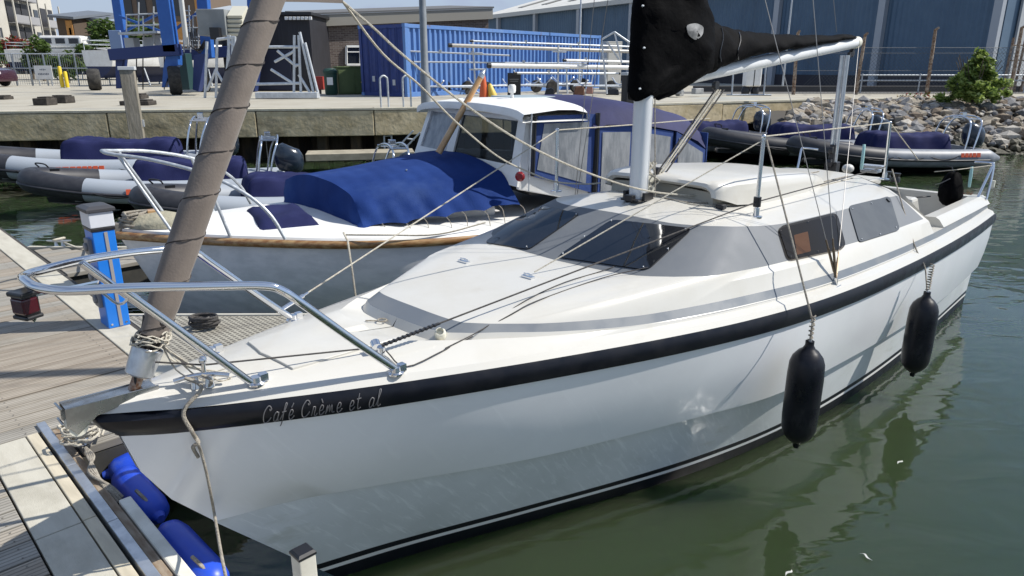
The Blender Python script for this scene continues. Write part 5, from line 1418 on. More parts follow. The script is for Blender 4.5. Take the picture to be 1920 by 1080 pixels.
for k in range(4):
    m.tube(catmull([Vector((0, 0, .03)), Vector((.05 + .01 * k, -.07, .02)), Vector((.13, -.16 - .015 * k, .015)), Vector((.23 + .012 * k, -.27, -.02)), Vector((.33, -.36 + .02 * k, -.06))], 5), .007, 6)
o = m.build('pontoon_rope', ROPED, None, smooth=60); o.location = A_ + Vector((.05, -.05, .01)); tag(o, 'frayed brown rope ends running along the pontoon edge to the blue fenders', 'rope')
# blue fenders squeezed between pontoon and bow
def bfender(p0, p1, r, label, eye=True):
    p0 = Vector(p0); p1 = Vector(p1); d = p1 - p0; L = d.length; c = (p0 + p1) / 2
    t = thing('fender', label, 'fender', c, 0, 'blue fenders on the pontoon edge')
    prof = [(0, -L / 2 - .03), (.02, -L / 2 - .03), (.03, -L / 2), (r * .62, -L / 2 + .01), (r * .88, -L / 2 + .04), (r, -L / 2 + .10), (r, L / 2 - .10), (r * .88, L / 2 - .04), (r * .62, L / 2 - .01), (.03, L / 2), (.02, L / 2 + .03), (0, L / 2 + .03)]
    m = MB(); m.lathe(prof, 28, axis=d.normalized()); m.build('body', BLUEF, t, smooth=35)
    dn = d.normalized(); q = dn * (L / 2 + .02)
    m = MB(); m.tube(catmull([q, q + Vector((-.05, .03, .05)), q + Vector((-.14, .08, .10))], 4), .008, 6); m.build('rope', ROPED, t, smooth=60)
    return t
bfender(PW(.21, -1.17, .33), PW(.53, -1.09, .36), .080, 'blue fender lying crosswise, uppermost below the black bow band')
bfender(PW(.240, -1.04, .37), PW(.250, -.56, .355), .076, 'middle blue fender along the pontoon edge, its lower half in the shade')
bfender(PW(.240, -.44, .35), PW(.260, .08, .33), .077, 'blue fender at the bottom of the photo with a sunlit end')
# white post
pp = BF.b(568, 1037, z=.92)
t = thing('mooring_post', 'square white post with a black cap at the bottom edge of the photo', 'post', BF.w(pp[0], pp[1], 0), BF.a)
m = MB(); m.box((0, 0, .58), (.058, .058, .68)); m.build('shaft', mat('cream_post', (.62, .60, .52), .45, col2=(.52, .50, .43), nscale=9), t, bevel=.004)
m = MB(); m.loft([[(x * .031, y * .031, .918) for x, y in ((-1, -1), (1, -1), (1, 1), (-1, 1))], [(x * .031, y * .031, .926) for x, y in ((-1, -1), (1, -1), (1, 1), (-1, 1))], [(x * .024, y * .024, .934) for x, y in ((-1, -1), (1, -1), (1, 1), (-1, 1))]], closed_ring=True, caps=True); m.build('cap', BLKPL, t)

# ------------------------------------------------------------------ inflatable boats
GREYT = mat('grey_hypalon', (.30, .335, .38), .55, col2=(.30, .33, .37), nscale=4)
BLKT = mat('black_hypalon', (.022, .022, .027), .5, col2=(.035, .035, .04), nscale=6)
COWL = mat('dark_blue_cowl', (.012, .020, .034), .22, coat=.4)
ORNG = mat('orange_lettering', (.65, .10, .035), .5)
def make_rib(label, nose_mat=BLKT, cover=True, lx=1.95, group='inflatable boats moored along the quay', bow_x=3.55, GREYT=GREYT):
    t = thing('inflatable_boat', label, 'inflatable boat', (0, 0, 0), 0, group)
    half = [(-.35, .74, .40), (0, .75, .41), (1.2, .77, .42), (2.6, .76, .46), (3.5, .66, .54), (4.2, .42, .64), (4.55, .18, .70), (4.62, 0, .715)]
    c = catmull([(x, -y, z) for x, y, z in half], 8)
    full = c + [Vector((p.x, -p.y, p.z)) for p in reversed(c[:-1])]
    R_ = .225
    def rad(p): return R_ * (min(1, .25 + (p.x + .35) * 2.2) if p.x < 0 else 1)
    for sel, nm, mt in ((lambda p: p.x <= bow_x + .1, 'side_tube', GREYT), (lambda p: p.x >= bow_x, 'bow_tube', nose_mat)):
        if nm == 'bow_tube':
            seg = [p for p in full if sel(p)]; MB().tube(seg, [rad(p) + .004 for p in seg], 18).build(nm, mt, t, smooth=60)
        else:
            for half_ in (full[:len(c)], full[len(c) - 1:]):
                seg = [p for p in half_ if sel(p)]; MB().tube(seg, [rad(p) for p in seg], 18).build(nm, mt, t, smooth=60)
    def outer(p, q, k, dz):
        tx = (q - p).normalized(); n = Vector((tx.y, -tx.x, 0)).normalized()
        return p + n * k + Vector((0, 0, dz))
    st = [outer(full[max(0, i - 1)], full[min(len(full) - 1, i + 1)], rad(p) * .99, -.03) for i, p in enumerate(full) if p.x > -.1]
    MB().tube(st, .028, 8, flat=1).build('rubbing_strip', BLKT, t, smooth=60)
    m = MB(); rings = []
    for x, w, zk in ((-.05, .62, .02), (1.5, .62, -.02), (2.8, .58, .05), (3.8, .36, .25), (4.4, .08, .50)):
        rings.append([(x, -w, .34 + .03 * x / 4), (x, -w * .9, .2 + .06 * x / 4), (x, 0, zk - .1), (x, w * .9, .2 + .06 * x / 4), (x, w, .34 + .03 * x / 4)])
    m.loft(rings); m.loft([rings[0], [(p[0] + .02, p[1], .5) for p in rings[0]]]); m.build('hull', mat('dark_rib_hull', (.018, .019, .022), .3), t, smooth=30)
    m = MB(); m.box((1.9, 0, .34), (3.9, 1.1, .04)); m.box((.02, 0, .42), (.06, 1.2, .40)); m.build('deck', mat('rib_deck', (.25, .26, .27), .6), t)
    if cover:
        m = MB(); rings = []; rc = random.Random(len(label))
        cs_ = catmull([(.70, .46, .52), (.76, .48, .92), (1.0, .50, .99), (1.5, .48, .96), (2.0, .50, .99), (2.5, .52, 1.03), (2.78, .50, .96), (2.84, .46, .52)], 7)
        for c_3 in cs_:
            x, w, h = c_3.x, c_3.y, max(.5, c_3.z)
            ring = []
            for k in range(37):
                q = -1 + k / 18; a = abs(q)
                y = w * (q if a < .75 else math.copysign(.75 + (a - .75) * .6, q)) * 1.15
                z = h - .05 * a * a if a < .7 else h - .03 - (h - .48) * ((a - .7) / .3) ** .9
                ring.append((x + .015 * math.sin(8 * q + x * 3), y + .012 * math.sin(9 * x + 7 * q), z - .012 * math.sin(x * 4.5) * (1 - a) + .010 * math.sin(12 * q + 7 * x) - .022 * abs(math.sin(5.5 * x + 2.2 * q)) ** 4 * (a > .35) + .008 * math.sin(23 * x - 9 * q)))
            rings.append(ring)
        m.loft(rings); 
        for r_ in (rings[0], rings[-1]):
            m.add(r_, [tuple(range(len(r_)))])
        m.build('console_cover', NAVYC, t, smooth=75)
    # outboard
    m = MB(); rings = []
    for z, x0, x1, w in ((.62, -.32, .06, .10), (.70, -.42, .12, .17), (.85, -.46, .16, .20), (1.02, -.45, .15, .195), (1.14, -.38, .08, .15), (1.19, -.25, -.05, .06)):
        rings.append([((x0 + x1) / 2 + (x1 - x0) / 2 * math.cos(a), w * math.sin(a), z + .05 * math.cos(a)) for a in [2 * math.pi * k / 20 for k in range(20)]])
    m.loft(rings, closed_ring=True, caps=True); mo = m.build('outboard_motor', COWL, t, smooth=60)
    m = MB(); m.box((-.16, 0, .40), (.22, .14, .50)); m.box((-.14, 0, .05), (.16, .05, .5)); m.build('motor_leg', BLKPL, mo, bevel=.02)
    m = MB(); m.box((-.16, -.19, .92), (.30, .012, .05), M=Matrix.Rotation(-.3, 3, 'Y')); m.build('cowl_stripe', mat('cowl_stripe', (.20, .33, .42), .4), mo)
    for x, lean in ((.30, -.22), (.52, -.14)):
        m = MB(); m.tube(catmull([(x, -.62, .55), (x + lean * .5, -.60, 1.0), (x + lean, -.46, 1.30), (x + lean * 1.2, 0, 1.40), (x + lean, .46, 1.30), (x + lean * .5, .60, 1.0), (x, .62, .55)], 6), .021, 8); m.build('roll_bar', STEEL, t, smooth=60)
    for y in (-.42, -.2, .2, .42): MB().tube([(.06, y, 1.335), (.40, y, 1.345)], .014, 6).build('arch_brace', STEEL, t)
    m = MB(); m.box((.24, 0, 1.43), (.12, .12, .10)); m.build('arch_lamp', STEEL, t, bevel=.01)
    for sy in (-1, 1):
        m = MB()
        for k in range(3):
            x = .9 + k * .85; m.tube(catmull([(x, sy * .965, .50), (x + .2, sy * 1.0, .44), (x + .42, sy * 1.005, .42), (x + .64, sy * .995, .45), (x + .85, sy * .96, .52)], 4), .013, 6)
        m.build('grab_rope', BLKPL, t, smooth=60)
    if lx:
        rl = random.Random(2)
        for sy in (-1, 1):
            m = MB()
            x = lx
            for k in range(9 if lx > 1 else 5):
                w = rl.uniform(.05, .11); h = .10
                p = [(x, sy * .985, .47 - .0), (x + w, sy * .985, .47), (x + w, sy * .968, .47 + h), (x, sy * .968, .47 + h)]
                m.prism(p, (0, sy * .012, 0)); x += w + .022
            m.build('side_lettering', ORNG, t)
    m = MB(); m.tube(catmull([(4.45, 0, .94), (4.5, .02, 1.02), (4.35, .05, 1.0), (4.3, 0, .93)], 4), .014, 6); m.box((4.2, 0, .88), (.16, .08, .05)); m.build('bow_fitting', BLKPL, t)
    return t
def place_rib(t, nose, stern_dir, roll=0.0):
    """nose: where the bow tip stands on the water plane; stern_dir: direction from stern to bow"""
    a = math.atan2(stern_dir[1], stern_dir[0]); t.rotation_euler = (roll, 0, a)
    v = Vector((math.cos(a), math.sin(a), 0)); p = Vector((nose[0], nose[1], 0)) - v * 4.62
    t.location = (p.x, p.y, -.02)
ribA = make_rib('grey inflatable boat with black nose and long navy cover, foremost on the left')
def rib_at(src, label, nose, d, sc, fresh=False, tall=0):
    t = src if fresh else copy_tree(src)
    t['label'] = label; t.scale = (sc, sc, sc)
    if tall:
        for ch in t.children:
            if ch.name.startswith('console_cover'): ch.scale = (1.12, 1.15, tall); ch.location = (-.15, 0, -.06)
    a = math.atan2(d[1], d[0]); t.rotation_euler = (0, 0, a)
    p = Vector((nose[0], nose[1], 0)) - Vector((math.cos(a), math.sin(a), 0)) * 4.62 * sc
    t.location = (p.x, p.y, -.02); return t
rib_at(ribA, 'grey inflatable boat with black nose and orange lettering, foremost on the left beyond the pedestal', (-7.95, 11.75), (-4.7, -1.75), .86, True)
rib_at(ribA, 'grey inflatable boat close under the quay wall at the far left edge', (-10.7, 14.0), (-4.7, -1.3), 1.0)
rib_at(ribA, 'inflatable boat whose navy cover shows between the furled jib and the blue tarpaulin', (-5.25, 10.05), (-4.5, -2.4), .85, False, 1.02)
ribE = make_rib('dark inflatable boat', lx=.35, bow_x=2.7, GREYT=mat('slate_hypalon', (.20, .22, .25), .5, col2=(.15, .165, .19), nscale=4))
rib_at(ribE, 'inflatable boat nearest the rock bank, its blue outboard and orange lettering at the right', (6.6, 16.7), (-4.4, -.5), .92, True)
rib_at(ribE, 'inflatable boat with a raised black bow, middle one of three behind the yacht', (5.1, 18.7), (-4.4, -.4), .96)
rib_at(ribE, 'inflatable boat furthest under the quay wall, just right of the yacht mast', (3.1, 18.9), (-4.0, -2.0), .96)
# ------------------------------------------------------------------ things standing on the quay
def Q(px, py, z=QZ): return atz(px, py, z)
def tubes_thing(name, label, cat, y, segs, r, mt, part='tube', group=None, n=8):
    """segs: list of pixel polylines (or (pixel, y) points) standing near distance y; every run is a part of its own"""
    P = [[aty(p[0], p[1], p[2] if len(p) > 2 else y) for p in s] for s in segs]
    lo = min((p for s in P for p in s), key=lambda p: p.z)
    t = thing(name, label, cat, Vector((lo.x, lo.y, max(QZ, lo.z))), 0, group)
    o = t.location.copy()
    for s in P: MB().tube([p - o for p in s], r, n).build(part, mt, t, smooth=60)
    return t
# blue shipping container
CBL = mat('container_blue_paint', (.080, .19, .46), .55, col2=(.11, .22, .47), nscale=1.3, ndetail=8, stretch=(1, 1, .35), bump=.15, bscale=3)
CBD = mat('container_blue_shaded', (.014, .035, .17), .55, col2=(.02, .045, .20), nscale=3)  # container blue with the shade of the door end put into the colour
add_spots(CBL, (.16, .09, .06), 2.6, 0.62, 0.72, 0.7, (1, 1, .4))
add_spots(CBL, (.20, .30, .52), 1.1, 0.55, 0.72, 0.5, (1, 1, .25))
add_spots(CBD, (.10, .05, .04), 3, 0.60, 0.72, 0.7)
C_ = Q(764, 182); Rr = Q(1127, 165); dv = (Rr - C_); dv.z = 0; clen = dv.length * .985; ang = math.atan2(dv.y, dv.x)
CH = aty(764, 44, C_.y).z - QZ
t = thing('shipping_container', 'long blue corrugated shipping container with doors at its shaded left end', 'container', C_, ang)
W_ = 2.44
nw = int(clen / .28)
ring_b = []; ring_t = []
for k in range(nw):
    x0 = .16 + (clen - .32) * k / nw; w = (clen - .32) / nw
    for fx, dy in ((0, .0), (.32, .0), (.5, .075), (.82, .075), (1.0, 0)):
        ring_b.append((x0 + w * fx, .012 + dy, .17)); ring_t.append((x0 + w * fx, .012 + dy, CH - .13))
m = MB(); m.loft([ring_b, ring_t]); m.build('side_panel', CBL, t)
m = MB(); m.loft([[(x, W_ - y, z) for x, y, z in ring_b], [(x, W_ - y, z) for x, y, z in ring_t]]); m.build('side_panel', CBL, t)
for z, h in ((.085, .17), (CH - .065, .13)):
    for y in (.04, W_ - .04):
        m = MB(); m.box((clen / 2, y, z), (clen - .32, .10, h)); m.build('rail', CBL, t, bevel=.006)
for x in (.08, clen - .08):
    for y in (.06, W_ - .06):
        m = MB(); m.box((x, y, CH / 2), (.16, .13, CH)); m.build('corner_post', CBL if x > 1 or y < 1 else CBD, t, bevel=.008)
        for z in (.06, CH - .055):
            m = MB(); m.box((x, y, z), (.182, .155, .125)); m.build('corner_casting', CBL, t, bevel=.01)
m = MB(); m.box((clen / 2, W_ / 2, CH - .03), (clen - .2, W_ - .1, .04)); m.build('roof', CBL, t)
m = MB(); m.box((clen - .05, W_ / 2, CH / 2), (.06, W_ - .2, CH - .1)); m.build('end_panel', CBL, t)
for k in (0, 1):
    y0 = .14 + k * (W_ - .28) / 2
    m = MB(); rb = []; rt = []
    w = (W_ - .28) / 2 - .012
    for j in range(5):
        for fx, dx in ((0, .0), (.3, .0), (.45, .03), (.85, .03), (1, 0)):
            rb.append((.03 + dx, y0 + w * (j + fx) / 5, .16)); rt.append((.03 + dx, y0 + w * (j + fx) / 5, CH - .14))
    m.loft([rb, rt]); d_ = m.build('door', CBD, t)
    for f in (.28, .72):
        m = MB(); m.tube([(.005, y0 + w * f, .10), (.005, y0 + w * f, CH - .1)], .018, 6); m.box((-.005, y0 + w * f + .12, 1.15), (.02, .26, .03)); m.build('lock_bar', CBD, d_)
    m = MB(); m.box((.012, y0 + w * .5, .62 if k else .5), (.012, .14, .20)); m.build('door_plate', mat('pale_plate', (.45, .47, .5), .5), d_)
m = MB(); m.box((.06, W_ / 2, .08), (.10, W_ - .3, .15)); m.build('door_sill', CBD, t); m = MB(); m.box((.06, W_ / 2, CH - .07), (.10, W_ - .3, .13)); m.build('door_header', CBD, t)

# power cabinets and bins by the brick wall
t = thing('litter_bin', 'dark green litter bin with a white notice on its front', 'bin', Q(622, 178), .2)
m = MB(); m.lathe([(.20, 0), (.24, .06), (.25, .80), (.27, .82), (.27, .90), (.20, .98), (0, 1.0)], 18); m.build('body', mat('dark_green_plastic', (.012, .05, .035), .5), t, smooth=40)
m = MB(); m.box((-.02, -.252, .52), (.22, .012, .28)); m.build('notice', WHITEP, t)
GRN = mat('substation_green', (.075, .11, .035), .6, col2=(.095, .13, .045), nscale=4)
t = thing('electric_cabinet', 'olive green electricity cabinet with a yellow warning triangle', 'cabinet', aty(664, 178, 29.5) * 1.0, .45)
t.location.z = QZ
m = MB(); m.box((0, 0, .52), (1.35, .7, 1.0)); m.build('body', GRN, t, bevel=.012)
m = MB(); m.box((0, 0, 1.04), (1.42, .78, .05)); m.build('lid', GRN, t, bevel=.01)
for x in (-.34, .34):
    m = MB(); m.box((x, -.357, .50), (.62, .02, .86)); m.build('door', GRN, t, bevel=.006)
m = MB(); m.prism([(.20, -.369, .44), (.48, -.369, .44), (.34, -.369, .70)], (0, -.006, 0)); m.build('warning_triangle', mat('warning_yellow', (.75, .58, .03), .5), t)
m = MB(); m.prism([(.325, -.376, .50), (.355, -.376, .50), (.345, -.376, .58), (.36, -.376, .58), (.335, -.376, .65), (.335, -.376, .58), (.32, -.376, .58)], (0, -.004, 0)); m.build('warning_flash', BLKPL, t)
t = thing('fire_point', 'small red fire point box on the ground beside the green bin', 'box', Q(601, 176))
m = MB(); m.box((0, 0, .42), (.32, .2, .5)); m.build('box', mat('fire_red', (.35, .03, .02), .5), t, bevel=.01); m = MB(); m.box((0, 0, .085), (.08, .08, .165)); m.build('foot', BLKPL, t)

# lamp posts and thin masts on the quay
p = Q(799, 203); t = thing('lamp_post', 'tall grey lamp post at the quay edge in front of the blue container', 'lamp post', p)
m = MB(); m.lathe([(.13, 0), (.13, .9), (.10, .95), (.075, 5), (.05, 8), (0, 8.0)], 16); m.build('pole', mat('grey_lamp_post', (.16, .18, .20), .5, col2=(.20, .22, .24), nscale=5), t, smooth=40)
m = MB(); m.lathe([(.2, 0), (.2, .015), (.1, .02)], 12); m.build('base_plate', GALV, t); m = MB(); m.box((.5, 0, 7.95), (1.0, .12, .09)); m.build('lantern', GALV, t, bevel=.02)

# ladder hoops and wall ladders
for i, (x0, x1, yb2, lb_) in enumerate(((715, 729, 205, 'left steel ladder handrail hoop on the quay edge, its ladder running down the wall'), (757, 771, 204, 'right steel handrail hoop on the quay edge nearer the lamp post'))):
    a = Q(x0, yb2); b = Q(x1, yb2 - .5)
    t = thing('ladder_handrail', lb_, 'handrail', a, 0, 'ladder handrails on the quay edge')
    d = b - a
    def arch(o_): return catmull([o_, o_ + Vector((0, 0, .70)), o_ + d * .15 + Vector((0, 0, .80)), o_ + d * .5 + Vector((0, 0, .84)), o_ + d * .85 + Vector((0, 0, .80)), o_ + d + Vector((0, 0, .70)), o_ + d], 4)
    MB().tube(arch(Vector()), .024, 8).build('hoop', GALV, t, smooth=60)
    if i == 0:
        for q in (Vector((.05, -.10, 0)), d + Vector((.05, -.10, 0))): MB().tube([q + Vector((0, 0, .0)), q + Vector((0, 0, -1.3))], .026, 8).build('stile', GALV, t, smooth=60)
        for k in range(5):
            z = -.18 - .25 * k; MB().tube([Vector((.05, -.10, z)), d + Vector((.05, -.10, z))], .014, 6).build('rung', GALV, t)
t = tubes_thing('wall_ladder', 'rusty pale access ladder leaning by the walkway below the quay wall', 'ladder', 18.0, [[(733, 290), (775, 245)], [(746, 292), (788, 248)], [(742, 283), (755, 285)], [(752, 272), (766, 274)], [(763, 260), (777, 262)]], .022, GALV)

# big mooring piles with pale caps
for px0, py0, px1, py1, w, mt_, lb_ in ((257, 252, 245, 131, .30, TIMB, 'thick weathered square pile with a white cap standing against the quay wall'), (1177, 208, 1180, 141, .30, mat('black_pile', (.02, .02, .022), .7), 'black square pile with a pale galvanised face and cap near the yacht mast')):
    yq = 17.2 if px0 < 500 else 20.2
    a = aty(px0, py0, yq); b = aty(px1, py1, yq)
    t = thing('mooring_pile', lb_, 'pile', Vector((a.x, a.y, -.4)), .35, 'mooring piles at the quay wall')
    H_ = b.z + .4
    m = MB(); m.box((0, 0, H_ / 2), (w, w, H_)); m.build('shaft', mt_, t, bevel=.012)
    m = MB(); m.box((0, 0, H_ + .035), (w + .05, w + .05, .08)); m.build('cap', mat('pale_pile_cap', (.50, .52, .54), .6), t, bevel=.01)
    if px0 > 500:
        m = MB(); m.box((w / 2 + .006, -.02, H_ / 2), (.012, w * .8, H_)); m.build('galvanised_face', GALV, t)
    else:
        m = MB(); m.box((w / 2 + .02, 0, H_ * .55), (.04, .1, .16)); m.build('bracket', GALV, t)

# black boarded blocks and tyres lying on the quay
BLK_ = mat('dirty_black_rubber', (.030, .026, .022), .9, col2=(.06, .052, .045), nscale=9)
for k, (x0, x1, yt, yb2, lb_) in enumerate(((62, 89, 182, 198, 'left one of two dark blocks lying together on the quay at the left'), (88, 124, 179, 194, 'right one of two dark blocks lying together on the quay at the left'), (-8, 8, 180, 187, 'small dark block cut by the left edge of the photo'), (224, 279, 188, 198, 'long flat dark block behind the white capped pile'), (250, 266, 178, 188, 'small dark block lying on the long flat one'))):
    a = Q(x0, yb2); b = Q(x1, yb2); h = (yb2 - yt) / 1332 * a.y * .8
    o = MB(); w = (b - a).length
    if k == 4: a = Q(x0, 195); b = Q(x1, 195); a.z = b.z = QZ + .14; h = .12; w = (b - a).length
    o.box((0, .25, h / 2), (w, .5, h)); o.box((w * .1, .24, h + .02), (w * .7, .36, .04))
    ob = o.build('rubber_block', BLK_, None, bevel=.03); ob.location = (a + b) / 2; tag(ob, lb_, 'block', 'dark blocks on the quay')

# travelling boat hoist
HB_ = mat('hoist_blue', (.018, .095, .36), .5, col2=(.025, .115, .40), nscale=3); HBD = mat('hoist_blue_shaded', (.012, .03, .13), .55)  # second blue has the shade on the undercarriage painted in
hy = 29.0
o_ = aty(322, 186, hy); o_.z = QZ
t = thing('boat_hoist', 'big blue travelling boat hoist with tall legs, rubber tyres and hanging machinery', 'boat hoist', o_)
def hb(px, py, y=hy): return aty(px, py, y) - o_
for pts, w, nm in (([(211, -60), (222, 0), (233, 92)], .36, 'leg'), ([(300, -60), (307, 0), (322, 98)], .50, 'leg'), ([(376, -60), (380, 0), (391, 108)], .42, 'leg'), ([(474, -60), (474, 0), (478, 78)], .46, 'leg')):
    yy = hy if pts[1][0] in (307,) else hy + (3 if pts[1][0] in (222, 474) else 1)
    P = [hb(x, y, yy) for x, y in pts]
    for a, b in ((P[0], P[2]),):
        m = MB(); m.beam(a, b, w, w * .8, up=(0, 1, 0)); m.build('leg', HB_, t, bevel=.02)
m = MB(); m.beam(hb(208, 103), hb(338, 93), .4, .42); m.build('lower_beam', HBD, t, bevel=.02)
m = MB(); m.prism([hb(312, 95), hb(333, 95), hb(334, 122), hb(318, 134), hb(309, 164), hb(303, 164), hb(306, 128)], (0, .4, 0)); m.build('fork', HB_, t, bevel=.015)
m = MB(); m.prism([hb(216, 105), hb(231, 105), hb(228, 130), hb(226, 166), hb(217, 166)], (0, .4, 0)); m.build('fork', HBD, t, bevel=.015)
m = MB(); m.prism([hb(363, 103), hb(385, 100), hb(380, 130), hb(372, 172), hb(361, 168)], (0, .4, 0)); m.build('fork', HBD, t, bevel=.015)
def wheel(c, r, w, yaw, parent):
    ax = Vector((math.cos(yaw), math.sin(yaw), 0))
    m = MB(); m.lathe([(r * .55, -w / 2), (r * .9, -w / 2), (r, -w * .32), (r, w * .32), (r * .9, w / 2), (r * .55, w / 2)], 24, o=c, axis=ax); m.loft([], ) if False else None
    tw = m.build('tyre', RUBBER, parent, smooth=35)
    m = MB(); m.lathe([(0, -w * .3), (r * .55, -w * .35), (r * .55, w * .35), (0, w * .3)], 16, o=c, axis=ax); m.build('rim', HBD, parent, smooth=35)
m = MB(); m.beam(hb(340, 104, hy + 3.5), hb(486, 92, hy + 3.5), .4, .45); m.build('lower_beam', HBD, t, bevel=.02)
m = MB(); m.prism([hb(466, 98, hy + 3), hb(488, 96, hy + 3), hb(484, 130, hy + 3), hb(478, 172, hy + 3), hb(466, 172, hy + 3)], (0, .4, 0)); m.build('fork', HBD, t, bevel=.015)
for a_, b_ in (((232, 60), (307, 20)), ((380, 55), (400, 70)), ((222, 30), (306, 60)), ((322, 60), (376, 20))):
    m = MB(); m.beam(hb(*a_, hy + 1.6), hb(*b_, hy + 1.6), .09, .09, up=(0, 1, 0)); m.build('brace', HB_, t)
m = MB(); m.beam(hb(236, 64, hy + 1.5), hb(306, 61, hy + 1.5), 1.2, .08); m.build('platform', GALV, t)
for k in range(9):
    m = MB(); a = hb(345, 92 - k * 9, hy + 1.2); b = hb(357, 92 - k * 9, hy + 1.2); m.tube([a, b], .022, 6); m.build('ladder_rung', GALV, t)
for px_ in (345, 357): MB().tube([hb(px_, 98, hy + 1.2), hb(px_ - 3, 10, hy + 1.2)], .028, 6).build('ladder_stile', GALV, t)
for px_, w_2, h_2 in ((285, .5, .5), (300, .35, .7), (248, .4, .45)):
    m = MB(); m.box(hb(px_, 82, hy + 1.8), (w_2, .5, h_2)); m.build('valve_box', mat('pale_valve_box', (.42, .44, .46), .5), t, bevel=.02)
for k in range(4):
    m = MB(); m.tube(catmull([hb(352 + k * 4, 60, hy + .8), hb(356 + k * 5, 85 + 4 * k, hy + .7), hb(372 + k * 3, 92, hy + .6), hb(384, 75 + 3 * k, hy + .6)], 5), .022, 6); m.build('hose', BLKPL, t, smooth=60)
c = hb(328, 153, hy - .2); wheel(Vector((c.x, c.y, .54)), .54, .44, .45, t)
c = hb(178, 158, hy + 5); wheel(Vector((c.x, c.y, .48)), .48, .5, .45, t)
c = hb(383, 160, hy + 3); wheel(Vector((c.x, c.y, .54)), .54, .44, .45, t)
m = MB(); a = hb(385, 68, hy - .5); b = hb(431, 19, hy - .5); m.box(((a.x + b.x) / 2, a.y, (a.z + b.z) / 2), (b.x - a.x, 1.2, b.z - a.z)); m.build('engine_housing', mat('grey_housing', (.20, .215, .22), .6, col2=(.24, .255, .26), nscale=2), t, bevel=.02)
for k in range(6):
    y0 = 20 + k * 8.4; a = hb(432, y0 + 5, hy - .6); b = hb(459, y0, hy - .6)
    m = MB(); m.box(((a.x + b.x) / 2, a.y, (a.z + b.z) / 2), (b.x - a.x, .8, .10), M=Matrix.Rotation(.5, 3, 'X')); m.build('louvre', mat('cream_louvre', (.55, .53, .44), .5), t)
m = MB(); m.box(hb(405, 63, hy - 1.2), (.35, .3, .42)); m.build('control_box', BLKPL, t, bevel=.01)
m = MB(); m.beam(hb(335, -40), hb(350, 85), .16, .16, up=(0, 1, 0)); m.build('hydraulic_ram', mat('white_ram', (.55, .55, .53), .4), t, bevel=.03)
m = MB(); a = hb(334, 100, hy + 2); b = hb(362, 168, hy + 2); m.box(((a.x + b.x) / 2, a.y, (a.z + b.z) / 2), (abs(b.x - a.x), .6, abs(a.z - b.z))); m.build('tank', mat('dark_teal_tank', (.02, .055, .06), .5), t, bevel=.02)
for pts in ([(352, 93), (352, 52), (381, 52)], [(362, 93), (362, 30), (378, 30)], [(372, 95), (372, 55)], [(361, 70), (377, 70)], [(237, 62), (237, 28), (300, 25)], [(260, 62), (260, 4)], [(288, 90), (288, 12)], [(237, 48), (300, 46)], [(270, 90), (268, 30)]):
    MB().tube([hb(x, y, hy + 1.4) for x, y in pts], .030, 6).build('guard_rail', mat('pale_rail', (.45, .47, .48), .5), t, smooth=60)
m = MB(); a = hb(222, 76, hy + 3); m.box(a, (.5, .5, .8)); m.build('winch_case', mat('pale_blue_case', (.20, .28, .45), .5), t, bevel=.02)
for px in (256, 268, 308):
    MB().tube([hb(px, 95, hy + 1), hb(px, 168, hy + 1)], .025, 6).build('sling_cable', BLKPL, t)

# yachts standing ashore
def shore_yacht(label, c, rz, L, B, H, boot, group='yachts standing ashore'):
    t = thing('yacht_ashore', label, 'yacht', c, rz, group)
    sec = []
    N = 14
    for i in range(N + 1):
        u = i / N; b = B / 2 * (1 - .95 * u ** 3.2) * (.86 + .14 * math.sin(math.pi * min(1, u * 1.6)))
        sh = H * (1 + .12 * u * u); keel = H * (.05 + .55 * u ** 4)
        sec.append([(u * L, 0, keel), (u * L, -b * .55, keel + .18 * H), (u * L, -b * .88, max(keel + .2 * H, H * .45)), (u * L, -b * .97, max(keel + .25 * H, H * .62)), (u * L, -b, sh)])
    for nm, j0, j1, mt in (('bottom', 0, 2, mat('navy_antifouling', (.010, .020, .075), .6)), ('topsides', 2, 4, WHITEP)):
        m = MB()
        for sg in (1, -1): m.loft([[(x, sg * y, z) for x, y, z in r[j0:j1 + 1]] for r in sec])
        r = sec[0][j0:j1 + 1]; m.add([(x, y, z) for x, y, z in r] + [(x, -y, z) for x, y, z in reversed(r)], [tuple(range(2 * len(r)))])
        m.build(nm, mt, t, smooth=40)
    m = MB(); m.loft([[(r[4][0], r[4][1], r[4][2]), (r[4][0], 0, r[4][2] + .06), (r[4][0], -r[4][1], r[4][2])] for r in sec]); m.build('deck', WHITEP, t)
    m = MB(); rr_ = []
    for x, w, h in ((.30 * L, .26 * B, 0), (.32 * L, .28 * B, .30), (.55 * L, .24 * B, .30), (.66 * L, .18 * B, .06)):
        rr_.append([(x, -w, H * 1.03), (x, -w * .85, H * 1.03 + h), (x, w * .85, H * 1.03 + h), (x, w, H * 1.03)])
    m.loft(rr_); m.add(rr_[0], [(0, 1, 2, 3)]); m.build('coachroof', WHITEP, t)
    m = MB(); z = H * 1.02
    for x, w in ((.02 * L, B * .42), (.25 * L, B * .46)):
        for sy in (-1, 1): m.tube([(x, sy * w, z), (x, sy * w, z + .5)], .02, 6)
    for zz in (.28, .5):
        m.tube([(.25 * L, -B * .46, z + zz), (.02 * L, -B * .42, z + zz), (.02 * L, B * .42, z + zz), (.25 * L, B * .46, z + zz)], .016, 6)
    m.build('pushpit', GALV, t)
    m = MB(); m.box((.45 * L, 0, H * .02 + .0), (.3 * L, .18, H * .3)); m.build('keel', mat('navy_antifouling', (.01, .02, .075), .6), t, bevel=.03)
    for sx in (.25, .62):
        for sy in (-1, 1): 
            m = MB(); m.tube([(sx * L, sy * B * .5, 0 - c.z + QZ), (sx * L, sy * B * .36, H * .55)], .045, 8); m.build('prop', GALV, t)
    return t
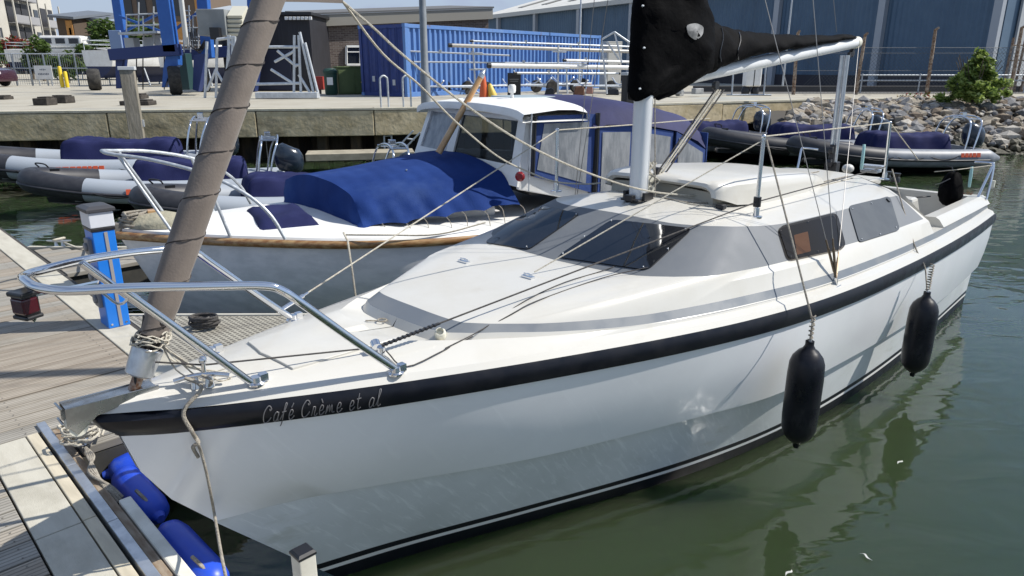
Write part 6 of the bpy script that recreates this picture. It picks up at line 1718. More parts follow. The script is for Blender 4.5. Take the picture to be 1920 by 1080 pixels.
c = Q(142, 164); shore_yacht('white yacht with navy bottom seen from astern on the hard at the left', Vector((c.x, c.y + 2.5, QZ + .35)), 1.15, 8.0, 2.75, 1.55, 0)
c = Q(255, 166); shore_yacht('white yacht with navy bottom standing between the blue hoist legs', Vector((c.x - .2, c.y + 4.0, QZ + .3)), .75, 7.5, 2.6, 1.55, 0)
t = shore_yacht('white motor cruiser parked behind the fence at the far left', Vector((aty(30, 120, 60).x, 60, QZ + .6)), .1, 9, 3, 1.7, 0)
m = MB(); m.box((4.2, 0, 2.3), (3.2, 2.2, .9)); m.build('wheelhouse', WHITEP, t, bevel=.15)
for k in range(3):
    m = MB(); m.box((3.2 + k, -1.11, 2.35), (.7, .03, .4)); m.build('cabin_window', GLASS, t)

# galvanised cradles
GAL2 = mat('bright_galvanised', (.46, .49, .52), .45, .35, col2=(.58, .61, .64), nscale=10)
tubes_thing('boat_cradle', 'tall galvanised steel boat cradle left of the furled jib', 'cradle', 26.0,
    [[(384, 192), (388, 78)], [(405, 192), (407, 74)], [(421, 190), (431, 66)], [(433, 190), (428, 66)], [(446, 186), (440, 68)], [(384, 192), (450, 195)], [(430, 78), (470, 110)], [(388, 170), (405, 130)], [(405, 132), (432, 178)], [(407, 74), (440, 70)], [(384, 192, 27.5), (430, 185, 28)], [(436, 68), (436, 190)]], .050, GAL2, 'steel_tube', 'galvanised cradles')
tubes_thing('boat_cradle', 'galvanised steel boat cradle with slanting struts right of the furled jib', 'cradle', 25.5,
    [[(551, 192), (552, 66)], [(565, 192), (560, 66)], [(592, 192), (562, 60)], [(600, 190), (572, 80)], [(480, 88), (562, 88)], [(470, 158), (562, 156)], [(480, 188), (598, 191)], [(520, 95), (556, 125)], [(508, 130), (552, 158)], [(515, 116), (552, 96)], [(553, 122), (563, 122)], [(560, 140), (590, 188)], [(486, 190), (548, 180)]], .048, GAL2, 'steel_tube', 'galvanised cradles')
m = MB(); a = aty(482, 191, 25.2); b = aty(598, 192, 25.2); m.beam((a.x, a.y, QZ + .12), (b.x, b.y, QZ + .12), .3, .2); tag(m.build('steel_sill', GAL2, None, bevel=.02), 'flat galvanised steel sill lying under the right cradle', 'beam')

# masts on trestles and launching trolleys in front of the container
def spar_thing(label, a, b, r, mt, group='spars stored in front of the container'):
    d = b - a; t = thing('stored_spar', label, 'spar', a, 0, group)
    MB().tube([Vector(), d], r, 10, flat=.75).build('tube', mt, t, smooth=60)
    u = d.normalized()
    MB().lathe([(r * 1.05, 0), (r * 1.1, .05), (0, .06)], 10, o=d, axis=u).build('end_cap', BLKPL, t, smooth=40)
    MB().lathe([(r * 1.15, -.02), (r * 1.2, .10), (0, .12)], 10, o=Vector(), axis=-u).build('end_cap', BLKPL, t, smooth=40)
    for f in (.3, .62): MB().box(d * f + Vector((0, 0, r + .03)), (.10, .05, .07)).build('fitting', GALV, t)
TAUP = mat('anodised_spar', (.44, .42, .38), .4, .2, col2=(.52, .50, .46), nscale=4)
ys = 25.5
spar_thing('long pale brown spar, upper of the stored spars, with a dark tip at its left', aty(846, 85, ys), aty(1192, 97, ys + 3), .062, TAUP)
spar_thing('thin grey spar stored just above the long brown one', aty(886, 77, ys + .6), aty(1192, 88, ys + 4),   .032, GAL2)
spar_thing('thick white spar stored lowest with a black end at its left', aty(919, 123, ys - .3), aty(1190, 127, ys + 2), .078, WHITEP)
spar_thing('thin pale spar stored between the brown and the white ones', aty(1060, 113, ys + .4), aty(1180, 116, ys + 2.5), .045, WHITEP)
spar_thing('slim silver spar across the middle of the container at the left', aty(768, 96, 27), aty(955, 104, 28), .03, GAL2)
spar_thing('slim silver spar below the middle of the container', aty(775, 116, 27), aty(1100, 119, 29), .03, GAL2)
spar_thing('thin silver spar low in front of the container, right of the black board', aty(968, 137, 26), aty(1160, 138, 28), .04, GAL2)
for lb_, segs in (('grey steel trestle under the left ends of the stored spars', [[(886, 74), (892, 172)], [(893, 172), (880, 178)], [(893, 172), (906, 178)], [(878, 100), (905, 100)], [(880, 130), (912, 130)]]), ('grey steel trestle under the middle of the stored spars', [[(1047, 85), (1046, 178)], [(1040, 178), (1054, 178)], [(1036, 96), (1062, 97)], [(1040, 128), (1068, 128)], [(1062, 128), (1064, 176)]]), ('slanting silver trestle in front of the right end of the container', [[(1152, 60), (1166, 118)], [(1128, 74), (1152, 60)], [(1152, 60), (1190, 86)], [(1138, 78), (1160, 112)], [(1128, 74), (1138, 176)]])):
    tubes_thing('trestle', lb_, 'trestle', 26.3, segs, .032, GAL2, 'steel_tube', 'trestles in front of the container')
def trolley(label, c, rz, L=3.6, first=[None]):
    if first[0] is None:
        t = thing('launching_trolley', label, 'trolley', (0, 0, 0), 0, 'launching trolleys in front of the container')
        MB().tube([(0, 0, .34), (L, 0, .34)], .035, 8).build('spine', GAL2, t)
        MB().tube(catmull([(L * .55, -.75, .62), (L * .55, -.3, .40), (L * .55, .3, .40), (L * .55, .75, .62)], 5), .03, 8).build('bunk', GAL2, t)
        MB().tube(catmull([(L * .1, -.55, .56), (L * .1, -.2, .40), (L * .1, .2, .40), (L * .1, .55, .56)], 5), .03, 8).build('bunk', GAL2, t)
        MB().tube([(L * .55, -.8, .26), (L * .55, .8, .26)], .03, 8).build('axle', GALV, t)
        MB().tube([(L, 0, .34), (L + .1, 0, .75), (L + .1, .15, .9)], .028, 8).build('handle', GAL2, t)
        for sy in (-1, 1):
            MB().lathe([(.0, -.06), (.12, -.07), (.24, -.07), (.26, -.03), (.26, .03), (.24, .07), (.12, .07), (0, .06)], 16, o=(L * .55, sy * .85, .26), axis=(0, 1, 0)).build('wheel', RUBBER, t, smooth=35)
            MB().tube([(0, 0, .34), (L * .55, sy * .7, .30)], .025, 6).build('brace', GAL2, t)
        first[0] = t
    else:
        t = copy_tree(first[0]); t['label'] = label
    t.location = c; t.rotation_euler = (0, 0, rz); return t
trolley('silver launching trolley left of the lamp post foot, nearest the container doors', Q(805, 180), .5)
trolley('silver launching trolley right behind the orange and yellow floats', Q(935, 176), .35)
trolley('silver launching trolley in the middle, below the white spar', Q(985, 174), .6)
trolley('silver launching trolley at the right, below the trestle at the container end', Q(1075, 178), .3)
trolley('silver launching trolley on the far side near the pale locker', Q(1020, 169), .9)
for k, (px, py, rz, lb_) in enumerate(((745, 172, 1.1, 'x'),)): pass
# dark bits of gear on the ground
r9 = random.Random(4)
for k, (px, py, w, h, mt_, lb_) in enumerate(((838, 178, .35, .55, BLKPL, 'small black gear box on the ground left of the orange float'), (1030, 180, .4, .3, BLKPL, 'low black gear box on the ground below the middle trestle'), (1085, 178, .45, .35, mat('brown_sack', (.16, .08, .05), .9), 'brown sack on the ground below the right spars'), (1105, 176, .3, .4, mat('pink_sack', (.40, .22, .18), .9), 'pinkish sack on the ground next to the brown one'), (1148, 178, .5, .25, BLKPL, 'flat black crate near the foot of the pale locker'))):
    c = Q(px, py); m = MB(); m.prism([(-w / 2, -w * .35, 0), (w / 2, -w * .35, 0), (w / 2 - .03, -w * .3, h * .8), (w * .2, -w * .2, h), (-w * .3, -w * .2, h * .9)], (0, w * .6, 0))
    o = m.build('gear_bag' if 'sack' in lb_ else 'gear_box', mt_, None, bevel=.04); o.location = c; tag(o, lb_, 'gear')
# orange red and yellow floats
for px, py, h, r_, mt_, lean, lb_ in ((907, 189, .82, .15, mat('float_orange', (.55, .10, .025), .5), (0, 0), 'upright orange red plastic cone on the quay in front of the container'), (926, 189, .55, .16, mat('float_yellow', (.62, .44, .07), .5), (-.25, 0), 'tilted yellow plastic cone beside the orange red one')):
    c = Q(px, py); t = thing('marker_cone', lb_, 'cone', c, 0, 'coloured cones on the quay'); t.rotation_euler = (0, lean[0], 0)
    m = MB(); m.lathe([(r_, .05), (r_ * .85, h * .4), (r_ * .4, h * .93), (r_ * .2, h), (0, h)], 16); m.build('body', mt_, t, smooth=40)
    m = MB(); m.box((0, 0, .025), (r_ * 2.3, r_ * 2.3, .05)); m.build('base', BLKRUB, t, bevel=.01)
# black notice board
c = Q(964, 182); t = thing('notice_board', 'black upright notice board on the quay behind the launch roof lamp', 'board', c)
m = MB(); m.box((0, 0, .45), (.48, .04, .78)); m.build('board', mat('board_black', (.018, .018, .02), .6), t, bevel=.01)
for z, w in ((.62, .34), (.55, .28)):
    m = MB(); m.box((0, -.024, z), (w, .006, .03)); m.build('faint_line', mat('board_grey', (.16, .16, .16), .6), t)
for x in (-.2, .2): 
    m = MB(); m.box((x, .0, .035), (.05, .3, .07)); m.build('foot', BLKPL, t)
# pale locker at the container end
c = Q(1143, 168); t = thing('tall_locker', 'tall pale grey locker standing at the right end of the container', 'locker', c, .35)
HH = aty(1143, 78, c.y).z - QZ
m = MB(); m.box((0, 0, HH / 2), (.78, .7, HH)); m.build('case', mat('pale_locker', (.46, .45, .41), .6, col2=(.40, .39, .35), nscale=3), t, bevel=.02)
m = MB(); m.box((0, -.36, HH / 2), (.66, .02, HH - .2)); m.build('door', mat('pale_locker_door', (.50, .49, .45), .6), t, bevel=.01)
m = MB(); m.box((.25, -.385, HH * .5), (.03, .03, .16)); m.build('handle', BLKPL, t)
# white outboards on a stand right of the mast
c = Q(1407, 178); t = thing('white_cabinet', 'white cabinet on two dark feet at the quay edge right of the sail cover', 'cabinet', c, .1)
m = MB(); m.box((0, 0, .72), (.62, .4, .80)); m.build('case', WHITEP, t, bevel=.05)
m = MB(); m.box((0, -.205, .72), (.03, .012, .78)); m.build('seam', BLKPL, t)
for x in (-.22, .16):
    m = MB(); m.lathe([(0, 0), (.14, 0), (.17, .18), (.10, .32), (0, .32)], 14, o=(x, 0, 0)); m.build('foot', BLKPL, t, smooth=40)
tubes_thing('trestle', 'thin grey stand left of the white cabinet on the quay', 'trestle', 22.6, [[(1372, 178), (1376, 120)], [(1432, 178), (1436, 125)], [(1362, 178), (1446, 178)]], .025, GALV, 'steel_tube')
c = Q(1270, 182); m = MB(); 
for k in range(9): m.box((r9.uniform(-.9, .9), r9.uniform(-.2, .3), .12 + r9.uniform(0, .1)), (r9.uniform(.2, .5), .2, .2), rz=r9.uniform(0, 3))
o = m.build('scrap_heap', mat('grey_scrap', (.20, .21, .22), .6, col2=(.35, .35, .34), nscale=6), None, bevel=.02); o.location = c; tag(o, 'low heap of grey metal pieces on the quay just right of the mast', 'heap', kind='stuff')

# ------------------------------------------------------------------ rock bank
ROCKM = [mat('rock_' + n, c1, .9, col2=c2, nscale=5, bump=.6, bscale=14) for n, c1, c2 in (('tan', (.31, .27, .21), (.21, .18, .14)), ('grey', (.27, .26, .25), (.18, .17, .165)), ('brown', (.19, .145, .10), (.11, .085, .065)), ('pale', (.46, .43, .38), (.34, .31, .27)), ('slate', (.15, .15, .155), (.22, .215, .21)))]
ROCKM.append(mat('rock_weedy', (.045, .042, .022), .7, col2=(.085, .075, .05), nscale=6, bump=.6, bscale=14))
base = MB()
xs = [7.5 + k * .5 for k in range(40)]
def bank(x, t):
    top = Vector((x, interp(x, [7.5, 9.7, 12, 16.5, 26], [22.4, 23.9, 24.4, 25.3, 26.5]), 1.28)); bot = Vector((x + .2, interp(x, [7.5, 9.7, 12, 16.5, 26], [19.4, 19.6, 19.9, 20.2, 20.8]), -.25))
    p = bot.lerp(top, t); p.z += .22 * math.sin(math.pi * t); return p
base.loft([[bank(x, t) - Vector((0, -.15, .25)) for x in xs] for t in [k / 10 for k in range(11)]])
bank_o = structure(base.build('rock_bank', mat('rock_bank_base', (.06, .055, .048), .95)))
protos = []
for v in range(12):
    r_ = random.Random(100 + v); bm = bmesh.new(); bmesh.ops.create_icosphere(bm, subdivisions=1, radius=1)
    sx, sy, sz = r_.uniform(.8, 1.3), r_.uniform(.75, 1.1), r_.uniform(.5, .8)
    for v_ in bm.verts:
        k = r_.uniform(.72, 1.22); v_.co = Vector((v_.co.x * sx * k, v_.co.y * sy * k, v_.co.z * sz * k))
    me = bpy.data.meshes.new('rock'); bm.to_mesh(me); bm.free(); protos.append(me)
cands = []
r8 = random.Random(21)
for k in range(2000):
    x = r8.uniform(7.6, 18.6); t = r8.random(); p = bank(x, t)
    s = r8.choice((.06, .08, .09, .11, .13, .15, .19, .27))
    if x < 9.6 and t > 1 - (9.6 - x) * .25: continue
    cands.append((s / p.y, p, s))
cands.sort(key=lambda c: -c[0])
rockmesh = {}
rest = MB()
for i, (q, p, s) in enumerate(cands):
    v = r8.randrange(12); mi = r8.choices(range(5), (5, 3, 4, 3, 4))[0]
    if p.z < .22 + .12 * math.sin(p.x * 3): mi = 5
    rot = Matrix.Rotation(r8.uniform(0, 6.28), 3, 'Z') @ Matrix.Rotation(r8.uniform(-.5, .5), 3, 'X')
    if i < 298:
        key = (v, mi)
        if key not in rockmesh:
            me = protos[v].copy(); me.materials.append(ROCKM[mi]); rockmesh[key] = me
        o = bpy.data.objects.new('rock', rockmesh[key]); COL.objects.link(o); o.parent = bank_o
        o.location = p; o.rotation_euler = rot.to_euler(); o.scale = (s, s, s)
    else:
        n0 = len(rest.v)
        rest.v += [p + rot @ (vv.co * s) for vv in protos[v].vertices]
        for f in protos[v].polygons: rest.f.append(tuple(n0 + a for a in f.vertices)); rest.m.append(mi)
o = rest.build('small_rocks', ROCKM, bank_o, fix=False); stuff(o)

# ------------------------------------------------------------------ fence, railings, kerb by the hangar
RPOST = mat('rusty_fence_post', (.15, .085, .05), .85, col2=(.34, .28, .22), nscale=12)
fy = 29.0
t = thing('mesh_fence', 'wire fence with tall rusty bent posts in front of the dark blue hangar', 'fence', Vector((Q(1610, 178).x, fy, QZ)))
o_ = t.location.copy()
posts = [(1487, 180, 1496, 62), (1604, 180, 1622, 66), (1736, 182, 1754, 56), (1893, 178, 1916, 52)]
for (xb, yb2, xt, yt) in posts:
    a = aty(xb, yb2, fy); a.z = QZ; b = aty(xt, yt, fy)
    b2 = b + Vector((-.04, -.25, .06))
    m = MB(); m.tube([a - o_, a.lerp(b, .8) - o_, b - o_, b2 - o_], [.07, .066, .06, .05], 8); m.build('fence_post', RPOST, t, smooth=60)
for z0, r_ in ((.05, .008), (.9, .008), (1.55, .008), (1.75, .010)):
    a = aty(posts[0][0], 180, fy); b = aty(posts[-1][0] + 60, 180, fy)
    MB().tube([Vector((a.x, a.y, QZ + z0)) - o_, Vector((b.x, b.y, QZ + z0)) - o_], r_, 5).build('straining_wire', mat('grey_wire', (.10, .11, .12), .6), t)
# chain link as one woven part
m = MB(); a = aty(1490, 180, fy).x; b = aty(1975, 180, fy).x; n = int((b - a) / .14)
for k in range(n):
    x = a + k * .14
    for sg in (1, -1):
        p0 = Vector((x, fy + .01 * sg, QZ + .05)) - o_; p1 = Vector((x + sg * 1.7, fy + .01 * sg, QZ + 1.75)) - o_
        if a - .2 < x + sg * 1.7 < b + .2: m.beam(p0, p1, .006, .006)
o = m.build('chain_link', mat('mesh_wire', (.06, .07, .08), .6), t, fix=False); stuff(o)
t = thing('handrail', 'two bar galvanised handrail in front of the fence left of the bush', 'railing', Vector((Q(1615, 168).x, 30.5, QZ)))
o_ = t.location.copy()
for yy in (141, 151): 
    a = aty(1608, yy, 30.5); b = aty(1925, yy, 30.5); MB().tube([a - o_, Vector((b.x, b.y, a.z)) - o_], .03, 8).build('rail', GALV, t, smooth=60)
for px in (1612, 1720, 1830, 1918):
    a = aty(px, 178, 30.5); z = aty(1608, 138, 30.5).z
    MB().tube([Vector((a.x, a.y, QZ)) - o_, Vector((a.x, a.y, z)) - o_], .03, 8).build('upright', GALV, t, smooth=60)
a = aty(1300, 170, 32.0); b = aty(2000, 170, 32.0)
m = MB(); m.beam((a.x, 32.0, QZ + .12), (b.x, 32.0, QZ + .12), .3, .26); structure(m.build('kerb', mat('dark_kerb', (.07, .065, .06), .8), None, bevel=.02))
m = MB(); m.beam((a.x - 6, 31.0, QZ + .004), (b.x, 31.0, QZ + .004), 2.2, .01); structure(m.build('path', mat('asphalt_path', (.10, .095, .09), .9, col2=(.13, .125, .12), nscale=3), None))
# low railing at the left
t = thing('yard_fence', 'low galvanised yard fence with wire panels at the far left', 'fence', Vector((aty(100, 160, 42).x, 42, QZ)))
o_ = t.location.copy()
for k in range(9):
    px = -25 + k * 29; a = aty(px, 160, 42); MB().tube([Vector((a.x, 42, QZ)) - o_, Vector((a.x, 42, QZ + 1.75)) - o_], .045, 6).build('fence_post', GALV, t, smooth=60)
for z in (.95, 1.72):
    a = aty(-30, 160, 42); b = aty(215, 160, 42); MB().tube([Vector((a.x, 42, QZ + z)) - o_, Vector((b.x, 42, QZ + z)) - o_], .03, 6).build('rail', GALV, t, smooth=60)
m = MB(); a = aty(-30, 160, 42).x; b = aty(215, 160, 42).x
for k in range(60):
    x = a + (b - a) * k / 60; m.beam(Vector((x, 42, QZ + .05)) - o_, Vector((x, 42, QZ + 1.7)) - o_, .012, .012)
stuff(m.build('mesh_panel', mat('mesh_wire_pale', (.25, .27, .28), .6), t, fix=False))
c = aty(84, 148, 41.6); t = thing('yard_sign', 'white rectangular sign with two lines of grey lettering on the left yard fence', 'sign', Vector((c.x, 41.6, QZ)))
m = MB(); m.box((0, 0, c.z - QZ + .35), (.98, .03, .74)); m.build('board', WHITEP, t)
for z, w, h in ((.50, .40, .09), (.26, .66, .11)):
    m = MB(); n = int(w / .09)
    for k in range(n): m.box((-w / 2 + .045 + k * .09, -.018, c.z - QZ + z), (.06, .006, h * (.7 + .3 * ((k * 7) % 3) / 2)))
    m.build('lettering', mat('sign_grey', (.16, .18, .22), .6), t)
for x in (-.35, .35):
    m = MB(); m.box((x, .03, (c.z - QZ + .6) / 2), (.05, .04, c.z - QZ + .6)); m.build('leg', GALV, t)
for k, (px, lb_) in enumerate(((118, 'left one of two yellow bollards by the yard fence'), (127, 'right shorter yellow bollard by the yard fence'))):
    c = Q(px, 165); t = thing('bollard', lb_, 'bollard', c, 0, 'yellow bollards')
    m = MB(); m.lathe([(.09, 0), (.09, 1.0 - .25 * k), (.06, 1.06 - .25 * k), (0, 1.07 - .25 * k)], 12); m.build('post', mat('bollard_yellow', (.70, .50, .02), .5), t, smooth=40)
    m = MB(); m.lathe([(.14, 0), (.14, .02), (.09, .025)], 12); m.build('foot', GALV, t)
c = aty(2, 162, 40); t = thing('parked_car', 'dark maroon car half cut off by the left edge of the photo', 'car', Vector((c.x - 1.6, 40, QZ)), 0)
m = MB(); rings = []
prof = [(-2.0, .45), (-1.95, .80), (-1.2, .92), (-.7, 1.38), (.6, 1.42), (1.25, .98), (1.95, .86), (2.05, .5)]
for y, f in ((-.85, .94), (-.8, 1.0), (.8, 1.0), (.85, .94)):
    rings.append([(x, y, .3 + (z - .3) * f) for x, z in prof] + [(2.0, y, .28), (-1.95, y, .28)])
m.loft(rings, closed_ring=True, caps=True); m.build('body', mat('dark_car_paint', (.035, .006, .016), .25, coat=.6), t, smooth=30)
m = MB(); m.prism([(-.62, -.86, .95), (-.52, -.845, 1.30), (.48, -.845, 1.32), (1.0, -.86, .98)], (0, -.012, 0)); m.build('side_window', GLASS, t)
for x in (-1.25, 1.3):
    for y in (-.8, .8):
        m = MB(); m.lathe([(.0, -.1), (.30, -.1), (.32, -.06), (.32, .06), (.30, .1), (0, .1)], 16, o=(x, y, .32), axis=(0, 1, 0)); m.build('wheel', RUBBER, t, smooth=35)
m = MB(); m.box((1.98, -.55, .72), (.06, .3, .12)); m.build('headlight', mat('lamp_glass', (.5, .5, .5), .1), t)
# ------------------------------------------------------------------ plants
LEAF = [mat('leaf_' + n, c1, .55, col2=c2, nscale=1.2, spec=.3) for n, c1, c2 in (('mid', (.060, .105, .022), (.085, .135, .030)), ('dark', (.030, .060, .014), (.045, .080, .018)), ('light', (.110, .165, .040), (.085, .140, .030)), ('red', (.22, .035, .03), (.30, .06, .04)))]
def leafy(m):
    nt = m.node_tree; p = P_(m); tr = nt.nodes.new('ShaderNodeBsdfTranslucent'); mx = nt.nodes.new('ShaderNodeMixShader'); mx.inputs[0].default_value = .42
    src = p.inputs['Base Color'].links[0].from_socket; nt.links.new(src, tr.inputs['Color'])
    nt.links.new(p.outputs[0], mx.inputs[1]); nt.links.new(tr.outputs[0], mx.inputs[2]); nt.links.new(mx.outputs[0], nt.nodes['Material Output'].inputs['Surface'])
for m_ in LEAF: leafy(m_)
BARK = mat('bark', (.09, .07, .05), .9, col2=(.14, .11, .08), nscale=8)
def crown(name, parent, clumps, leaf, per, seed, mats):
    r = random.Random(seed); m = MB()
    for (c, rad, n) in clumps:
        for k in range(int(n * per)):
            d = Vector((r.gauss(0, 1), r.gauss(0, 1), r.gauss(0, 1))).normalized(); q = (r.random() ** .45)
            p = Vector(c) + Vector((d.x * rad[0], d.y * rad[1], d.z * rad[2])) * q
            s = leaf * r.uniform(.6, 1.25); a = Vector((r.gauss(0, 1), r.gauss(0, 1), r.gauss(0, .6))).normalized(); b = a.cross(Vector((r.gauss(0, 1), r.gauss(0, 1), r.gauss(0, 1)))).normalized()
            mi = r.randrange(len(mats))
            m.add([p - a * s, p + b * s * .45, p + a * s, p - b * s * .45], [(0, 1, 2, 3)], mi)
    o = m.build(name, mats, parent, fix=False); return o
def tree(label, base, h, w, n, seed, mats, cat='tree', leaf=.22, grp=None, trunk=.12):
    r = random.Random(seed); t = thing('tree' if cat == 'tree' else 'shrub', label, cat, base, 0, grp)
    m = MB(); m.tube([(0, 0, 0), (.05, 0, h * .35), (0, .05, h * .7)], [trunk, trunk * .8, trunk * .4], 8)
    for k in range(6):
        a = r.uniform(0, 6.28); z = h * r.uniform(.2, .5); m.tube([(0, 0, z), (math.cos(a) * w * .3, math.sin(a) * w * .3, z + h * .28)], [trunk * .5, trunk * .15], 6)
    m.build('trunk', BARK, t, smooth=60)
    cl = []
    for k in range(n):
        a = r.uniform(0, 6.28); q = r.uniform(.15, .95) * w * .5; z = h * r.uniform(.30, .92); q *= (1 - abs(z / h - .55) * .9)
        s = w * r.uniform(.13, .22); cl.append(((math.cos(a) * q, math.sin(a) * q, z), (s, s, s * .8), 60))
    crown('crown', t, cl, leaf, 1.0, seed, mats); return t
G3 = LEAF[:3]
BL1 = mat('bush_leaf_bright', (.26, .35, .08), .5, col2=(.32, .41, .11), nscale=2); BL2 = mat('bush_leaf_yellow', (.28, .35, .09), .5, col2=(.21, .30, .06), nscale=2)
leafy(BL1); leafy(BL2)
b = Q(1836, 190)
t = thing('bush', 'bright green leafy bush growing on top of the rock bank by the fence', 'shrub', b + Vector((0, .35, -.05)))
m = MB(); rb_ = random.Random(9)
for k in range(12):
    a = rb_.uniform(0, 6.28); m.tube(catmull([(0, 0, 0), (math.cos(a) * .3, math.sin(a) * .25, .5), (math.cos(a) * .7, math.sin(a) * .5, 1.1 + rb_.uniform(0, .4))], 4), .012, 5)
m.build('stems', BARK, t)
cl = []
for k in range(110):
    a = rb_.uniform(0, 6.28); q = rb_.uniform(.05, 1) ** .6 * .98; z = rb_.uniform(.10, 1.42); q *= max(.12, 1 - (max(0, z - .35) / 1.12) ** 1.6) * rb_.uniform(.7, 1.22); z *= rb_.uniform(.9, 1.12); cl.append(((math.cos(a) * q, math.sin(a) * q * .7, z), (.15, .14, .15), 44))
crown('foliage', t, cl, .095, 1.0, 5, [BL1, BL2, BL2, LEAF[0]])
o = crown('weeds', None, [((Q(1700 + 10 * k, 187).x, Q(1700, 187).y + .2, QZ + .08), (.25, .2, .16), 18) for k in range(6)], .07, 1, 3, [LEAF[3], LEAF[0], mat('dry_weed', (.25, .19, .10), .8)]); o['label'] = 'low reddish weeds along the top of the rock bank'; o['category'] = 'weeds'; stuff(o)
tree('dark green tree in front of the brown house at the far left', Vector((aty(195, 120, 62).x, 62, QZ)), 4.6, 4.6, 30, 11, G3, leaf=.28)
tree('smaller rounded green tree left of the dark tree by the brown house', Vector((aty(165, 120, 58).x, 58, QZ)), 2.9, 3.2, 20, 12, G3, leaf=.24)
tree('green shrub below the balconies of the pale flats', Vector((aty(78, 120, 55).x, 55, QZ)), 3.1, 2.6, 22, 13, G3, 'shrub', .2)
tree('red flowering shrub along the foot of the pale flats', Vector((aty(20, 120, 70).x, 70, QZ)), 3.4, 4.5, 22, 14, [LEAF[3], LEAF[3], LEAF[1]], 'shrub', .25)
tree('red and green shrub beside the green one below the flats', Vector((aty(58, 120, 62).x, 62, QZ)), 3.2, 2.6, 18, 15, [LEAF[3], LEAF[0]], 'shrub', .22)
tree('green tree seen through the boat hoist machinery', Vector((aty(270, 120, 60).x, 60, QZ)), 4.4, 4.6, 26, 16, G3, leaf=.28)
tree('green bush at the left edge below the pale flats', Vector((aty(-10, 120, 66).x, 66, QZ)), 3.8, 3.2, 20, 17, G3, 'shrub', .24)
tree('dark shrub behind the yard fence left of the shore yacht', Vector((aty(125, 140, 48).x, 48, QZ)), 1.7, 2.2, 16, 18, G3, 'shrub', .16)

# ------------------------------------------------------------------ buildings
def facade(t, A, B, z0, z1, floors, bays, wallm, winm, win=(.18, .82, .30, .82), depth=.25, skip=()):
    """window openings between A and B in front of a wall slab; each window is frame and pane"""
    d = (B - A); L = d.length; u = d.normalized(); n = Vector((u.y, -u.x, 0))
    fh = (z1 - z0) / floors; bw = L / bays
    for f in range(floors):
        for b_ in range(bays):
            if (f, b_) in skip: continue
            x0 = bw * (b_ + win[0]); x1 = bw * (b_ + win[1]); a = z0 + fh * (f + win[2]); c = z0 + fh * (f + win[3])
            P = [A + u * x0 + Vector((0, 0, a)), A + u * x1 + Vector((0, 0, a)), A + u * x1 + Vector((0, 0, c)), A + u * x0 + Vector((0, 0, c))]
            m = MB(); m.prism([p + n * .02 for p in P], n * .06); w = m.build('window', winm, t)
            m = MB()
            for i in range(4): m.beam(P[i] + n * .08, P[(i + 1) % 4] + n * .08, .10, .10)
            m.beam((P[0] + P[1]) / 2 + n * .08, (P[2] + P[3]) / 2 + n * .08, .06, .06)
            m.build('frame', wallm, w)
# brick workshop and black annexe
BRICKM = mat('dark_brick', (.085, .062, .052), .9)
nt_ = BRICKM.node_tree; tc_ = nt_.nodes.new('ShaderNodeTexCoord'); br_ = nt_.nodes.new('ShaderNodeTexBrick'); mp_ = nt_.nodes.new('ShaderNodeMapping'); mp_.inputs['Rotation'].default_value = (math.pi / 2, 0, 0)
br_.inputs['Scale'].default_value = 1; br_.inputs['Brick Width'].default_value = .24; br_.inputs['Row Height'].default_value = .082; br_.inputs['Mortar Size'].default_value = .010
br_.inputs['Color1'].default_value = (.075, .052, .045, 1); br_.inputs['Color2'].default_value = (.13, .10, .085, 1); br_.inputs['Mortar'].default_value = (.17, .155, .14, 1)
nt_.links.new(tc_.outputs['Object'], mp_.inputs['Vector']); nt_.links.new(mp_.outputs['Vector'], br_.inputs['Vector']); nt_.links.new(br_.outputs['Color'], P_(BRICKM).inputs['Base Color'])
yb_ = 36.0
A = aty(590, 175, yb_); B = aty(917, 170, yb_ + 4)
t = thing('brick_workshop', 'low dark brick workshop with a pale sloping roof edge and a white framed window', 'building', Vector((A.x, A.y, QZ)))
o_ = t.location.copy(); d = Vector((B.x - A.x, B.y - A.y, 0)); L_ = d.length; u = d.normalized(); nb = Vector((u.y, -u.x, 0))
zl = aty(592, 29, yb_).z - QZ; zr = aty(917, 16, yb_ + 4).z - QZ
m = MB(); m.prism([Vector((0, 0, 0)), u * L_, u * L_ + Vector((0, 0, zr - .1)), Vector((0, 0, zl - .1))], -nb * 6); m.build('wall', BRICKM, t)
m = MB(); m.prism([-u * .1 + nb * .25 + Vector((0, 0, zl - .52)), u * (L_ + .15) + nb * .25 + Vector((0, 0, zr - .52)), u * (L_ + .15) + nb * .25 + Vector((0, 0, zr)), -u * .1 + nb * .25 + Vector((0, 0, zl))], -nb * .2); m.build('fascia', mat('pale_fascia', (.26, .245, .21), .8), t)
m = MB(); m.prism([-u * .1 + nb * .3 + Vector((0, 0, zl + .005)), u * (L_ + .2) + nb * .3 + Vector((0, 0, zr + .005)), u * (L_ + .2) - nb * 6.2 + Vector((0, 0, zr + .5)), -u * .1 - nb * 6.2 + Vector((0, 0, zl + .5))], (0, 0, .08)); m.build('roof', mat('grey_roof', (.12, .12, .12), .8), t)
def on_wall(px, py, off=0.0):
    r_ = ray(px, py); o3 = Vector((0, 0, CAM_H)); P0 = o_ + nb * off; k = (P0 - o3).dot(nb) / r_.dot(nb); return o3 + r_ * k - o_
P4 = [on_wall(649, 121, .03), on_wall(715, 121, .03), on_wall(715, 87, .03), on_wall(649, 87, .03)]
m = MB(); m.prism(P4, nb * .03); w = m.build('window', GLASS, t)
m = MB()
for i in range(4): m.beam(P4[i] + nb * .06, P4[(i + 1) % 4] + nb * .06, .10, .10)
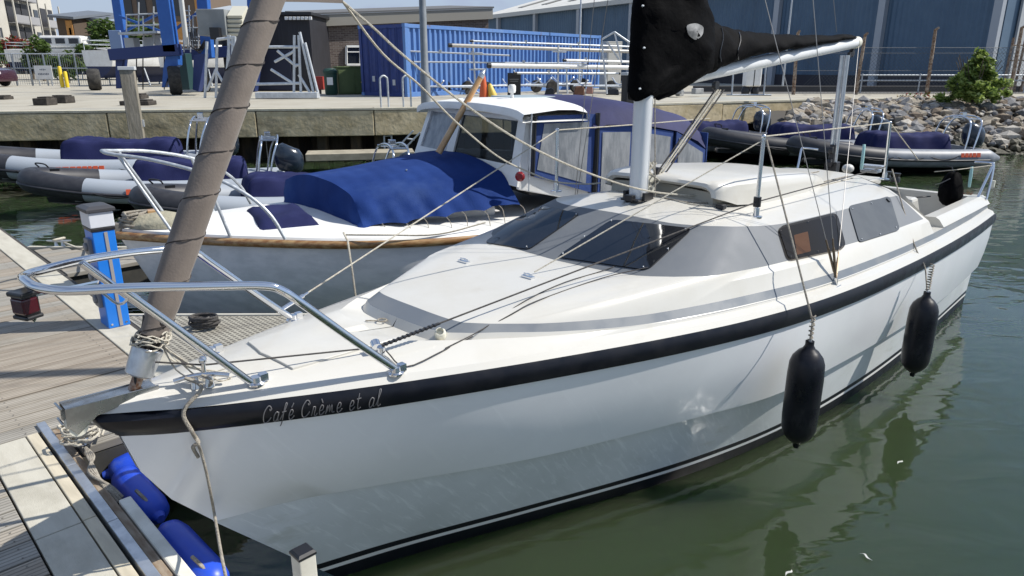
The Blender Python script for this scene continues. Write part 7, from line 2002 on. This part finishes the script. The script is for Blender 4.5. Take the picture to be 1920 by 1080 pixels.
m.beam((P4[0] + P4[1]) / 2 + nb * .06 - u * .2, (P4[2] + P4[3]) / 2 + nb * .06 - u * .2, .08, .08); a = P4[0].lerp(P4[3], .7); b = P4[1].lerp(P4[2], .7); m.beam(a + nb * .065, b + nb * .065, .05, .05); m.build('frame', WHITEP, w)
m = MB(); m.beam(on_wall(645, 125, .06), on_wall(718, 125, .06), .14, .08); m.build('sill', mat('stone_sill', (.28, .24, .2), .8), w)
A = aty(425, 178, 33); B = aty(590, 178, 33); zt = aty(560, 28, 33).z - QZ
t = thing('black_annexe', 'black clad annexe with a row of white lamps under its roof edge', 'building', Vector((A.x, 33, QZ)))
m = MB(); m.box(((B.x - A.x) / 2, 2.6, zt / 2), (B.x - A.x, 5, zt)); m.build('wall', mat('black_cladding', (.012, .012, .016), .6, col2=(.018, .018, .024), nscale=4, stretch=(6, 1, .3)), t)
m = MB(); m.box(((B.x - A.x) / 2, 2.55, zt + .06), (B.x - A.x + .3, 5.3, .12)); m.build('roof', BLKPL, t)
for k in range(7):
    q = aty(536 + k * 7.5, 31.5, 32.85) - t.location; m = MB(); m.box((q.x, -.10, zt - .14), (.13, .1, .13)); m.build('wall_lamp', mat('lamp_white', (.75, .75, .73), .4), t, bevel=.01)
m = MB(); m.box((1.7, -.03, .9), (2.6, .06, 1.7)); m.build('roller_door', mat('navy_roller', (.012, .016, .04), .6), t)

# dark blue hangar
WALLB = mat('hangar_blue_sheet', (.068, .122, .190), .6, col2=(.078, .135, .205), nscale=1.2)
hp = Vector((18.8, 38.3, QZ)); hd = Vector((-.51, .86, 0)).normalized(); hn = Vector((-hd.y, hd.x, 0))      # hn points to the camera side
if hn.dot(Vector((0, 0, 0)) - hp) < 0: hn = -hn
HE = 5.45
t = thing('hangar', 'large dark blue corrugated hangar with pale columns and a white roof with skylights', 'building', hp)
s0, s1 = -5.6, 42.0
m = MB(); rb_ = []; rt_ = []
n = 340
for k in range(n + 1):
    s = s0 + (s1 - s0) * k / n; off = .05 if k % 2 else 0
    p = hd * s + hn * off; rb_.append(p + Vector((0, 0, .6))); rt_.append(p + Vector((0, 0, HE)))
m.loft([rb_, rt_]); m.build('wall', WALLB, t)
m = MB(); m.prism([hd * s0 + hn * .10, hd * s1 + hn * .10, hd * s1 + hn * .10 + Vector((0, 0, .6)), hd * s0 + hn * .10 + Vector((0, 0, .6))], -hn * .3); m.build('plinth', mat('hangar_plinth', (.035, .035, .045), .8), t)
COLM = mat('pale_column', (.34, .37, .41), .5)
for s in (-5.5, 0.0, 6.5, 13, 19.5, 26, 32.5, 39):
    m = MB(); m.beam(hd * s + hn * .22, hd * s + hn * .22 + Vector((0, 0, HE)), .36, .30, up=hn); m.build('column', COLM, t)
m = MB(); m.beam(hd * (s0 - .4) + hn * .35 + Vector((0, 0, HE + .1)), hd * (s1 + .4) + hn * .35 + Vector((0, 0, HE + .1)), .30, .34); m.build('gutter', mat('pale_gutter', (.46, .47, .46), .5), t)
add_spots(WALLB, (.04, .065, .10), .35, .5, .7, .5, (1, 1, .15))
ROOFM = mat('pale_roof_sheet', (.62, .61, .57), .6, col2=(.55, .54, .50), nscale=.8)
RW, RH = 13.0, 3.6
def roofp(s, q, dz=0): return hd * s + hn * (.5 - q * (RW + .5)) + Vector((0, 0, HE + .22 + RH * q + dz))
m = MB(); ra_ = []; rb2 = []
for k in range(161):
    s = s0 - .4 + (s1 - s0 + .8) * k / 160; ra_.append(roofp(s, 0, .03 * (k % 2))); rb2.append(roofp(s, 1, .03 * (k % 2)))
m.loft([ra_, rb2]); m.loft([rb2, [p - hn * 13 - Vector((0, 0, RH)) for p in rb2]]); m.build('roof', ROOFM, t)
for k in range(11):
    s = -3 + k * 4.1
    m = MB(); m.prism([roofp(s, .18, .05), roofp(s + 1.0, .18, .05), roofp(s + 1.0, .82, .05), roofp(s, .82, .05)], (0, 0, .03)); m.build('skylight', mat('dull_skylight', (.24, .23, .20), .5), t)
for s, w_ in ((s1, 1), (s0, -1)):
    m = MB(); m.prism([hd * s, hd * s - hn * 26, hd * s - hn * 26 + Vector((0, 0, HE)), hd * s - hn * 13 + Vector((0, 0, HE + RH)), hd * s + Vector((0, 0, HE))], hd * .1 * w_); m.build('gable', WALLB, t)
m = MB(); m.prism([hd * (s0 - .15) - hn * 1.0, hd * (s0 - .15) - hn * 5, hd * (s0 - .15) - hn * 5 + Vector((0, 0, 4.2)), hd * (s0 - .15) - hn * 1.0 + Vector((0, 0, 4.2))], -hd * .1); m.build('end_door', mat('pale_end_door', (.36, .38, .40), .6), t)
c = aty(1903, 160, 31.3); t = thing('gate_frame', 'rusty gate frame and pale panel at the right edge beyond the bush', 'gate', Vector((c.x, 31.3, QZ)))
for x, h in ((-.5, 2.2), (.0, 2.1), (.3, 2.6)): MB().tube([(x, 0, 0), (x + .05, 0, h)], .05, 8).build('gate_post', RPOST, t, smooth=60)
for z in (.7, 1.3, 1.9): MB().tube([(-.5, 0, z), (.3, 0, z)], .025, 6).build('gate_bar', RPOST, t, smooth=60)
m = MB(); m.box((1.0, .4, 1.3), (.9, .05, 2.4)); m.build('panel', mat('pale_panel', (.40, .42, .44), .6), t)
m = MB(); m.box((.5, -1.2, .17), (2.4, .5, .34)); tag(m.build('timber_baulk', mat('dark_baulk', (.06, .045, .035), .9), None, bevel=.02), 'long dark timber baulk lying right of the green bush', 'timber').location = Vector((c.x, 29.5, QZ))

# flats and houses far left
RENDER = mat('pale_render', (.50, .48, .43), .85, col2=(.44, .42, .37), nscale=.3); GREYR = mat('grey_render', (.30, .30, .31), .85); DGL = mat('far_glass', (.03, .033, .038), .15)
A = aty(-70, 118, 85); B = aty(116, 118, 118); A.z = B.z = QZ
t = thing('block_of_flats', 'pale block of flats with rows of balconies at the far left', 'building', A)
d = (B - A); L_ = d.length; u = d.normalized(); nf = Vector((u.y, -u.x, 0))
HF = 13.0
m = MB(); m.prism([Vector(), u * L_, u * L_ + Vector((0, 0, HF - 2.2)), u * (L_ * .80) + Vector((0, 0, HF - 1.5)), u * (L_ * .8) + Vector((0, 0, HF)), Vector((0, 0, HF))], -nf * 12); m.build('wall', RENDER, t)
m = MB(); m.prism([-u * .3 + nf * .4 + Vector((0, 0, HF)), u * (L_ * .82) + nf * .4 + Vector((0, 0, HF)), u * (L_ * .82) - nf * 12 + Vector((0, 0, HF)), -u * .3 - nf * 12 + Vector((0, 0, HF))], (0, 0, .3)); m.build('roof', GREYR, t)
facade(t, Vector(), u * (L_ * .42), .3, HF - .5, 4, 3, RENDER, DGL, (.34, .70, .36, .80))
for f in range(4):
    for k, (a, b) in enumerate(((.46, .60), (.61, .72), (.83, .98))):
        z = .6 + f * 3.05
        if k == 2 and f > 2: continue
        m = MB(); m.prism([u * L_ * a + nf * .05 + Vector((0, 0, z)), u * L_ * b + nf * .05 + Vector((0, 0, z)), u * L_ * b + nf * .05 + Vector((0, 0, z + 2.5)), u * L_ * a + nf * .05 + Vector((0, 0, z + 2.5))], nf * .06); m.build('balcony_opening', mat('deep_balcony', (.035, .035, .04), .6), t)
        m = MB(); m.prism([u * L_ * a + nf * 1.0 + Vector((0, 0, z - .15)), u * L_ * b + nf * 1.0 + Vector((0, 0, z - .15)), u * L_ * b + nf * 1.0 + Vector((0, 0, z + .9)), u * L_ * a + nf * 1.0 + Vector((0, 0, z + .9))], -nf * .08); m.prism([u * L_ * a + nf * .1 + Vector((0, 0, z - .2)), u * L_ * b + nf * .1 + Vector((0, 0, z - .2)), u * L_ * b + nf * 1.0 + Vector((0, 0, z - .2)), u * L_ * a + nf * 1.0 + Vector((0, 0, z - .2))], (0, 0, .12)); m.build('balcony', GREYR, t)
    z = .6 + f * 3.05
    P = [u * L_ * .75 + nf * .03 + Vector((0, 0, z + .9)), u * L_ * .80 + nf * .03 + Vector((0, 0, z + .9)), u * L_ * .80 + nf * .03 + Vector((0, 0, z + 2.1)), u * L_ * .75 + nf * .03 + Vector((0, 0, z + 2.1))]
    m = MB(); m.prism(P, nf * .05); m.build('window', DGL, t)
for a in (.455, .605, .725, .82, .985):
    m = MB(); m.beam(u * L_ * a + nf * 1.02, u * L_ * a + nf * 1.02 + Vector((0, 0, HF - 1.2 - (2 if a > .8 else 0))), .16, .16); m.build('balcony_post', RENDER, t)
def house(label, x0, x1, ytop, y, depth, wallm, roofm, parts=(), zov=None):
    A = aty(x0, 118, y); B = aty(x1, 118, y); A.z = B.z = QZ; z = aty(x0, ytop, y).z - QZ
    t = thing('house', label, 'building', A); w = B.x - A.x
    m = MB(); m.box((w / 2, depth / 2, z / 2), (w, depth, z)); m.build('wall', wallm, t)
    m = MB(); m.prism([(-.6, -.8, z), (w + .6, -.8, z - .25), (w + .6, depth, z + .9), (-.6, depth, z + 1.2)], (0, 0, .3)); m.build('roof', roofm, t)
    for (a0, a1, b0, b1, mt, nm) in parts:
        m = MB(); m.box((w * (a0 + a1) / 2, -.05, z * (b0 + b1) / 2), (w * (a1 - a0), .12, z * (b1 - b0))); m.build(nm, mt, t)
    return t
ORB = mat('orange_boards', (.50, .25, .07), .7, col2=(.42, .2, .06), nscale=2, stretch=(4, 1, 1))
house('brown house with an orange boarded bay and grey roof at the far left', 120, 150, 33, 100, 9, mat('dark_brown_cladding', (.085, .062, .045), .85), mat('slate_grey_roof', (.13, .15, .18), .7), ((.55, .95, .52, .95, ORB, 'bay'), (.70, .84, .70, .82, DGL, 'window'), (.55, .9, .22, .45, GREYR, 'balcony')))
house('pale grey house with a low slate roof right of the brown one', 151, 196, 36, 104, 9, mat('pale_grey_wall', (.40, .41, .43), .85), mat('slate_grey_roof', (.13, .15, .18), .7), ((.1, .3, .55, .8, DGL, 'window'), (.45, .6, .55, .8, DGL, 'window'), (.72, .9, .55, .8, DGL, 'window'), (.1, .3, .2, .42, DGL, 'window')))
house('brown and orange panelled block of flats behind the boat hoist', 232, 392, -40, 96, 10, mat('umber_wall', (.13, .095, .07), .85), GREYR, ((.60, .78, .32, .56, ORB, 'orange_panel'), (.92, 1.0, .45, 1.0, ORB, 'orange_panel'), (.10, .2, .60, .82, DGL, 'window'), (.26, .36, .60, .82, DGL, 'window'), (.44, .54, .60, .82, DGL, 'window'), (.64, .74, .62, .84, DGL, 'window'), (.1, .2, .28, .48, DGL, 'window'), (.26, .36, .28, .48, DGL, 'window'), (.44, .54, .28, .48, DGL, 'window'), (.8, .9, .3, .5, DGL, 'window')))
house('low grey shed with a pale roof behind the blue hoist leg', 395, 470, 30, 70, 8, mat('grey_shed', (.20, .22, .24), .8), mat('pale_shed_roof', (.34, .37, .40), .7), ((.1, .4, .3, .7, DGL, 'window'),))
for px, yt, lb_ in ((1085, -30, 'thin grey pole rising behind the container at the right'), (1467, -40, 'thin pale pole in front of the hangar near the boom')):
    c = aty(px, 165, 34); t = thing('flag_pole', lb_, 'pole', Vector((c.x, 34, QZ)), 0, 'thin poles by the hangar'); m = MB(); m.tube([(0, 0, 0), (0, 0, 6.5)], [.05, .03], 8); m.build('shaft', GALV, t, smooth=60); m = MB(); m.lathe([(.1, 0), (.1, .03), (.05, .05)], 8); m.build('foot', GALV, t)

# bits floating on the water
WF = mat('white_feather', (.50, .50, .47), .8)
for px, py, lb_ in ((1690, 868, 'curled white feather floating in the reflection below the yacht'), (1625, 1043, 'small white feather floating on the open water near the bottom right'), (1482, 1076, 'white scrap floating at the bottom edge by the reflected fender')):
    c = atz(px, py, .006); m = MB(); rf = random.Random(px)
    pts = catmull([(-.10, .0, 0), (-.04, .03, .012), (.03, .01, .02), (.08, .05, .008)], 5)
    m.loft([[p + Vector((0, .018 * math.sin(math.pi * i / (len(pts) - 1)), .004)) for i, p in enumerate(pts)], pts, [p - Vector((0, .016 * math.sin(math.pi * i / (len(pts) - 1)), .0)) for i, p in enumerate(pts)]])
    o = m.build('feather', WF, None, solid=.003); o.location = c; o.scale = (.34, .34, .34); o.rotation_euler = (0, 0, rf.uniform(0, 6)); tag(o, lb_, 'feather')
